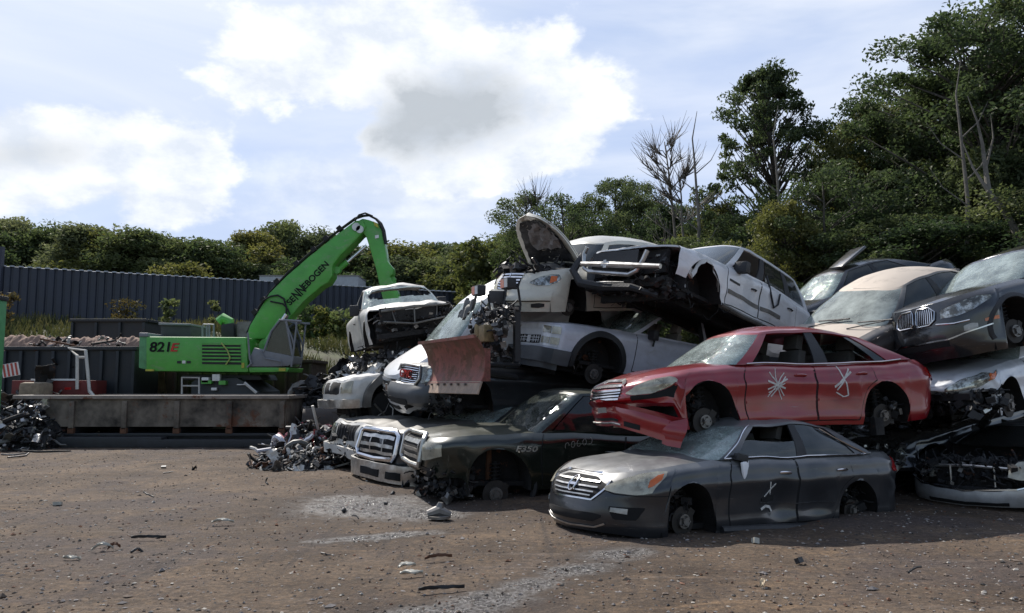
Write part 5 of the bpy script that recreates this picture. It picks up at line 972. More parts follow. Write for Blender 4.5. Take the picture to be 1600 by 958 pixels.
def silver():
    c = sedan('silver', skip=1, warps=[crumple((.2, -.3, .5), .6, .05, 3, 141)], zb=[(0, .55), (.5, .55), (.6, .2), (4.85, .25)])
    c.place('silver_sedan', 'light silver sedan missing its front bumper, stacked under the black utility vehicle at the right', 'car', POSE['silver'])
    c.gh(xb0=1.22, xb1=4.22, xr0=2.05, xr1=3.45, wb=.80, wr=.56, zr=[(2.0, 1.40), (2.5, 1.445), (2.9, 1.44), (3.5, 1.37)], lf=.42, lr=.2, lfr=.2, lrr=.15)
    pt = P_SIL2; c.shell(pt); c.deck('bonnet', 0, 1.42, pt, crown=.055, ridge=.012); c.roof(pt); c.pillars(pt, B=(1.5,)); c.windshield(G_['crack']); c.window(1.06, 1.47, G_['dark']); c.window(1.53, 1.9, G_['dark']); c.seats(2.35, .28)
    for sd in (-1, 1): h = c.patch('headlight', [(.45, .59), (.62, .585), (.9, .62), (1.16, .77)], [(.45, .62), (.62, .70), (.9, .78), (1.16, .81)], M_['clear_lens'], off=.012, n=18, sd=sd); c.patch('indicator_lens', [(1.02, .695), (1.13, .76)], [(1.02, .79), (1.13, .80)], M_['amber'], off=.016, sd=sd, parent=h, n=5)
    c.door(1.5, 2.62, pt, arch=(.96, .34, .4), hx=2.42, hz=.8); junk(c.root, (.35, -.3, .42), (.6, 1.4, .3), 200, 142, [M_['dark'], M_['under'], M_['dchrome']], size=.6)
    mb = MB(); mb.box((.12, -.1, .5), (.09, 1.3, .1)); mb.box((.3, -.62, .42), (.2, .3, .2), rot=(.2, .3, .1)); c.bld(mb, 'crash_bar', M_['dark']); mb = MB(); P = [[Vector((.28+.03*math.sin(i*2.+j), -.75+.05*i, .5-.05*j)) for j in range(5)] for i in range(6)]; mb.slab(P, [[q+Vector((.01, 0, 0)) for q in r] for r in P]); c.bld(mb, 'torn_plastic', mat('pale_blue_plastic', (.2, .3, .38), .6))
    c.hub(.97, .31, r=.17, y=.82); c.hub(3.73, .31); c.hub(.97, .31, sd=1)
    return c
def stripped():
    c = sedan('stripped', skip=1, zb=[(0, .22), (4.85, .22)], warps=[crumple((.2, -.2, .5), .5, .03, 3, 151)])
    c.place('stripped_sedan', 'grey sedan without bonnet showing its engine bay, on the dirt at the right edge', 'car', POSE['stripped'])
    c.gh(xb0=1.22, xb1=4.22, xr0=2.05, xr1=3.45, wb=.80, wr=.56, zr=[(2.0, 1.2), (2.9, 1.2), (3.5, 1.2)], lf=.42, lr=.2, lfr=.2, lrr=.15)
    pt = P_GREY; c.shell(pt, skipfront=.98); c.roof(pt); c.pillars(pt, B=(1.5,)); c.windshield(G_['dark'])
    b = c.patch('front_bumper', [(-1.05, .24), (1.05, .24)], [(-1.05, .56), (-.75, .50), (-.4, .43), (.4, .43), (.75, .50), (1.05, .56)], mat('silver_bumper', (.5, .51, .52), .35, metal=.4, coat=.4, vary=.2, dust=DU, dust_amt=.4), off=.02, th=.03, n=30)
    mb = MB(); mb.tube([c.pt(a, z, -1, .03) for a, z in ((-.9, .54), (-.6, .46), (0, .43), (.6, .46), (.9, .54))], .016, 6); c.bld(mb, 'bumper_trim', M_['chrome'], b)
    c.patch('headlight', [(.50, .60), (.62, .575), (.85, .585), (1.05, .64)], [(.50, .66), (.62, .73), (.85, .76), (1.05, .74)], M_['haze_lens'], off=.03, n=16, th=.06)
    h = c.patch('headlight', [(.50, .56), (.62, .54), (.95, .56)], [(.50, .66), (.62, .72), (.95, .74)], M_['clear_lens'], off=-.02, n=16, sd=1, th=.05)
    mb = MB(); 
    for y in (.5, .68): mb.tube([(.34, y, .64), (.24, y, .64)], .065, 16)
    c.bld(mb, 'headlight_reflector', M_['chrome'], h)
    mb = MB(); mb.tube([(.25, -.6, .70), (.2, 0, .72), (.25, .6, .70)], .022, 6); mb.tube([(.2, -.3, .72), (.2, -.3, .45)], .014, 6); mb.tube([(.2, .25, .72), (.2, .25, .45)], .014, 6); c.bld(mb, 'radiator_support', M_['dchrome'])
    mb = MB(); mb.box((.3, 0, .52), (.05, .95, .36)); mb.box((.8, 0, .5), (.8, 1.5, .4)); c.bld(mb, 'radiator', M_['under']); mb = MB(); mb.box((.18, 0, .42), (.07, 1.2, .06)); c.bld(mb, 'crash_bar', M_['dark'])
    junk(c.root, (.75, 0, .70), (.9, 1.4, .16), 300, 152, size=.6); junk(c.root, (.27, .0, .6), (.2, 1.3, .3), 100, 153, size=.6)
    c.patch('lower_grille', [(-.5, .26), (.5, .26)], [(-.5, .30), (.5, .30)], M_['black'], off=.03)
    return c
def back_car():
    c = sedan('back', warps=[])
    c.place('black_sedan', 'black car with a shattered pale windshield behind the white utility vehicle', 'car', POSE['altback'])
    c.gh(xb0=1.22, xb1=4.22, xr0=2.05, xr1=3.45, wb=.80, wr=.56, zr=[(2.0, 1.40), (2.5, 1.445), (2.9, 1.44), (3.5, 1.37)], lf=.42)
    pt = P_BLK; c.shell(pt); c.deck('bonnet', 0, 1.42, pt); c.roof(pt); c.pillars(pt, B=(1.5,)); c.windshield(G_['crack']); c.window(1.06, 1.47, G_['dark']); c.window(1.53, 1.9, G_['dark']); c.rear_glass(G_['dark'])
    c.door(1.5, 2.62, pt); mb = MB(); mb.box((2.5, -.3, 1.6), (.7, .5, .06), rot=(0, -.4, 0)); c.bld(mb, 'raised_panel', pt, bevel=.02)
    return c
def hulk():
    c = sedan('hulk', warps=[crumple((.8, 0, .7), 2.0, .22, 1.5, 171), crumple((.8, -.8, .6), 1.2, .10, 3.5, 172), lambda q: Vector((q.x, q.y, .3+(q.z-.3)*.75))])
    c.place('mangled_car_body', 'mangled pale car body crushed between the grimy white pickup and the flattened off-roader', 'car', POSE['hulk'])
    pt = P_WHITE2; c.shell(pt); c.deck('bonnet', 0, 1.42, P_GM, crown=.04); c.gh(xb0=1.22, xb1=4.22, xr0=2.05, xr1=3.45, wb=.80, wr=.6, zr=[(2.0, 1.15), (2.9, 1.15), (3.5, 1.1)], lf=.42); c.roof(pt); c.pillars(pt, B=(1.5,))
    junk(c.root, (.3, -.1, .5), (.8, 1.6, .5), 260, 173, [M_['dark'], M_['under'], M_['dchrome']], size=.65); junk(c.root, (1.6, -.6, .95), (1.4, .6, .3), 120, 174, [M_['dark'], M_['under'], P_GM], size=.7)
    return c
def crushed_black():
    c = sedan('crushed', warps=[crumple((.6, 0, .6), 1.6, .2, 1.6, 161), lambda q: Vector((q.x, q.y, q.z*.72 if q.z > .3 else q.z))])
    c.place('crushed_black_sedan', 'crushed black car squeezed under the silver sedan with its bent nose poking out', 'car', POSE['crushed'])
    c.gh(xb0=1.22, xb1=4.22, xr0=2.05, xr1=3.45, wb=.80, wr=.56, zr=[(2.0, 1.1), (2.9, 1.1), (3.5, 1.1)], lf=.42); pt = P_BLK; c.shell(pt); c.deck('bonnet', 0, 1.42, pt); c.roof(pt); c.pillars(pt, B=(1.5,))
    junk(c.root, (.1, -.2, .45), (.4, 1.5, .35), 200, 162, [M_['dark'], M_['under'], M_['dchrome']], size=.6)
    for sd in (-1, 1): c.patch('headlight', [(.5, .6), (1.0, .64)], [(.5, .70), (1.0, .76)], M_['clear_lens'], off=.01, sd=sd)
    return c
# ------------------------------------------------------------------ ground
def ground():
    m = bpy.data.materials.new('dirt'); m.use_nodes = True; nt = m.node_tree; L = nt.links.new; b = nt.nodes['Principled BSDF']
    tc = N(nt, 'ShaderNodeTexCoord'); P = tc.outputs['Object']
    def nz(s, d=8, r=.62, di=0., sc=None):
        n = N(nt, 'ShaderNodeTexNoise', inp={'Scale': s, 'Detail': d, 'Roughness': r, 'Distortion': di}); 
        if sc: mp = N(nt, 'ShaderNodeMapping'); mp.inputs['Scale'].default_value = sc; mp.inputs['Rotation'].default_value = (0, 0, .5); L(P, mp.inputs[0]); L(mp.outputs[0], n.inputs['Vector'])
        else: L(P, n.inputs['Vector'])
        return n.outputs['Fac']
    def mr(f, a, b_, c=0, d=1, sm_=True):
        n = N(nt, 'ShaderNodeMapRange', interpolation_type='SMOOTHSTEP' if sm_ else 'LINEAR'); L(f, n.inputs[0])
        for i, v in enumerate((a, b_, c, d)): n.inputs[i+1].default_value = v
        return n.outputs[0]
    def mix(f, a, c, t='MIX'):
        n = N(nt, 'ShaderNodeMix', data_type='RGBA', blend_type=t)
        for i, v in ((0, f), (6, a), (7, c)):
            if isinstance(v, (int, float)): n.inputs[i].default_value = v
            elif isinstance(v, tuple): n.inputs[i].default_value = (*v, 1)
            else: L(v, n.inputs[i])
        return n.outputs[2]
    def ma(op, a, c):
        n = N(nt, 'ShaderNodeMath', operation=op, use_clamp=(op in ('MULTIPLY', 'MAXIMUM')))
        for i, v in enumerate((a, c)):
            if isinstance(v, (int, float)): n.inputs[i].default_value = v
            else: L(v, n.inputs[i])
        return n.outputs[0]
    c = mix(mr(nz(.55, 8, .7), .36, .64), (.074, .048, .029), (.165, .113, .072))
    c = mix(mr(nz(.8, 7, .7, .5, (1, 3, 1)), .54, .74), c, (.26, .165, .09))                   # ochre tracks
    c = mix(ma('MULTIPLY', mr(nz(.33, 7, .7), .48, .60), .9), c, (.085, .062, .052))            # damp dark zones
    tr_ = nz(1.1, 5, .6, .25, (7, .22, 1)); c = mix(ma('MULTIPLY', mr(tr_, .56, .64), .5), c, (.05, .038, .032)); tr2 = nz(1.3, 5, .6, .2, (.3, 6, 1)); c = mix(ma('MULTIPLY', mr(tr2, .58, .66), .4), c, (.19, .15, .12))   # faint wheel tracks
    c = mix(mr(nz(16, 6, .75), .40, .66), mix(.55, c, (.02, .018, .018)), c)
    c = mix(ma('MULTIPLY', mr(nz(42, 5, .7), .56, .70), .5), c, (.24, .20, .155))                # pale grit
    v = N(nt, 'ShaderNodeTexVoronoi', feature='F1', inp={'Scale': 26., 'Randomness': 1.}); L(P, v.inputs['Vector'])
    c = mix(ma('MULTIPLY', mr(v.outputs['Distance'], .22, .12), mr(nz(3.0, 4), .45, .7)), c, (.2, .175, .15))
    # oily wet run-off: spilled beside the front of the pile and draining towards the camera
    wn = nz(2.0, 10, .78, .9); masks = []; raw = []
    for (px, py, sx, sy, rot) in WET:
        g = gnd(px, py); s = N(nt, 'ShaderNodeMapping', vector_type='TEXTURE'); s.inputs['Location'].default_value = (g.x, g.y, 0); s.inputs['Rotation'].default_value = (0, 0, R(rot)); s.inputs['Scale'].default_value = (sx, sy, 1); L(P, s.inputs[0])
        l = N(nt, 'ShaderNodeVectorMath', operation='LENGTH'); L(s.outputs[0], l.inputs[0]); a = ma('SUBTRACT', 1.0, l.outputs['Value']); n = N(nt, 'ShaderNodeMath', operation='MULTIPLY_ADD'); L(wn, n.inputs[0]); n.inputs[1].default_value = 1.7; n.inputs[2].default_value = -.85; a2 = N(nt, 'ShaderNodeMath', operation='ADD'); L(a, a2.inputs[0]); L(n.outputs[0], a2.inputs[1]); masks.append(mr(a2.outputs[0], .0, .75)); raw.append(a2.outputs[0])
    W = masks[0]; wide = [mr(k_, -.55, .25) for k_ in raw]; W2 = wide[0]
    for k_ in wide[1:]: W2 = ma('MAXIMUM', W2, k_)
    c = mix(ma('MULTIPLY', W2, .62), c, (.040, .030, .024))
    for k in masks[1:]: W = ma('MAXIMUM', W, k)
    glare_spk = mr(nz(30, 6, .8), .45, .6)
    c = mix(ma('MULTIPLY', W, .8), c, mix(glare_spk, (.018, .016, .015), (.22, .21, .205)))  # pale speckle paints sky glare into the wet dirt
    L(c, b.inputs['Base Color'])
    rg = ma('SUBTRACT', .93, ma('MULTIPLY', ma('MULTIPLY', W, mr(nz(9, 5), .38, .55)), .78)); L(rg, b.inputs['Roughness']); b.inputs['Specular IOR Level'].default_value = .28
    bp = N(nt, 'ShaderNodeBump'); bp.inputs['Strength'].default_value = .9; bp.inputs['Distance'].default_value = .035
    h = ma('ADD', nz(14, 8, .72), 0.0); h2 = ma('ADD', h, ma('MULTIPLY', v.outputs['Distance'], -.25)); L(h2, bp.inputs['Height']); L(bp.outputs[0], b.inputs['Normal'])
    # one sheet, fine near the camera, reaching the horizon
    ys = list(np.arange(-6, 22, .09))+list(np.geomspace(22, 900, 40)); xs0 = np.concatenate([-np.geomspace(900, 10.1, 30), np.arange(-10, 11, .09), np.geomspace(11.1, 900, 30)])
    V = []; nx = len(xs0)
    X, Y = np.meshgrid(xs0, np.array(ys)); Z = np.zeros_like(X)
    for i in range(X.shape[0]):
        if ys[i] > 20: continue
        for j in range(nx):
            x = X[i, j]; 
            if abs(x) < 10.5:
                y = Y[i, j]; Z[i, j] = .045*noise.noise((x*.45, y*.45, 0))+.018*noise.noise((x*1.7, y*1.7, 3))+.012*noise.noise((x*5.5, y*5.5, 7))
                d = abs((x-1.2)*.72+(y-6.0)*(-.7)) ; 
    me = bpy.data.meshes.new('ground'); co = np.stack([X, Y, Z], -1).reshape(-1, 3); me.vertices.add(len(co)); me.vertices.foreach_set('co', co.ravel())
    ny = len(ys); idx = np.arange(ny*nx).reshape(ny, nx); q = np.stack([idx[:-1, :-1], idx[:-1, 1:], idx[1:, 1:], idx[1:, :-1]], -1).reshape(-1, 4)
    me.loops.add(q.size); me.loops.foreach_set('vertex_index', q.ravel()); me.polygons.add(len(q)); me.polygons.foreach_set('loop_start', np.arange(len(q))*4); me.polygons.foreach_set('loop_total', np.full(len(q), 4)); me.update(); me.validate()
    me.polygons.foreach_set('use_smooth', [True]*len(q)); me.materials.append(m)
    o = bpy.data.objects.new('ground', me); C.objects.link(o); o['kind'] = 'structure'
WET = [(575, 790, 1.25, 1.3, 20), (650, 800, .8, .9, 0), (545, 722, 1.3, .7, 20), (960, 868, .55, .3, 25), (900, 890, .5, .28, 40), (830, 915, .5, .3, 42), (760, 940, .6, .35, 30), (690, 955, .7, .3, 20), (590, 840, .9, .25, 20)]
def fastmesh(name, co, quads, m, tri=False):
    me = bpy.data.meshes.new(name); k = quads.shape[1]; me.vertices.add(len(co)); me.vertices.foreach_set('co', co.astype(np.float32).ravel()); me.loops.add(quads.size); me.loops.foreach_set('vertex_index', quads.ravel().astype(np.int32))
    me.polygons.add(len(quads)); me.polygons.foreach_set('loop_start', np.arange(len(quads))*k); me.polygons.foreach_set('loop_total', np.full(len(quads), k)); me.update(); me.materials.append(m); return me
# ------------------------------------------------------------------ vegetation
def leafmat(name, c1, c2, tr=.45, vs=.9):
    m = bpy.data.materials.new(name); m.use_nodes = True; nt = m.node_tree; L = nt.links.new; nt.nodes.remove(nt.nodes['Principled BSDF']); out = nt.nodes['Material Output']
    tc = N(nt, 'ShaderNodeTexCoord'); n = N(nt, 'ShaderNodeTexNoise', inp={'Scale': vs, 'Detail': 5, 'Roughness': .7}); L(tc.outputs['Object'], n.inputs['Vector']); r = N(nt, 'ShaderNodeMapRange'); L(n.outputs['Fac'], r.inputs[0]); r.inputs[1].default_value = .35; r.inputs[2].default_value = .65
    oi = N(nt, 'ShaderNodeObjectInfo'); mx = N(nt, 'ShaderNodeMix', data_type='RGBA'); L(r.outputs[0], mx.inputs[0]); mx.inputs[6].default_value = (*c1, 1); mx.inputs[7].default_value = (*c2, 1)
    hs = N(nt, 'ShaderNodeHueSaturation'); L(mx.outputs[2], hs.inputs['Color']); rr = N(nt, 'ShaderNodeMapRange'); L(oi.outputs['Random'], rr.inputs[0]); rr.inputs[3].default_value = .475; rr.inputs[4].default_value = .52; L(rr.outputs[0], hs.inputs['Hue']); r3 = N(nt, 'ShaderNodeMapRange'); L(oi.outputs['Random'], r3.inputs[0]); r3.inputs[3].default_value = 1.35; r3.inputs[4].default_value = .75; L(r3.outputs[0], hs.inputs['Value'])
    d = N(nt, 'ShaderNodeBsdfDiffuse'); t = N(nt, 'ShaderNodeBsdfTranslucent'); L(hs.outputs[0], d.inputs[0]); h2 = N(nt, 'ShaderNodeHueSaturation', inp={'Value': 1.25, 'Saturation': 1.15}); L(hs.outputs[0], h2.inputs['Color']); L(h2.outputs[0], t.inputs[0])
    ms = N(nt, 'ShaderNodeMixShader'); ms.inputs[0].default_value = tr; L(d.outputs[0], ms.inputs[1]); L(t.outputs[0], ms.inputs[2])
    g = N(nt, 'ShaderNodeBsdfGlossy'); g.inputs['Roughness'].default_value = .5; g.inputs[0].default_value = (.5, .5, .45, 1); m2 = N(nt, 'ShaderNodeMixShader'); m2.inputs[0].default_value = .035; L(ms.outputs[0], m2.inputs[1]); L(g.outputs[0], m2.inputs[2]); L(m2.outputs[0], out.inputs[0]); return m
LEAF = [leafmat('leaves_dark', (.042, .062, .030), (.072, .095, .042)), leafmat('leaves_mid', (.055, .082, .034), (.098, .115, .05)), leafmat('leaves_yellow', (.075, .092, .03), (.125, .125, .045)), leafmat('leaves_autumn', (.06, .055, .024), (.11, .075, .035)), leafmat('leaves_pale', (.07, .09, .045), (.12, .135, .068))]  # leaves_pale has the light on the far crowns painted into its colour
BARK = mat('bark', (.085, .075, .062), .9, vary=.4, vs=8, bump=.5); BARKP = mat('pale_bark', (.15, .135, .115), .9, vary=.35, vs=6, bump=.4); BARKD = mat('dark_bark', (.035, .03, .026), .9, vary=.4, vs=8)
def leaves(centers, radii, n_per, size, rng, flat=.7, droop=0.):
    C_ = np.repeat(centers, n_per, 0); Rr = np.repeat(radii, n_per); n = len(C_)
    u = rng.normal(size=(n, 3)); u /= np.linalg.norm(u, axis=1)[:, None]; r = rng.random(n)**.45; p = C_+u*(Rr*r)[:, None]*np.array([1, 1, flat])
    nn = rng.normal(size=(n, 3))+np.array([0, 0, .5]); nn /= np.linalg.norm(nn, axis=1)[:, None]; t = np.cross(nn, rng.normal(size=(n, 3))); t /= np.linalg.norm(t, axis=1)[:, None]; b = np.cross(nn, t)
    s = (size*rng.uniform(.6, 1.3, n))[:, None]
    V = np.stack([p-t*s*.9, p+b*s*.42+nn*s*.12, p+t*s*.9, p-b*s*.42+nn*s*.12], 1).reshape(-1, 3); Q = np.arange(n*4).reshape(-1, 4); return V, Q
def tree_data(seed, h, rad, base=.25, nclump=70, per=110, leaf=.16, clump=.75, trunk=.16, lean=(0, 0), kind='round', bare=False, bark=None, lm=None, fork=1, flat=.7, limbs=True):
    rng = np.random.default_rng(seed); mb = MB(); rnd = random.Random(seed)
    stems = []
    for f in range(fork):
        a = rnd.uniform(0, 6.28); sp = 0 if fork == 1 else rad*.35; P = []; k = 12; wob = Vector((0, 0, 0))
        for i in range(k+1):
            t = i/k; wob += Vector((rnd.gauss(0, .05), rnd.gauss(0, .05), 0))*h/12; P.append(Vector((lean[0]*t**1.2+math.cos(a)*sp*t, lean[1]*t**1.2+math.sin(a)*sp*t, h*t*(.96 if f == 0 else rnd.uniform(.8, .9))))+wob)
        P[0].z = -.3; stems.append(P); mb.tube(P, [trunk*(1-.9*i/k)+.01 for i in range(k+1)], 7)
    def onstem(P, t): i = min(int(t*12), 11); f = t*12-i; return P[i].lerp(P[i+1], f)
    Cn = []; Rd = []
    for i in range(nclump):
        t = base+(1-base)*rnd.random()**.85; S_ = rnd.choice(stems)
        tt = (t-base)/(1-base)
        if kind == 'round': prof = math.sin(math.pi*min(1, .12+tt*.86))**.6
        elif kind == 'cone': prof = (1-tt)**.75*.95+.07
        elif kind == 'cone2': prof = .95*(1-tt**1.5)**.8+.10
        elif kind == 'vase': prof = (.35+.75*tt) if tt < .75 else (.9*(1-(tt-.75)/.25)**.5+.1)
        else: prof = .75+.25*math.sin(tt*9+seed)
        a = rnd.uniform(0, 6.283); rr = rad*prof*(.35+.65*rnd.random()**.5)*(.75+.35*noise.noise((math.cos(a)*1.3+seed, math.sin(a)*1.3, t*3))*2)
        up = rr*.35 if kind not in ('cone', 'cone2') else rr*(.8 if kind == 'cone2' else -.1)
        o = onstem(S_, max(0.12, t-.05*rr)); c = onstem(S_, t)+Vector((math.cos(a)*rr, math.sin(a)*rr, up*.5))
        if c.z > h*1.02: c.z = h*1.02
        if limbs or bare:
            mid = o.lerp(c, .5)+Vector((rnd.gauss(0, .1), rnd.gauss(0, .1), rr*.07)); mb.tube([o, mid, c], [trunk*.28*(1-t*.5)+.01, trunk*.16*(1-t*.5)+.008, .008], 4)
            if bare or rnd.random() < .6:
                for q in range(11 if bare else 2):
                    s0 = o.lerp(c, rnd.uniform(.35, .95)); d = (c-o).normalized()+Vector((rnd.gauss(0, .5), rnd.gauss(0, .5), rnd.uniform(.1, .9))); ln = rnd.uniform(.4, 1.3)*(.9 if bare else .45); e = s0+d.normalized()*ln*.5; mb.tube([s0, e, e+(d+Vector((rnd.gauss(0, .3), rnd.gauss(0, .3), .3))).normalized()*ln*.5], [.018, .010, .004], 3)
        Cn.append(c); Rd.append(clump*rnd.uniform(.55, 1.25)*(1 if kind != 'cone' else .7+.5*(1-tt)))
    tr = mb; me = bpy.data.meshes.new('trunk'); me.from_pydata(tr.v, [], tr.f); me.materials.append(bark or BARK); me.polygons.foreach_set('use_smooth', [True]*len(me.polygons)); me.update()
    lv = None
    if not bare:
        V, Q = leaves(np.array([tuple(c) for c in Cn]), np.array(Rd), per, leaf, rng, flat); lv = fastmesh('crown', V, Q, lm or LEAF[0])
    return me, lv
def put_tree(name, label, data, loc, rz=0, sc=(1, 1, 1), group=None, lm=None, cat='tree'):
    t = thing(name, label, cat, loc, (0, 0, rz), group); t.scale = sc
    for nm, me in (('trunk', data[0]), ('crown', data[1])):
        if me is None: continue
        o = bpy.data.objects.new(nm, me); C.objects.link(o); o.parent = t
        if nm == 'crown' and lm: o.material_slots[0].link = 'OBJECT'; o.material_slots[0].material = lm
    return t
def trees():
    rnd = random.Random(7)
    # far wood behind the fence: ten kinds of crown
    far = [tree_data(100+i, 13, 4.3, base=.12, nclump=110, per=230, leaf=.17, clump=1.15, trunk=.2, kind='round', flat=.75) for i in range(3)]
    tops = [(-30, 332), (20, 336), (70, 343), (130, 341), (175, 356), (225, 352), (270, 362), (315, 368), (345, 376), (395, 352), (440, 341), (490, 352), (535, 372), (600, 380), (640, 372), (680, 371), (725, 376), (765, 368), (800, 352)]
    words = ['leftmost', 'second from the left', 'third from the left', 'fourth from the left', 'fifth from the left', 'sixth from the left', 'seventh from the left', 'eighth from the left', 'ninth from the left', 'tall, tenth from the left', 'tallest behind the boom, eleventh from the left', 'right behind the boom, twelfth from the left', 'behind the boom tip', 'behind the stick', 'just right of the stick', 'above the grimy white pickup', 'between stick and hatchback', 'left of the raised bonnet', 'behind the raised bonnet']
    for i, ((px, py), wd) in enumerate(zip(tops, words)):
        Y = 56+rnd.uniform(-5, 8); p = at(px, py, Y); t = put_tree('broadleaf_tree', 'rounded green tree behind the dark fence, '+wd, far[i % 3], (p.x, Y, 2.2), rnd.uniform(0, 6), (1, 1, (p.z-2.2)/13.6), 'trees behind the fence', LEAF[[1, 4, 1, 4, 2][i % 5]])
    for i in range(16):
        px = -40+i*56; Y = 49+rnd.uniform(-2, 2)+(5.5 if 340 < px < 620 else 0); p = at(px, 402+rnd.uniform(-10, 14), Y)
        put_tree('understorey_tree', 'low bushy green tree just above the dark fence top, %s from the left' % ['first', 'second', 'third', 'fourth', 'fifth', 'sixth', 'seventh', 'eighth', 'ninth', 'tenth', 'eleventh', 'twelfth', 'thirteenth', 'fourteenth', 'fifteenth', 'sixteenth'][i], far[(i+1) % 3], (p.x, Y, 1.5), rnd.uniform(0, 6), (.8, .8, (p.z-1.5)/13.6), 'low trees behind the fence', LEAF[[4, 1, 2, 4][i % 4]])
    # right-hand wood, closer
    A = tree_data(201, 12, 4.3, base=.2, nclump=260, per=120, leaf=.08, clump=.42, trunk=.17, kind='cone2', flat=.5)
    B = tree_data(202, 12, 4.0, base=.15, nclump=180, per=200, leaf=.08, clump=.66, trunk=.2, kind='round', fork=2)
    D = tree_data(203, 14, 5.0, base=.3, nclump=380, per=230, leaf=.08, clump=.62, trunk=.22, kind='vase', fork=3, flat=.6)
    E = tree_data(204, 9, 3.0, base=.22, nclump=150, per=200, leaf=.075, clump=.5, trunk=.13, kind='round')
    Th = tree_data(208, 11, 3.3, base=.22, nclump=190, per=170, leaf=.075, clump=.6, trunk=.12, kind='vase', fork=3, flat=.6)
    F = tree_data(205, 10, 1.8, base=.3, nclump=55, per=0, leaf=.1, trunk=.1, kind='vase', bare=True, bark=BARKP, fork=2)
    def T(name, label, dat, px, py, Y, base_h, wd=1., lm=None, gz=0, rz=None):
        p = at(px, py, Y); put_tree(name, label, dat, (p.x, Y, gz), rnd.uniform(0, 6) if rz is None else rz, (wd, wd, (p.z-gz)/base_h), None, lm)
    T('maple_tree', 'tall dark spiky-topped tree standing alone above the white utility vehicle', A, 1205, 98, 27, 12.0, .92, LEAF[0])
    T('broadleaf_tree', 'big dark tree at the right edge, the tallest in the picture', D, 1525, -12, 23, 14.3, 1.12, LEAF[0])
    T('broadleaf_tree', 'tall dense tree cut by the right edge of the picture', D, 1600, 8, 24.5, 14.3, 1.05, LEAF[1], rz=2.2)
    T('broadleaf_tree', 'tall green tree at the far right edge behind the black utility vehicle', B, 1620, 20, 26, 12.3, 1.0, LEAF[1])
    T('broadleaf_tree', 'tree with rounded dark double crown above the cream hatchback roof', B, 955, 255, 33, 12.3, .72, LEAF[0])
    T('broadleaf_tree', 'round-headed tree just right of the raised cream bonnet', B, 1010, 262, 35, 12.3, .62, LEAF[0])
    T('broadleaf_tree', 'green tree rising left of the cream hatchback, with twigs at its top', B, 850, 298, 36, 12.3, .8, LEAF[1])
    T('broadleaf_tree', 'sloping green tree beyond the raised bonnet tip', E, 815, 345, 38, 9.3, 1, LEAF[1])
    T('maple_tree', 'tree with thin brownish-green crown right of the tall spiky one', Th, 1322, 135, 27, 11.3, .7, LEAF[2])
    T('broadleaf_tree', 'mid-height green tree between the spiky tree and the big right one', Th, 1385, 145, 27, 11.3, 1.0, LEAF[0])
    T('broadleaf_tree', 'full green tree filling the gap right of the tall spiky one', B, 1345, 215, 30, 12.3, .6, LEAF[4])
    T('broadleaf_tree', 'full mid-green tree above the black sedan', B, 1375, 172, 28, 12.3, .75, LEAF[1])
    T('broadleaf_tree', 'full pale green tree left of the big right one', B, 1430, 150, 27, 12.3, .85, LEAF[4])
    T('broadleaf_tree', 'leafy tree directly behind the big right one', B, 1490, 105, 27, 12.3, .85, LEAF[1])
    T('broadleaf_tree', 'tall crown behind the thin leaning trunk at the right edge', B, 1575, 60, 25, 12.3, .85, LEAF[0])
    T('broadleaf_tree', 'yellowish green tree lit through its leaves, under the big right one', E, 1470, 225, 23, 9.3, 1, LEAF[2])
    T('broadleaf_tree', 'dull green tree behind the dusty sedan', Th, 1385, 235, 22, 11.3, .9, LEAF[0])
    T('broadleaf_tree', 'dark leafy tree above the black utility vehicle', E, 1560, 205, 20.5, 9.3, .9, LEAF[0])
    T('small_tree', 'small yellowing tree right behind the white utility vehicle', E, 1228, 300, 21, 9.3, .7, LEAF[2])
    T('broadleaf_tree', 'yellow-green low tree right of the bare one', E, 1120, 305, 28, 9.3, .85, LEAF[2])
    T('broadleaf_tree', 'dark low tree left of the bare one', E, 1050, 300, 30, 9.3, .8, LEAF[0])
    T('broadleaf_tree', 'low dense tree below the spiky tree', E, 1180, 330, 23, 9.3, .9, LEAF[0])
    T('broadleaf_tree', 'dense low tree behind the black sedan windshield', Th, 1290, 265, 21.5, 11.3, .8, LEAF[0])
    for i, (px, py, Y, wd_) in enumerate(((905, 330, 31, 'behind the cream hatchback roof'), (980, 335, 29, 'behind the cream hatchback rear'), (1090, 350, 25, 'behind the smashed white bonnet'), (1240, 350, 24, 'above the white utility vehicle tail'), (1340, 330, 21, 'behind the black sedan'), (1440, 320, 20, 'behind the dusty sedan roof'), (1530, 310, 19.5, 'above the black windshield'), (1610, 300, 19, 'at the right edge, low'))):
        T('understorey_tree', 'dark undergrowth tree '+wd_, (Th, B)[i % 2], px, py-(30, -10, 10)[i % 3], Y, (11.3, 12.3)[i % 2], .9, LEAF[[0, 0, 1, 0][i % 4]])  # dark leaf colour paints in the shade inside the wood
    Bk = tree_data(206, 13, 5, base=.05, nclump=120, per=100, leaf=.2, clump=1.2, trunk=.2, kind='round')
    for i, (px, py, wd_) in enumerate(((900, 345, 'left'), (1000, 335, 'centre left'), (1100, 330, 'centre'), (1210, 325, 'behind the spiky tree'), (1350, 285, 'centre right'), (1420, 225, 'right'), (1530, 200, 'far right'), (1640, 200, 'outermost right in view'), (1780, 190, 'first beyond the right edge'), (1930, 200, 'second beyond the right edge'), (2100, 210, 'third beyond the right edge'))):
        T('background_tree', 'shaded tree deep in the wood beyond the pile, '+wd_, Bk, px, py, 42, 13.5, 1, LEAF[0])
    T('bare_tree', 'leafless grey tree standing left of the tall spiky one', F, 1075, 182, 26, 10.4, .95, rz=.3)
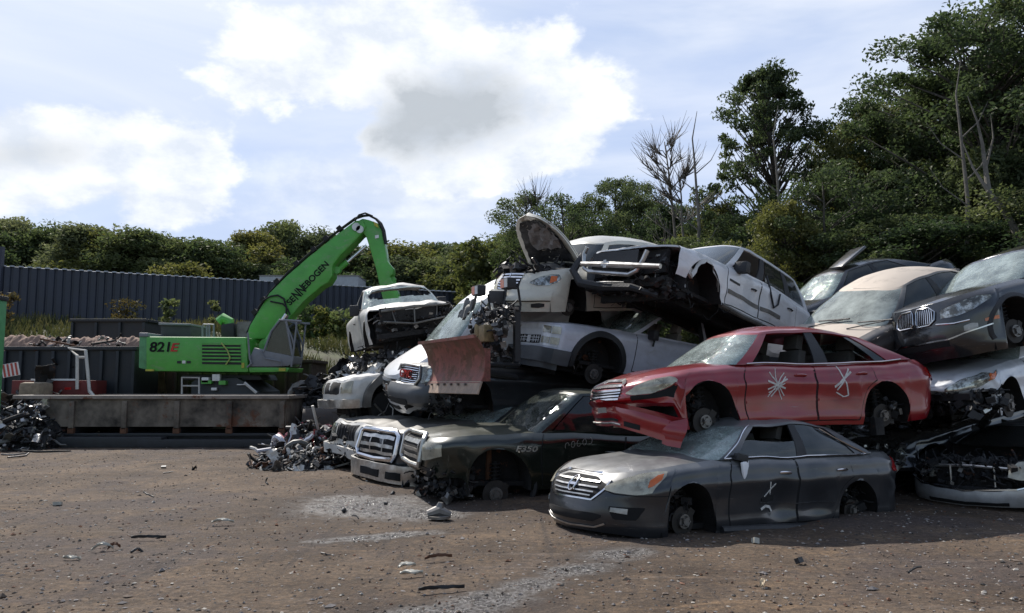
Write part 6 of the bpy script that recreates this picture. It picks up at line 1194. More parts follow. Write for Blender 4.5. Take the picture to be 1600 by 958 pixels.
    G2 = tree_data(207, 8, 1.6, base=.4, nclump=26, per=0, leaf=.1, trunk=.06, kind='vase', bare=True, bark=BARKP)
    T('bare_tree', 'thin leafless tree poking out above the green tree left of the hatchback', G2, 835, 280, 34, 8.3, .9)
    # pale leaning trunk at the right
    mb = MB(); a, b = at(1535, 225, 19), at(1600, 385, 18.6); m_ = at(1545, 300, 18.8); mb.tube([at(1512, 150, 19.1), at(1527, 190, 19), a, at(1540, 265, 19), m_, at(1570, 330, 18.7), b, b+Vector((.3, 0, -6))], [.008, .025, .04, .055, .07, .08, .10, .13], 9); mb.tube([m_, at(1520, 262, 19), at(1505, 225, 19.1)], [.05, .03, .012], 6); mb.tube([at(1540, 265, 19), at(1552, 215, 19), at(1548, 180, 19)], [.035, .02, .006], 6)
    tag(mb.build('leaning_tree', BARKP), 'pale bare trunk leaning and forked at the right edge', 'tree')
    for px, y0, Y, lab in ((1499, 190, 19.4, 'thin straight grey trunk behind the dusty sedan'), (1085, 250, 24.5, 'slender grey trunk behind the smashed white bonnet'), (1212, 250, 22, 'dark straight trunk under the spiky tree')):
        mb = MB(); p = at(px, y0, Y); mb.tube([p+Vector((.12, 0, 1.6)), p+Vector((-.05, 0, .7)), p, Vector((p.x+.1, Y, p.z*.75)), Vector((p.x-.04, Y+.1, p.z*.45)), Vector((p.x+.03, Y, -.2))], [.008, .022, .032, .05, .07, .095], 8)
        for q_ in range(6): f_ = .95-.07*q_; s_ = -1 if q_ % 2 else 1; o_ = Vector((p.x+.05, Y, p.z*f_)); mb.tube([o_, o_+Vector((s_*.5, .1, .45)), o_+Vector((s_*.8, .15, 1.0))], [.022, .014, .004], 5)
        tag(mb.build('tree_trunk', BARKP), lab, 'tree')
# ------------------------------------------------------------------ fence, bank, containers
def berm_z(x, y): 
    f = np.interp(x, [-40, -20, -3, 6], [1, 1, .8, .62])
    return float(np.interp(y, [25.5, 27, 30, 34, 60], [0, 1.2, 2.9, 4.2, 4.4]))*float(f)
def fence_y(x): return float(np.interp(x, [-40, -22.8, -3], [33.0, 35, 46]))
def yard():
    # bank
    xs = np.linspace(-45, 14, 80); ys = np.concatenate([np.linspace(25.3, 36, 30), np.linspace(38, 60, 8)])
    X, Y = np.meshgrid(xs, ys); Z = np.array([[berm_z(x, y)+.16*noise.noise((x*.7, y*.7, 1)) for x in xs] for y in ys]); Z[0] = -.3
    co = np.stack([X, Y, Z], -1).reshape(-1, 3); idx = np.arange(len(co)).reshape(X.shape); q = np.stack([idx[:-1, :-1], idx[:-1, 1:], idx[1:, 1:], idx[1:, :-1]], -1).reshape(-1, 4)
    me = fastmesh('earth_bank', co, q, mat('bank_soil', (.10, .085, .05), .95, vary=.5, vs=1.5, bump=.5, col2=(.09, .10, .045))); me.polygons.foreach_set('use_smooth', [True]*len(q)); o = bpy.data.objects.new('earth_bank', me); C.objects.link(o); o['kind'] = 'structure'
    # grass & weeds on the bank
    rng = np.random.default_rng(5); n = 42000; gx = rng.uniform(-40, 8, n); gy = rng.uniform(26.5, 37, n); keep = np.array([noise.noise((x*.5, y*.5, 9)) > -.28 for x, y in zip(gx, gy)]); gx, gy = gx[keep], gy[keep]; n = len(gx)
    gz = np.array([berm_z(x, y)+.1*noise.noise((x*.7, y*.7, 1)) for x, y in zip(gx, gy)]); hh = rng.uniform(.12, .55, n)*np.array([.6+.9*max(0, noise.noise((x*.35, y*.35, 4))+.4) for x, y in zip(gx, gy)]); a = rng.uniform(0, 6.28, n); w_ = .03; dx, dy = np.cos(a), np.sin(a); lx, ly = rng.normal(0, .12, n), rng.normal(0, .12, n)
    V = np.stack([np.stack([gx-dx*w_, gy-dy*w_, gz-.02], -1), np.stack([gx+dx*w_, gy+dy*w_, gz-.02], -1), np.stack([gx+lx+dx*.01, gy+ly+dy*.01, gz+hh], -1), np.stack([gx+lx-dx*.01, gy+ly-dy*.01, gz+hh], -1)], 1).reshape(-1, 3)
    me = fastmesh('grass', V, np.arange(n*4).reshape(-1, 4), leafmat('grass_blades', (.065, .08, .028), (.15, .13, .06), .25, 1.0)); o = bpy.data.objects.new('grass', me); C.objects.link(o); tag(o, 'rough grass and weeds covering the bank below the dark fence', 'grass', kind='stuff')
    # fence of dark ribbed steel sheets
    FM = mat('fence_sheet', (.036, .042, .062), .5, metal=.1, vary=.35, vs=.35); TOPM = mat('fence_cap', (.38, .40, .44), .4, metal=.5, vary=.3, vs=9)
    segs = [(-44, -23.1), (-22.9, -2.0), (-1.95, 12)]; labs = ['dark blue-grey ribbed sheet fence at the left edge, ending at the post', 'long dark blue-grey ribbed sheet fence running behind the green crane', 'dark ribbed sheet fence showing between crane stick and stacked cars']
    for (x0, x1), lab in zip(segs, labs):
        t = thing('sheet_fence', lab, 'fence', (x0, fence_y(x0), 0)); off = Vector(t.location)
        def fy(x): return fence_y(x) if x < -3 else 46+(x+3)*.25
        mb = MB(); xs = [x0]; 
        while xs[-1] < x1-.3: xs.append(xs[-1]+.3)
        P = []
        for x in xs:
            for dx_, d in ((0, 0), (.02, .07), (.10, .07), (.12, 0)):
                xx = x+dx_; y = fy(xx)+d; b = berm_z(xx, fy(xx))-.5; top = TOPZ(xx); P.append([Vector((xx, y, b)), Vector((xx, y, top))])
        mb.slab(P, [[q+Vector((0, .03, 0)) for q in r] for r in P]); mb.v = [tuple(Vector(v)-off) for v in mb.v]; mb.build('fence_sheet', FM, t, sharp=10)
        mb = MB(); 
        for x in xs: mb.box(Vector((x+.06, fy(x)+.04, TOPZ(x)+.03))-off, (.15, .14, .06), mi=0)
        mb.tube([Vector((x, fy(x)+.1, TOPZ(x)))-off for x in (xs[0], xs[len(xs)//2], xs[-1])], .03, 6); mb.build('top_rail', TOPM, t)
        for x in (x0, x1): mb = MB(); mb.box(Vector((x, fy(x)-.08, (TOPZ(x)+1.5)/2+.8))-off, (.18, .18, TOPZ(x)-1.5+.15)); mb.build('fence_post', FM, t)
    # white trailer roof beyond
    p = at(403, 428, 45.5); t = thing('white_trailer', 'white box trailer whose roof shows above the dark fence behind the boom', 'trailer', (p.x+2.9, 47.0, 4)); mb = MB(); mb.box((0, 0, p.z-4.15-1.4), (5.8, 2.5, 2.9)); mb.build('trailer_box', mat('trailer_grey', (.42, .43, .44), .6, vary=.12), t, bevel=.05)
    mb = MB(); mb.box((0, 0, p.z-4.15+.08), (5.84, 2.54, .06)); mb.build('roof_rail', M_['seatg'], t)
    mb = MB(); [mb.tube([(x, -1.2, -.1), (x, 1.2, -.1)], .5, 16) for x in (-2.2, -1.1, 2)]; mb.build('wheel', M_['rubber'], t)
    # dirt mound strip
    def mound(name, lab, px0, px1, ytop, Y, m, z0=0, dep=1.6, kind='structure', amp=.15):
        a = at(px0, ytop, Y); b = at(px1, ytop, Y); P = []
        for i in range(241):
            t = i/240; x = a.x+(b.x-a.x)*t; zt = a.z+(b.z-a.z)*t+amp*noise.noise((x*.8, 3, Y)); r = []
            for j in range(61): u = -1+j/30; r.append(Vector((x, Y+u*dep, z0+(zt-z0)*max(0, 1-abs(u)**1.6)+amp*.5*noise.noise((x*1.7, u*2, Y))+amp*.7*noise.noise((x*5, u*6, Y))+amp*.5*noise.noise((x*13, u*14, Y)))))
            P.append(r)
        mb = MB(); mb.grid(P); return tag(mb.build(name, m, sharp=180), lab, None, None, kind)
    mound('soil_heap', None, -60, 240, 527, 25.2, mat('pinkish_soil', (.25, .165, .125), .95, vary=.5, vs=2.5, bump=1, bs=9), amp=.12)
    RM = mat('dark_container_paint', (.018, .023, .028), .6, vary=.3, vs=3, rust=.2); BM = mat('brown_rusty_steel', (.055, .036, .028), .8, vary=.45, vs=3, rust=.35, bump=.3)
    def container(name, lab, px0, px1, ytop, Y, dep, m, ribs=8, tilt=0, z0=0, th=.06, lip=True):
        a = at(px0, ytop, Y); b = at(px1, ytop, Y); W = b.x-a.x; H = a.z-z0; t = thing(name, lab, 'container', ((a.x+b.x)/2, Y, z0), (0, 0, R(tilt))); mb = MB()
        mb.box((0, th/2, H/2), (W, th, H)); mb.box((0, dep-th/2, H/2), (W, th, H)); mb.box((-W/2+th/2, dep/2, H/2-.002), (th, dep-th*2, H)); mb.box((W/2-th/2, dep/2, H/2-.002), (th, dep-th*2, H)); mb.box((0, dep/2, .06), (W-.2, dep-.2, .12)); mb.build('container_wall', m, t)
        mb = MB(); 
        for i in range(ribs+1): MB().box((-W/2+.05+(W-.1)*i/ribs, -.05, H/2), (.09, .10, H-.1)).build('rib', m, t, bevel=.01)
        mb = MB(); mb.box((0, -.03, H+.03), (W+.1, .16, .1)); mb.box((0, dep, H+.03), (W+.1, .14, .1)); mb.box((-W/2, dep/2, H+.03), (.14, dep-.2, .1)); mb.box((W/2, dep/2, H+.03), (.14, dep-.2, .1)); mb.build('top_rail', m, t, bevel=.01); return t, W, H
    c1, W1, H1 = container('scrap_container', 'dark blue-black ribbed container filled with loose scrap, left of the green crane', 8, 214, 546, 23.6, 1.5, RM, 8)
    c2, W2, H2 = container('rusty_container', 'rusty brown ribbed container behind the crane undercarriage', 218, 488, 566, 26.4, 2.0, BM, 14)
    c3, W3, H3 = container('dark_bin', 'low dark bin on the bank behind the dirt heap', 113, 228, 502, 28.5, 2, RM, 3, z0=2.2)
    # skip
    sk = thing('open_skip', 'long open roll-off skip with rust-streaked pale side, in front of the green crane', 'skip', (at(250, 600, 21).x, 20.6, 0)); SM = mat('skip_paint', (.04, .028, .02), .75, vary=.6, vs=1.2, rust=.45, bump=.2, col2=(.24, .20, .16), con=.14); W, D = 7.0, 2.3
    mb = MB(); H0, H1_ = .5, 1.22
    mb.box((0, 0, (H0+H1_)/2), (W, .05, H1_-H0)); mb.box((0, D, (H0+H1_)/2), (W, .05, H1_-H0)); mb.box((-W/2, D/2, (H0+H1_)/2), (.05, D-.06, H1_-H0)); mb.box((W/2, D/2, (H0+H1_)/2), (.05, D-.06, H1_-H0)); mb.box((0, D/2, H0+.02), (W-.1, D-.1, .05)); mb.build('skip_wall', SM, sk)
    mb = MB(); 
    for y in (-.03, D+.03): mb.box((0, y, H1_+.04), (W+.16, .14, .1))
    for x in (-W/2-.02, W/2+.02): mb.box((x, D/2, H1_+.04), (.12, D-.1, .1))
    mb.build('top_rail', mat('worn_rail', (.24, .2, .17), .6, vary=.4, vs=3, rust=.4), sk, bevel=.015)
    mb = MB()
    for i in range(6): MB().box((-W/2+.1+(W-.2)*i/5, -.06, .80), (.13, .08, .72)).build('rib', SM, sk, bevel=.01)
    DK = mat('skip_chassis', (.028, .030, .034), .6, vary=.4, rust=.15); mb = MB(); mb.box((0, .25, .24), (W+.5, .18, .16)); mb.box((0, D-.25, .24), (W+.5, .18, .16)); mb.box((0, -.03, .30), (W+.7, .1, .07)); mb.box((0, .25, .08), (W, .3, .16))
    for i in range(6): mb.box((-W/2+.1+(W-.2)*i/5, D/2, .42), (.14, D, .16)); 
    mb.build('chassis', DK, sk, bevel=.01)
    for i in (0, 1, 2, 3, 4, 5): MB().box((-W/2+.1+(W-.2)*i/5, -.05, .40), (.16, .10, .14)).build('bracket', M_['rust'], sk)
    mb = MB(); mb.box((-2.2, -.25, .13), (5.4, .35, .26)); mb.box((1.7, -.3, .10), (3.6, .3, .2)); tag(mb.build('steel_beam', DK, bevel=.02), 'dark steel beams lying on the dirt along the skip front', 'beam').location = (at(250, 600, 21).x, 20.5, 0)
    # green post at the left edge
    p = gnd(-2, 705); t = thing('green_post', 'bright green steel post with dark cap at the left edge', 'post', (at(-1, 600, 17).x, 17, 0)); mb = MB(); mb.box((-.17, 0, 1.7), (.26, .3, 3.4)); mb.build('post', mat('faded_green', (.07, .27, .10), .5, vary=.2), t, bevel=.02); mb = MB(); mb.box((-.17, 0, 3.45), (.3, .36, .1)); mb.build('post_cap', M_['dark'], t, bevel=.01)
    # red cart body, white frame, striped panel
    t = thing('red_truck_bed', 'dark red pickup bed lying in front of the dark container', 'truck bed', (at(80, 600, 22.4).x, 22.4, 1.05)); RB = mat('dull_red', (.13, .02, .018), .6, vary=.3, vs=4, rust=.2); mb = MB(); mb.box((0, 0, .4), (2.2, .05, .5)); mb.box((0, .9, .4), (2.2, .05, .5)); mb.box((-1.1, .45, .4), (.05, .85, .5)); mb.box((1.1, .45, .4), (.05, .85, .5)); mb.box((0, .45, .0), (2.3, .9, .4)); mb.build('bed_wall', RB, t, bevel=.01); mb = MB(); mb.box((.1, -.02, .67), (1.3, .08, .05)); mb.build('white_edge', P_WHITE, t)
    mb = MB(); mb.box((.5, -.03, .42), (.18, .02, .07)); mb.build('tail_light', M_['redlens'], t)
    t = tag(MB().tube([(0, 0, .6), (-.05, 0, 1.55), (-.3, 0, 1.75), (.18, 0, 1.7), (.35, 0, .55)], .045, 6).tube([(-.05, 0, 1.5), (.2, 0, 1.5)], .04, 6).tube([(.35, 0, .55), (.75, -.1, .15)], .05, 6).build('white_stand', P_WHITE2), 'bent white steel frame standing on the dull red pickup bed', 'frame'); t.location = (at(118, 600, 22.2).x, 22.3, .85)
    t = thing('striped_board', 'small tilted board with red and white stripes at the left', 'board', (at(17, 572, 21.5).x, 21.5, at(17, 578, 21.5).z), (0, R(-12), .2)); mb = MB(); mb.box((0, 0, 0), (.42, .03, .36)); mb.build('board', M_['white'], t); mb = MB(); 
    for k in range(4): mb.box((-.15+.1*k, -.02, 0), (.05, .012, .34))
    mb.build('stripe', M_['redlens'], t)
    tag(MB().box((0, 0, .45), (.6, .7, .5)).build('tan_cushion', mat('tan_cloth', (.25, .2, .14), .9, vary=.3), bevel=.12), 'rounded tan cushion leaning on the dull red pickup bed', 'cushion').location = (at(57, 600, 21.9).x, 21.9, .95)
def TOPZ(x): return float(np.interp(x, [-44, -23, -3, 12], [6.75, 6.85, 6.95, 6.9]))
# ------------------------------------------------------------------ scrap heaps
def heap(name, lab, c, size, n, seed, mats, psz=.35, cat='scrap heap', kx=1.8):
    rnd = random.Random(seed); mb = MB(); cx, cy = c
    for i in range(n):
        a = rnd.uniform(0, 6.283); r = rnd.random()**.6; x = math.cos(a)*r; y = math.sin(a)*r; top = size[2]*(1-r**kx)*(.8+.4*noise.noise((x*2+seed, y*2, 0))); z = top*rnd.uniform(.65, 1.05); p = Vector((cx+x*size[0], cy+y*size[1], z)); k = rnd.random(); s = psz*min(1.9, math.exp(rnd.gauss(-.15, .5))); mi = rnd.randrange(len(mats))
        if k < .04:
            u = Vector((rnd.gauss(0, 1), rnd.gauss(0, 1), rnd.gauss(0, .7))).normalized(); o_ = u.orthogonal().normalized(); w2 = u.cross(o_); mb.tube([p+(o_*math.cos(q)+w2*math.sin(q))*s*.9 for q in np.linspace(0, 6.283, 13)[:-1]], s*.22, 6, mi=mi, closed=True)
        elif k < .09: u = Vector((rnd.gauss(0, 1), rnd.gauss(0, 1), rnd.gauss(0, .35))).normalized(); mb.tube([p-u*s*2.4, p+u*s*2.4], s*rnd.uniform(.06, .16), 7, mi=mi)
        elif k < .3: mb.box(p, (s*rnd.uniform(.4, 1), s*rnd.uniform(.2, .7), s*rnd.uniform(.1, .4)), rot=(rnd.uniform(-1, 1), rnd.uniform(-1, 1), rnd.uniform(-3, 3)), mi=mi)
        elif k < .62:
            d = Vector((rnd.gauss(0, 1), rnd.gauss(0, 1), rnd.gauss(0, .5))).normalized(); A = [p]
            for j in range(4): d = (d+Vector((rnd.gauss(0, .35), rnd.gauss(0, .35), rnd.gauss(0, .3)))).normalized(); A.append(A[-1]+d*s*.45)
            mb.tube(A, rnd.uniform(.01, .045), 5, mi=mi)
        else:
            a_ = Vector((rnd.gauss(0, 1), rnd.gauss(0, 1), rnd.gauss(0, .6))).normalized(); b = a_.orthogonal().normalized(); q_ = a_.cross(b); g = [[p+a_*(s*1.3*ii/4)+b*s*.35*(jj-1.5)+q_*s*.16*math.sin(ii*1.9+jj*1.3+i) for jj in range(4)] for ii in range(5)]; mb.slab(g, [[v+q_*.01 for v in r_] for r_ in g], mi=mi)
    P = [[Vector((cx+size[0]*(1.05-2.1*i/16), cy+size[1]*(1.05-2.1*j/16), max(-.05, size[2]*.62*(1-min(1, math.hypot(1.05-2.1*i/16, 1.05-2.1*j/16))**kx)-.03))) for j in range(17)] for i in range(17)]; mb.grid(P, 0)
    return tag(mb.build(name, mats, sharp=30), lab, cat, None, 'stuff')
def heaps():
    G = [M_['under'], M_['dark'], M_['dark'], M_['under'], M_['steel'], P_GM, P_WHITE2, M_['rust']]; D = [M_['under'], M_['dark'], M_['dark'], M_['under'], M_['steel'], M_['dark']]
    heap('scrap_heap', 'dark heap of tangled engines and car parts behind the leftmost stack', (at(532, 600, 23).x, 23.3), (1.9, 1.8, 2.45), 2200, 11, D+[M_['dchrome']], .22)
    heap('scrap_heap', 'heap of torn panels and pipes at the foot of the leftmost stack', (-4.35, 17.5), (1.0, 1.5, .8), 1200, 12, D+[P_GM, M_['rust'], M_['rotor'], P_WHITE2, P_RED, P_SIL], .15)
    heap('scrap_heap', 'scattered bent bumpers and brackets beside the crushed beige car', (-4.2, 15.6), (.9, 1.0, .35), 600, 13, D+[P_GM, P_WHITE2, M_['rust']], .11)
    heap('scrap_heap', 'pile of bars and metal offcuts at the left edge before the skip', (at(15, 600, 19.8).x, 20.3), (1.2, 1.4, 1.25), 1100, 14, D+[P_GM, M_['dchrome']], .16)
    heap('scrap_heap', 'jumbled scrap filling the dark ribbed container', (at(110, 600, 24.3).x, 24.3), (2.15, .7, 3.1), 1100, 15, G, .14, kx=9)
    heap('scrap_heap', 'scrap lying between the dull red pickup bed and the container', (at(70, 600, 22.9).x, 22.3), (1.9, .5, 1.7), 420, 16, G+[M_['rust']], .25)
    heap('scrap_heap', 'light-coloured debris behind the skip rim', (at(225, 600, 24).x, 24.2), (.9, .6, 1.35), 120, 17, [P_WHITE2, M_['rag'], M_['rust'], P_GM], .2)
    heap('scrap_heap', 'added dark scrap filling the shaded gaps under the stacked cars', (3.4, 14.8), (4.4, 1.7, 1.4), 900, 18, [M_['under'], M_['under'], M_['dark']], .3)  # filler scrap added between the cars, coloured dark to deepen the shade
    heap('scrap_heap', 'added dark wreckage filling the shaded gaps under the right stack', (7.2, 13.9), (2.6, 2.2, 2.3), 500, 19, [M_['under'], M_['under'], M_['dark']], .3)  # same added filler, its dark colour standing in for shade
    heap('scrap_heap', 'crumpled body panels wedged in the leftmost stack under the grimy white pickup', (-2.75, 17.1), (1.2, 1.2, 2.35), 900, 20, D+[P_WHITE2, P_GM, M_['dchrome']], .26)
    t = tag(MB().tube([(0, 0, .45), (1.5, .2, .45)], .42, 20).build('dark_drum', BM_(), sharp=30), 'dark rusty drum lying beside the right end of the skip', 'drum'); t.location = (at(468, 600, 20.5).x, 21, .1)
def BM_(): return mat('drum_steel', (.05, .038, .032), .7, vary=.4, vs=4, rust=.3)
# ------------------------------------------------------------------ loose litter on the ground
def litter():
    rnd = random.Random(3); PW = mat('pale_plastic', (.42, .40, .34), .6, vary=.25, vs=6); PD = M_['dark']
    def shard(px, py, L_, W_, rz, m, name, lab, cat, thick=.012, bend=.05):
        L_ *= .72; W_ *= .6; bend *= .6
        g = gnd(px, py); mb = MB(); n = 8; P = []; sd_ = px*.013+py
        for i in range(n+1):
            t = i/n; r = []
            for j in range(4): u = -1.5+j; r.append(Vector(((t-.5)*L_, u*W_/3*(.5+.5*math.sin(math.pi*min(1, t*.8+.15)))+.3*W_*math.sin(t*3+sd_), bend*math.sin(math.pi*t)+.018+.01*math.sin(j*2+i))))
            P.append(r)
        mb.slab(P, [[q-Vector((0, 0, thick)) for q in r] for r in P]); o = mb.build(name, m); o.location = (g.x, g.y, .02); o.rotation_euler = (0, 0, rz); return tag(o, lab, cat)
    shard(348, 820, .34, .06, .2, PW, 'curved_strip', 'curved white plastic strip on bare dirt below the skip', 'plastic strip')
    shard(112, 877, .24, .05, -.3, PW, 'flat_strip', 'flat pale strip lying at the lower left', 'plastic strip', bend=.01)
    shard(160, 863, .26, .05, .3, PW, 'broken_bracket', 'broken pale bracket with dark end at the lower left', 'bracket', bend=.09); shard(178, 861, .16, .05, 1.0, M_['rust'], 'rusty_scrap', 'rusty scrap touching the broken pale bracket', 'scrap', bend=.07)
    shard(636, 890, .22, .09, .5, PW, 'cardboard_piece', 'upper piece of two pale flat boards in the lower middle', 'board', bend=.03); shard(643, 901, .26, .08, 0, PW, 'cardboard_piece', 'lower piece of two pale flat boards in the lower middle', 'board', bend=.02)
    shard(1192, 919, .22, .07, 1.0, mat('tan_shard', (.36, .28, .18), .7), 'tan_shard', 'tan shard upright on the dirt at the lower right', 'shard', bend=.05)
    shard(690, 925, .5, .02, .2, PD, 'thin_rod', 'thin dark rod on the dirt in the lower middle', 'rod', bend=.01); shard(685, 876, .36, .03, .35, M_['rust'], 'twig', 'dark twig left of the grey wet streak', 'twig', bend=.03); shard(232, 844, .5, .015, 0, PD, 'thin_wire', 'thin dark wire on the dirt at the left', 'wire', bend=.01)
    for px, py, lab in ((460, 712, 'white crumpled block by the right end of the skip'), (478, 716, 'white torn foam block beside the crumpled one'), (450, 722, 'small tan carton in front of the white blocks')):
        g = gnd(px, py); mb = MB(); mb.box((0, 0, .09), (.32, .22, .16), rot=(.2, .15, .4)); mb.box((.16, .05, .1), (.2, .25, .05), rot=(.4, -.3, 0)); o = mb.build('torn_block', PW if 'tan' in lab else M_['white'], bevel=.02); o.location = (g.x, g.y, 0); tag(o, lab, 'block')
    g = gnd(686, 812); t = thing('steel_knuckle', 'grey cast steel hub part lying on the dirt in front of the dark green pickup', 'car part', (g.x, g.y, 0)); mb = MB(); mb.tube([(-.13, 0, .06), (0, 0, .1), (.13, .03, .05)], [.05, .08, .04], 10); mb.tube([(0, 0, .1), (.02, 0, .2)], [.07, .03], 10); mb.tube([(0, 0, .02), (0, 0, .05)], .14, 16); mb.build('casting', M_['steel'], t)
    # hoses at the left edge
    a = [gnd(px, py)+Vector((0, 0, .03)) for px, py in ((0, 690), (10, 703), (30, 706), (60, 708), (110, 707))]; tag(MB().tube(a, .025, 6).build('black_hose', M_['rubber'], sharp=90), 'black hose trailing over the dirt at the left edge', 'hose')
    a = [gnd(px, py)+Vector((0, 0, .03)) for px, py in ((2, 712), (20, 713), (45, 710), (40, 714), (12, 717))]; tag(MB().tube(a, .02, 6).build('looped_cable', M_['steel'], sharp=90), 'looped grey cable lying in front of the black hose', 'cable')
    # gravel and crumbs: uncountable
    rng = np.random.default_rng(9); V = []; F = []; mb = MB(); n = 14000
    for i in range(n):
        d = 4.2+17*rng.random()**1.4; px = rng.uniform(-60, 1660); x = (px-800)/1230*d; y = d; s = rng.uniform(.006, .02)*(1 if rng.random() < .96 else 1.9); 
        if x > .5 and y > 9.5+.47*(x-.7): continue
        a, b, c_ = s*rng.uniform(.6, 1.6), s*rng.uniform(.5, 1.1), s*rng.uniform(.25, .7); r = rng.uniform(0, 6.28); ca, sa = math.cos(r), math.sin(r); z = .045*noise.noise((x*.45, y*.45, 0))+.018*noise.noise((x*1.7, y*1.7, 3))+c_*.4
        pts = [(a, 0, 0), (0, b, 0), (-a, .1*b, 0), (.1*a, -b, 0), (0, 0, c_), (.2*a, .1*b, -c_)]; mb.add([(x+p[0]*ca-p[1]*sa, y+p[0]*sa+p[1]*ca, z+p[2]) for p in pts], [(0, 1, 4), (1, 2, 4), (2, 3, 4), (3, 0, 4), (1, 0, 5), (2, 1, 5), (3, 2, 5), (0, 3, 5)], int(rng.choice([0, 0, 0, 1, 1, 2, 3, 4])))
    me = bpy.data.meshes.new('gravel'); me.from_pydata(mb.v, [], mb.f)
    for m in (mat('stone_brown', (.12, .09, .07), .9), mat('stone_grey', (.19, .17, .16), .9), mat('stone_dark', (.03, .028, .027), .85), mat('stone_pale', (.33, .30, .26), .85), M_['rust']): me.materials.append(m)
    me.polygons.foreach_set('material_index', mb.m); o = bpy.data.objects.new('gravel', me); C.objects.link(o); tag(o, 'loose stones and crumbs scattered over the dirt', 'gravel', kind='stuff')
    # bits of twisted trash, countable ones along the run-off
    k = 0
    for px, py in ((205, 868), (420, 760), (300, 735), (270, 740), (255, 732), (540, 800), (560, 815), (600, 790), (640, 760), (655, 775), (520, 742), (590, 752), (615, 772), (500, 868), (1065, 905), (1250, 880), (1180, 850), (1420, 900), (560, 765), (575, 748), (240, 780), (380, 700), (90, 790), (700, 760)):
        k += 1; g = gnd(px, py); o = junk(None, (0, 0, .03), (.02, .01, .01), 1, 300+k, [PD, PD, PW], 'scrap_bit', None, .5); o.location = (g.x, g.y, .0); o.rotation_euler = (0, 0, rnd.uniform(0, 6)); tag(o, 'small bits of broken plastic and metal on the dirt', 'scrap bits', 'scrap bits on the dirt')
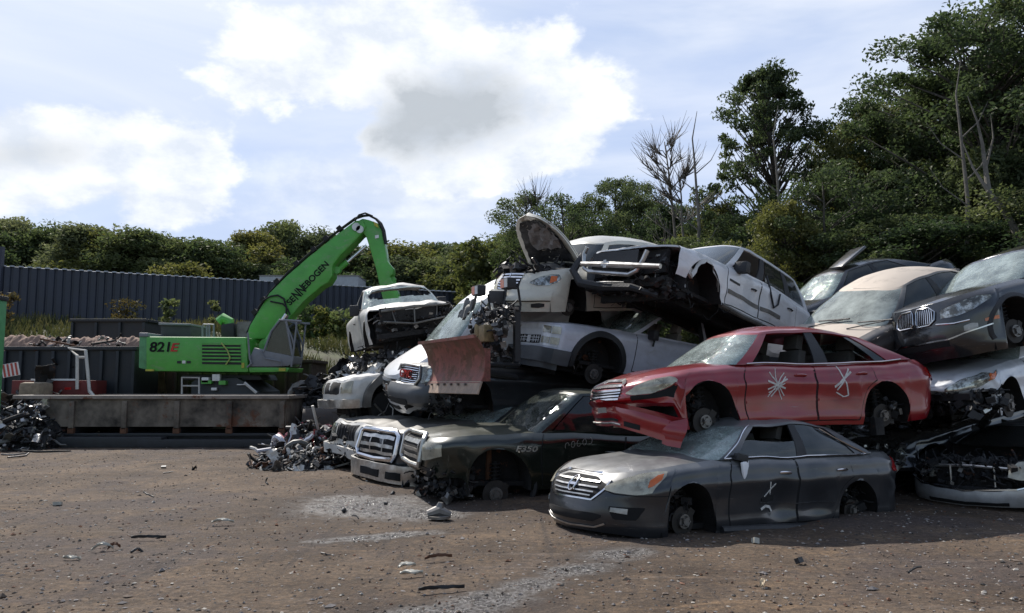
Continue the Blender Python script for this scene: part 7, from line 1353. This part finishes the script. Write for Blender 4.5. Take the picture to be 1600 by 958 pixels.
# ------------------------------------------------------------------ the green material handler
MG = mat('machine_green', (.085, .39, .055), .45, coat=.25, vary=.15, vs=2, dust=(.25, .24, .18), dust_amt=.35)
MGY = mat('machine_grey', (.20, .21, .23), .5, vary=.12); MYL = mat('warning_yellow', (.45, .42, .05), .5)
def handler():
    Y = 23.0; t = thing('material_handler', 'bright green scrap-handling crane with raised boom and black lettering, behind the open skip', 'crane', (at(300, 600, Y).x, Y, 0)); O = t.location.copy()
    def W(px, py, dy=0): return at(px, py, Y+dy)-O
    def plate(px, y0, y1, mb=None, mi=None): # px: outline polygon; extruded in depth y0..y1
        mb = mb or MB(); mb.prism([W(a, b)+Vector((0, y0, 0)) for a, b in px], (0, y1-y0, 0), mi); return mb
    # house
    plate([(228, 526), (384, 527), (388, 582), (228, 580)], -.0, 2.9).build('engine_housing', MG, t, bevel=.05, sharp=25)
    plate([(216, 524), (228, 523), (228, 578), (215, 575)], .05, 2.8).build('tail_panel', mat('tail_light_green', (.10, .3, .13), .5), t, bevel=.04); plate([(217, 520), (231, 520), (231, 526), (217, 526)], 0, 2.8).build('grey_cap', MGY, t, bevel=.02)
    f = plate([(316, 536), (376, 537), (377, 570), (316, 569)], -.012, .05).build('louvre_panel', M_['dark'], t); mb = MB()
    for k in range(6): plate([(316, 536.5+5.4*k), (377, 537+5.4*k), (377, 539.2+5.4*k), (316, 538.7+5.4*k)], -.04, -.01, mb)
    mb.build('louvre_slat', MG, f); mb = MB(); P = [W(347, 536)+Vector((0, -.06, 0)), W(357, 548)+Vector((0, -.08, 0)), W(361, 560)+Vector((0, -.07, 0)), W(354, 570)+Vector((0, -.06, 0))]; mb.tube(P, .022, 6); mb.build('hose', mat('yellow_hose', (.35, .4, .1), .5), t)
    mb = MB(); plate([(378, 567), (382, 567), (382, 575), (378, 575)], -.03, 0, mb); plate([(228, 577), (241, 577), (241, 580), (228, 580)], -.03, 0, mb); mb.build('warning_label', MYL, t)
    mb = MB(); plate([(277, 564), (283, 564), (283, 568), (277, 568)], -.02, 0, mb); plate([(292, 564), (298, 564), (298, 568), (292, 568)], -.02, 0, mb); mb.build('fuel_cap', M_['dark'], t); plate([(285, 563.5), (290, 563.5), (290, 568), (285, 568)], -.02, 0).build('sticker', M_['white'], t)
    RX = Matrix.Rotation(R(90), 4, 'X'); q = W(251, 543)+Vector((0, -.015, 0)); text('821', .40, .006, M_['black'], t, Matrix.Translation(q) @ RX, 'lettering', .1, 1.1); q = W(271.5, 543.5)+Vector((0, -.015, 0)); text('E', .34, .006, mat('red_decal', (.5, .03, .02), .5), t, Matrix.Translation(q) @ RX, 'lettering', .2, 1.35)
    # deck clutter
    plate([(227, 503), (277, 504), (277, 526), (227, 525)], 1.0, 2.4).build('roof_box', mat('roof_box_grey', (.05, .055, .055), .6, vary=.3), t, bevel=.03); plate([(226, 500.5), (278, 502), (278, 505), (226, 504)], .9, 2.5).build('roof_box_lid', MGY, t, bevel=.01)
    mb = MB(); 
    for a in ((306, 313), (313, 320)): mb.tube([W(a[0], 526)+Vector((0, .5, 0)), W(a[0], 508)+Vector((0, .5, 0)), W(a[0]+2, 505)+Vector((0, .5, 0)), W(a[1]+4, 505)+Vector((0, .5, 0)), W(a[1]+4, 526)+Vector((0, .5, 0))], .03, 6)
    mb.build('handrail', MGY, t); mb = MB(); plate([(325, 503), (346, 500), (347, 527), (325, 526)], 1, 2, mb); mb.build('exhaust_housing', M_['dark'], t, bevel=.05); mb = MB(); mb.tube([W(319, 498)+Vector((0, 1.2, 0)), W(326, 492)+Vector((0, 1.2, 0)), W(335, 497)+Vector((0, 1.2, 0)), W(335, 510)+Vector((0, 1.2, 0))], .16, 10); mb.build('air_intake', MG, t)
    plate([(348, 498), (372, 497), (372, 527), (348, 527)], 1.2, 1.26).build('side_screen', M_['steel'], t)
    # boom
    bo = [(366, 527), (373, 505), (385, 485), (405, 452), (432, 425), (470, 392), (508, 362), (545, 334), (556, 333), (563, 343), (559, 352), (540, 372), (520, 392), (508, 408), (508, 424), (501, 435), (490, 441), (462, 465), (440, 490), (432, 505), (412, 527)]
    plate(bo, .95, 1.65).build('boom', MG, t, bevel=.06, sharp=25)
    mb = MB(); tx = W(459, 452); d = W(500, 406)-W(420, 496); ang = math.atan2(d.z, d.x)
    Mx = Matrix.Translation(Vector((0, .935, 0))+W(469.5, 434)) @ RX @ Matrix.Rotation(R(45), 4, 'Z')
    mb = None
    for s_, sz, px_, py_, sx_ in (('SE', .27, 441, 465, 1.0), ('NN', .42, 454, 451.5, .62), ('EBOGEN', .27, 480.5, 423.5, 1.02)):
        text(s_, sz, .008, M_['black'], t, Matrix.Translation(Vector((0, .935, 0))+W(px_, py_)) @ RX @ Matrix.Rotation(R(47), 4, 'Z'), 'lettering', 0, sx_)
    # stick
    st = [(548, 334), (556, 330), (566, 332), (582, 338), (588, 352), (592, 372), (597, 400), (606, 410), (606, 421), (601, 425), (613, 448), (624, 500), (600, 500), (586, 450), (578, 412), (570, 385), (562, 360), (552, 348)]
    plate(st, 1.02, 1.58).build('stick', MG, t, bevel=.05, sharp=25); mb = MB(); plate([(574, 335), (581, 339), (583, 346), (576, 342)], .99, 1.02, mb); mb.build('warning_label', MYL, t); mb = MB(); plate([(577, 358), (583, 357), (583, 362), (577, 363)], .99, 1.02, mb); mb.build('sticker', M_['white'], t)
    # cylinders and hoses
    def cyl(a, b, r1, r2, y, f=.6, nm='hydraulic_cylinder'):
        A = W(*a)+Vector((0, y, 0)); B = W(*b)+Vector((0, y, 0)); m_ = A.lerp(B, f); mb = MB(); mb.tube([A, m_], r1, 12, mi=0); mb.tube([m_, B], r2, 10, mi=1); mb.tube([A-Vector((0, .12, 0)), A+Vector((0, .12, 0))], r1*1.3, 12, mi=0); return mb.build(nm, [MG, M_['chrome']], t)
    cyl((404, 538), (437, 488), .15, .08, .75, .8); cyl((404, 538), (437, 488), .15, .08, 1.85, .8); cyl((512, 413), (560, 372), .09, .05, 1.3, .35); cyl((604, 428), (612, 452), .07, .05, 1.3, .5)
    mb = MB(); rnd = random.Random(8)
    for k in range(3):
        o = Vector((0, 1.0+.12*k, 0)); mb.tube([W(a+rnd.uniform(-1, 1), b-k)+o for a, b in ((368, 518), (375, 500), (388, 478), (405, 450), (436, 418), (472, 386), (508, 356), (545, 330), (555, 326), (566, 325), (578, 331), (584, 338), (590, 350), (593, 372))], .035, 6)
    mb.tube([W(a, b)+Vector((0, .88, 0)) for a, b in ((388, 478), (396, 465), (408, 458), (420, 456), (430, 462), (434, 475), (434, 485), (428, 495))], .03, 6); mb.tube([W(a, b)+Vector((0, .88, 0)) for a, b in ((545, 336), (552, 326), (562, 323), (574, 328))], .03, 6); mb.tube([W(a, b)+Vector((0, .88, 0)) for a, b in ((440, 488), (436, 478), (428, 470), (408, 466))], .025, 6)
    for a, b in ((384, 486), (398, 466), (420, 436), (452, 407), (480, 384), (500, 366), (522, 350)): mb.box(W(a-3, b-3)+Vector((0, 1.15, 0)), (.16, .45, .14), rot=(0, -.7, 0))
    mb.build('hydraulic_hose', M_['rubber'], t, sharp=60); mb = MB(); mb.tube([W(547, 345)+Vector((0, .9, 0)), W(547, 345)+Vector((0, 1.7, 0))], .13, 14); mb.tube([W(553, 349)+Vector((0, .9, 0)), W(553, 349)+Vector((0, 1.7, 0))], .12, 14); mb.build('pivot_pin', M_['dchrome'], t)
    # cab
    plate([(389, 573), (391, 556), (397, 543), (414, 548), (460, 557), (457, 568), (450, 572), (428, 573)], -.0, 1.0).build('cab_base', MGY, t, bevel=.03); plate([(388, 574), (452, 574.5), (449, 581), (390, 582)], .0, 1.6).build('platform', MG, t, bevel=.02); mb = MB(); plate([(436, 575), (447, 575), (446, 580), (436, 580)], -.03, 0, mb); mb.build('warning_label', MYL, t)
    g = plate([(415, 549), (423, 520), (437, 502), (447, 502), (456, 530), (457, 556)], .02, .96).build('cab_glass', G_['dark'], t); mb = MB()
    plate([(424, 545), (432, 520), (440, 521), (443, 545)], .3, .75, mb); mb.build('operator_seat', M_['seat'], t, bevel=.04); mb = MB(); F_ = ((397, 543), (414, 549), (458, 557), (459, 552))
    for y in (-.0, .98):
        mb.tube([W(412, 550)+Vector((0, y, 0)), W(424, 517)+Vector((0, y, 0)), W(437, 501)+Vector((0, y, 0)), W(447, 501)+Vector((0, y, 0)), W(457, 556)+Vector((0, y, 0))], .035, 6); mb.tube([W(436, 500)+Vector((0, y, 0)), W(471, 502)+Vector((0, y, 0))], .035, 6); mb.tube([W(464, 503)+Vector((0, y, 0)), W(457, 562)+Vector((0, y, 0)), W(455, 573)+Vector((0, y, 0))], .03, 6); mb.tube([W(446, 503)+Vector((0, y, 0)), W(457, 530)+Vector((0, y, 0)), W(460, 545)+Vector((0, y, 0))], .025, 6)
    mb.tube([W(464, 503), W(464, 503)+Vector((0, .98, 0))], .03, 6); mb.build('cab_guard', MGY, t); mb = MB(); mb.tube([W(a, b)+Vector((0, -.05, 0)) for a, b in ((388, 520), (391, 560), (394, 568), (387, 574))], .03, 6); mb.tube([W(a, b)+Vector((0, -.05, 0)) for a, b in ((408, 548), (414, 560), (440, 565), (441, 572))], .02, 6); mb.build('handrail', MGY, t)
    # undercarriage
    mb = MB(); plate([(270, 585), (395, 585), (400, 594), (272, 594)], .6, 2.2, mb); plate([(300, 592), (365, 590), (400, 612), (402, 660), (290, 660), (292, 598)], .3, 2.4, mb); mb.build('undercarriage', mat('chassis_grey', (.045, .05, .055), .6, vary=.3), t, bevel=.04)
    for px in (240, 378): 
        for yy in (.1, 2.3):
            q = W(px, 668)+Vector((0, yy, 0)); q.z = .52; mb = MB(); mb.tube([q, q+Vector((0, .42, 0))], .52, 28); w_ = mb.build('tyre', M_['rubber'], t, bevel=.05); mb = MB(); mb.tube([q-Vector((0, .01, 0)), q+Vector((0, .43, 0))], .26, 18); mb.build('rim', MGY, w_)
    mb = MB(); mb.tube([W(a, b)+Vector((0, .1, 0)) for a, b in ((282, 616), (282, 590), (309, 590), (309, 616))], .03, 6); mb.tube([W(282, 603)+Vector((0, .1, 0)), W(309, 603)+Vector((0, .1, 0))], .025, 6); mb.build('ladder', P_WHITE2, t); MB().tube([W(382, 598), W(401, 614)], .045, 6).build('support_strut', P_WHITE2, t)
    [MB().box(W(a, b)+Vector((0, .2, 0)), s_).build('fitting', M_['white'], t, bevel=.01) for a, b, s_ in ((318, 594, (.2, .2, .16)), (332, 590, (.12, .15, .2)), (338, 590, (.1, .15, .2)), (331, 608, (.16, .1, .08)), (374, 601, (.28, .05, .03)))]; mb = MB(); [mb.box(W(a, b)+Vector((0, .25, 0)), s_) for a, b, s_ in ((320, 597, (.3, .3, .1)), (345, 598, (.2, .3, .12)))]; mb.build('valve_block', MG, t)
def shrubs():
    rng = np.random.default_rng(4)
    def shrub(name, lab, px, py, Y, r, h, n, leaf, lm, z0=None):
        p = at(px, py, Y); cs = np.array([[p.x+rng.normal(0, r*.4), Y+rng.normal(0, r*.4), p.z+rng.uniform(0, h)] for _ in range(n)]); V, Q = leaves(cs, np.full(n, r*.4), 26, leaf, rng); o = bpy.data.objects.new(name, fastmesh(name, V, Q, lm)); C.objects.link(o); tag(o, lab, 'shrub')
    shrub('fern_plant', 'bright green feathery plant against the fence behind the crane roof box', 262, 505, 33, .5, .9, 14, .13, LEAF[1]); shrub('brown_shrub', 'dry brownish bush against the fence left of the crane', 190, 512, 33.5, .8, 1.3, 26, .09, LEAF[3]); shrub('small_bush', 'small green sapling behind the crane exhaust', 335, 505, 33, .35, 1.0, 10, .1, LEAF[1]); shrub('brown_shrub', 'dry bush at the fence foot at the left edge', 8, 498, 32, .6, 1.0, 14, .1, LEAF[3])
    for k, (px, lb) in enumerate(((480, 'left'), (510, 'middle'), (540, 'right'))): shrub('weed_clump', 'tall weed clump on the bank beside the grimy white pickup, '+lb, px, 525, 29, .7, 1.0, 22, .12, LEAF[[1, 2, 1][k]])
    shrub('yellow_bush', 'yellow-green bush above the fence left of the cream hatchback', 745, 458, 40, 1.3, 2.6, 60, .2, LEAF[2])
# ------------------------------------------------------------------ assemble
ground(); yard(); trees(); shrubs(); heaps(); handler()
altima(); sebring(); f350(); pickup2(); jeep(); chevy(); plow(); pt(); tahoe(); dodge(); white_van(); gmc(); old_suv(); tan(); bmw(); silver(); stripped(); back_car(); crushed_black(); hulk()
litter()
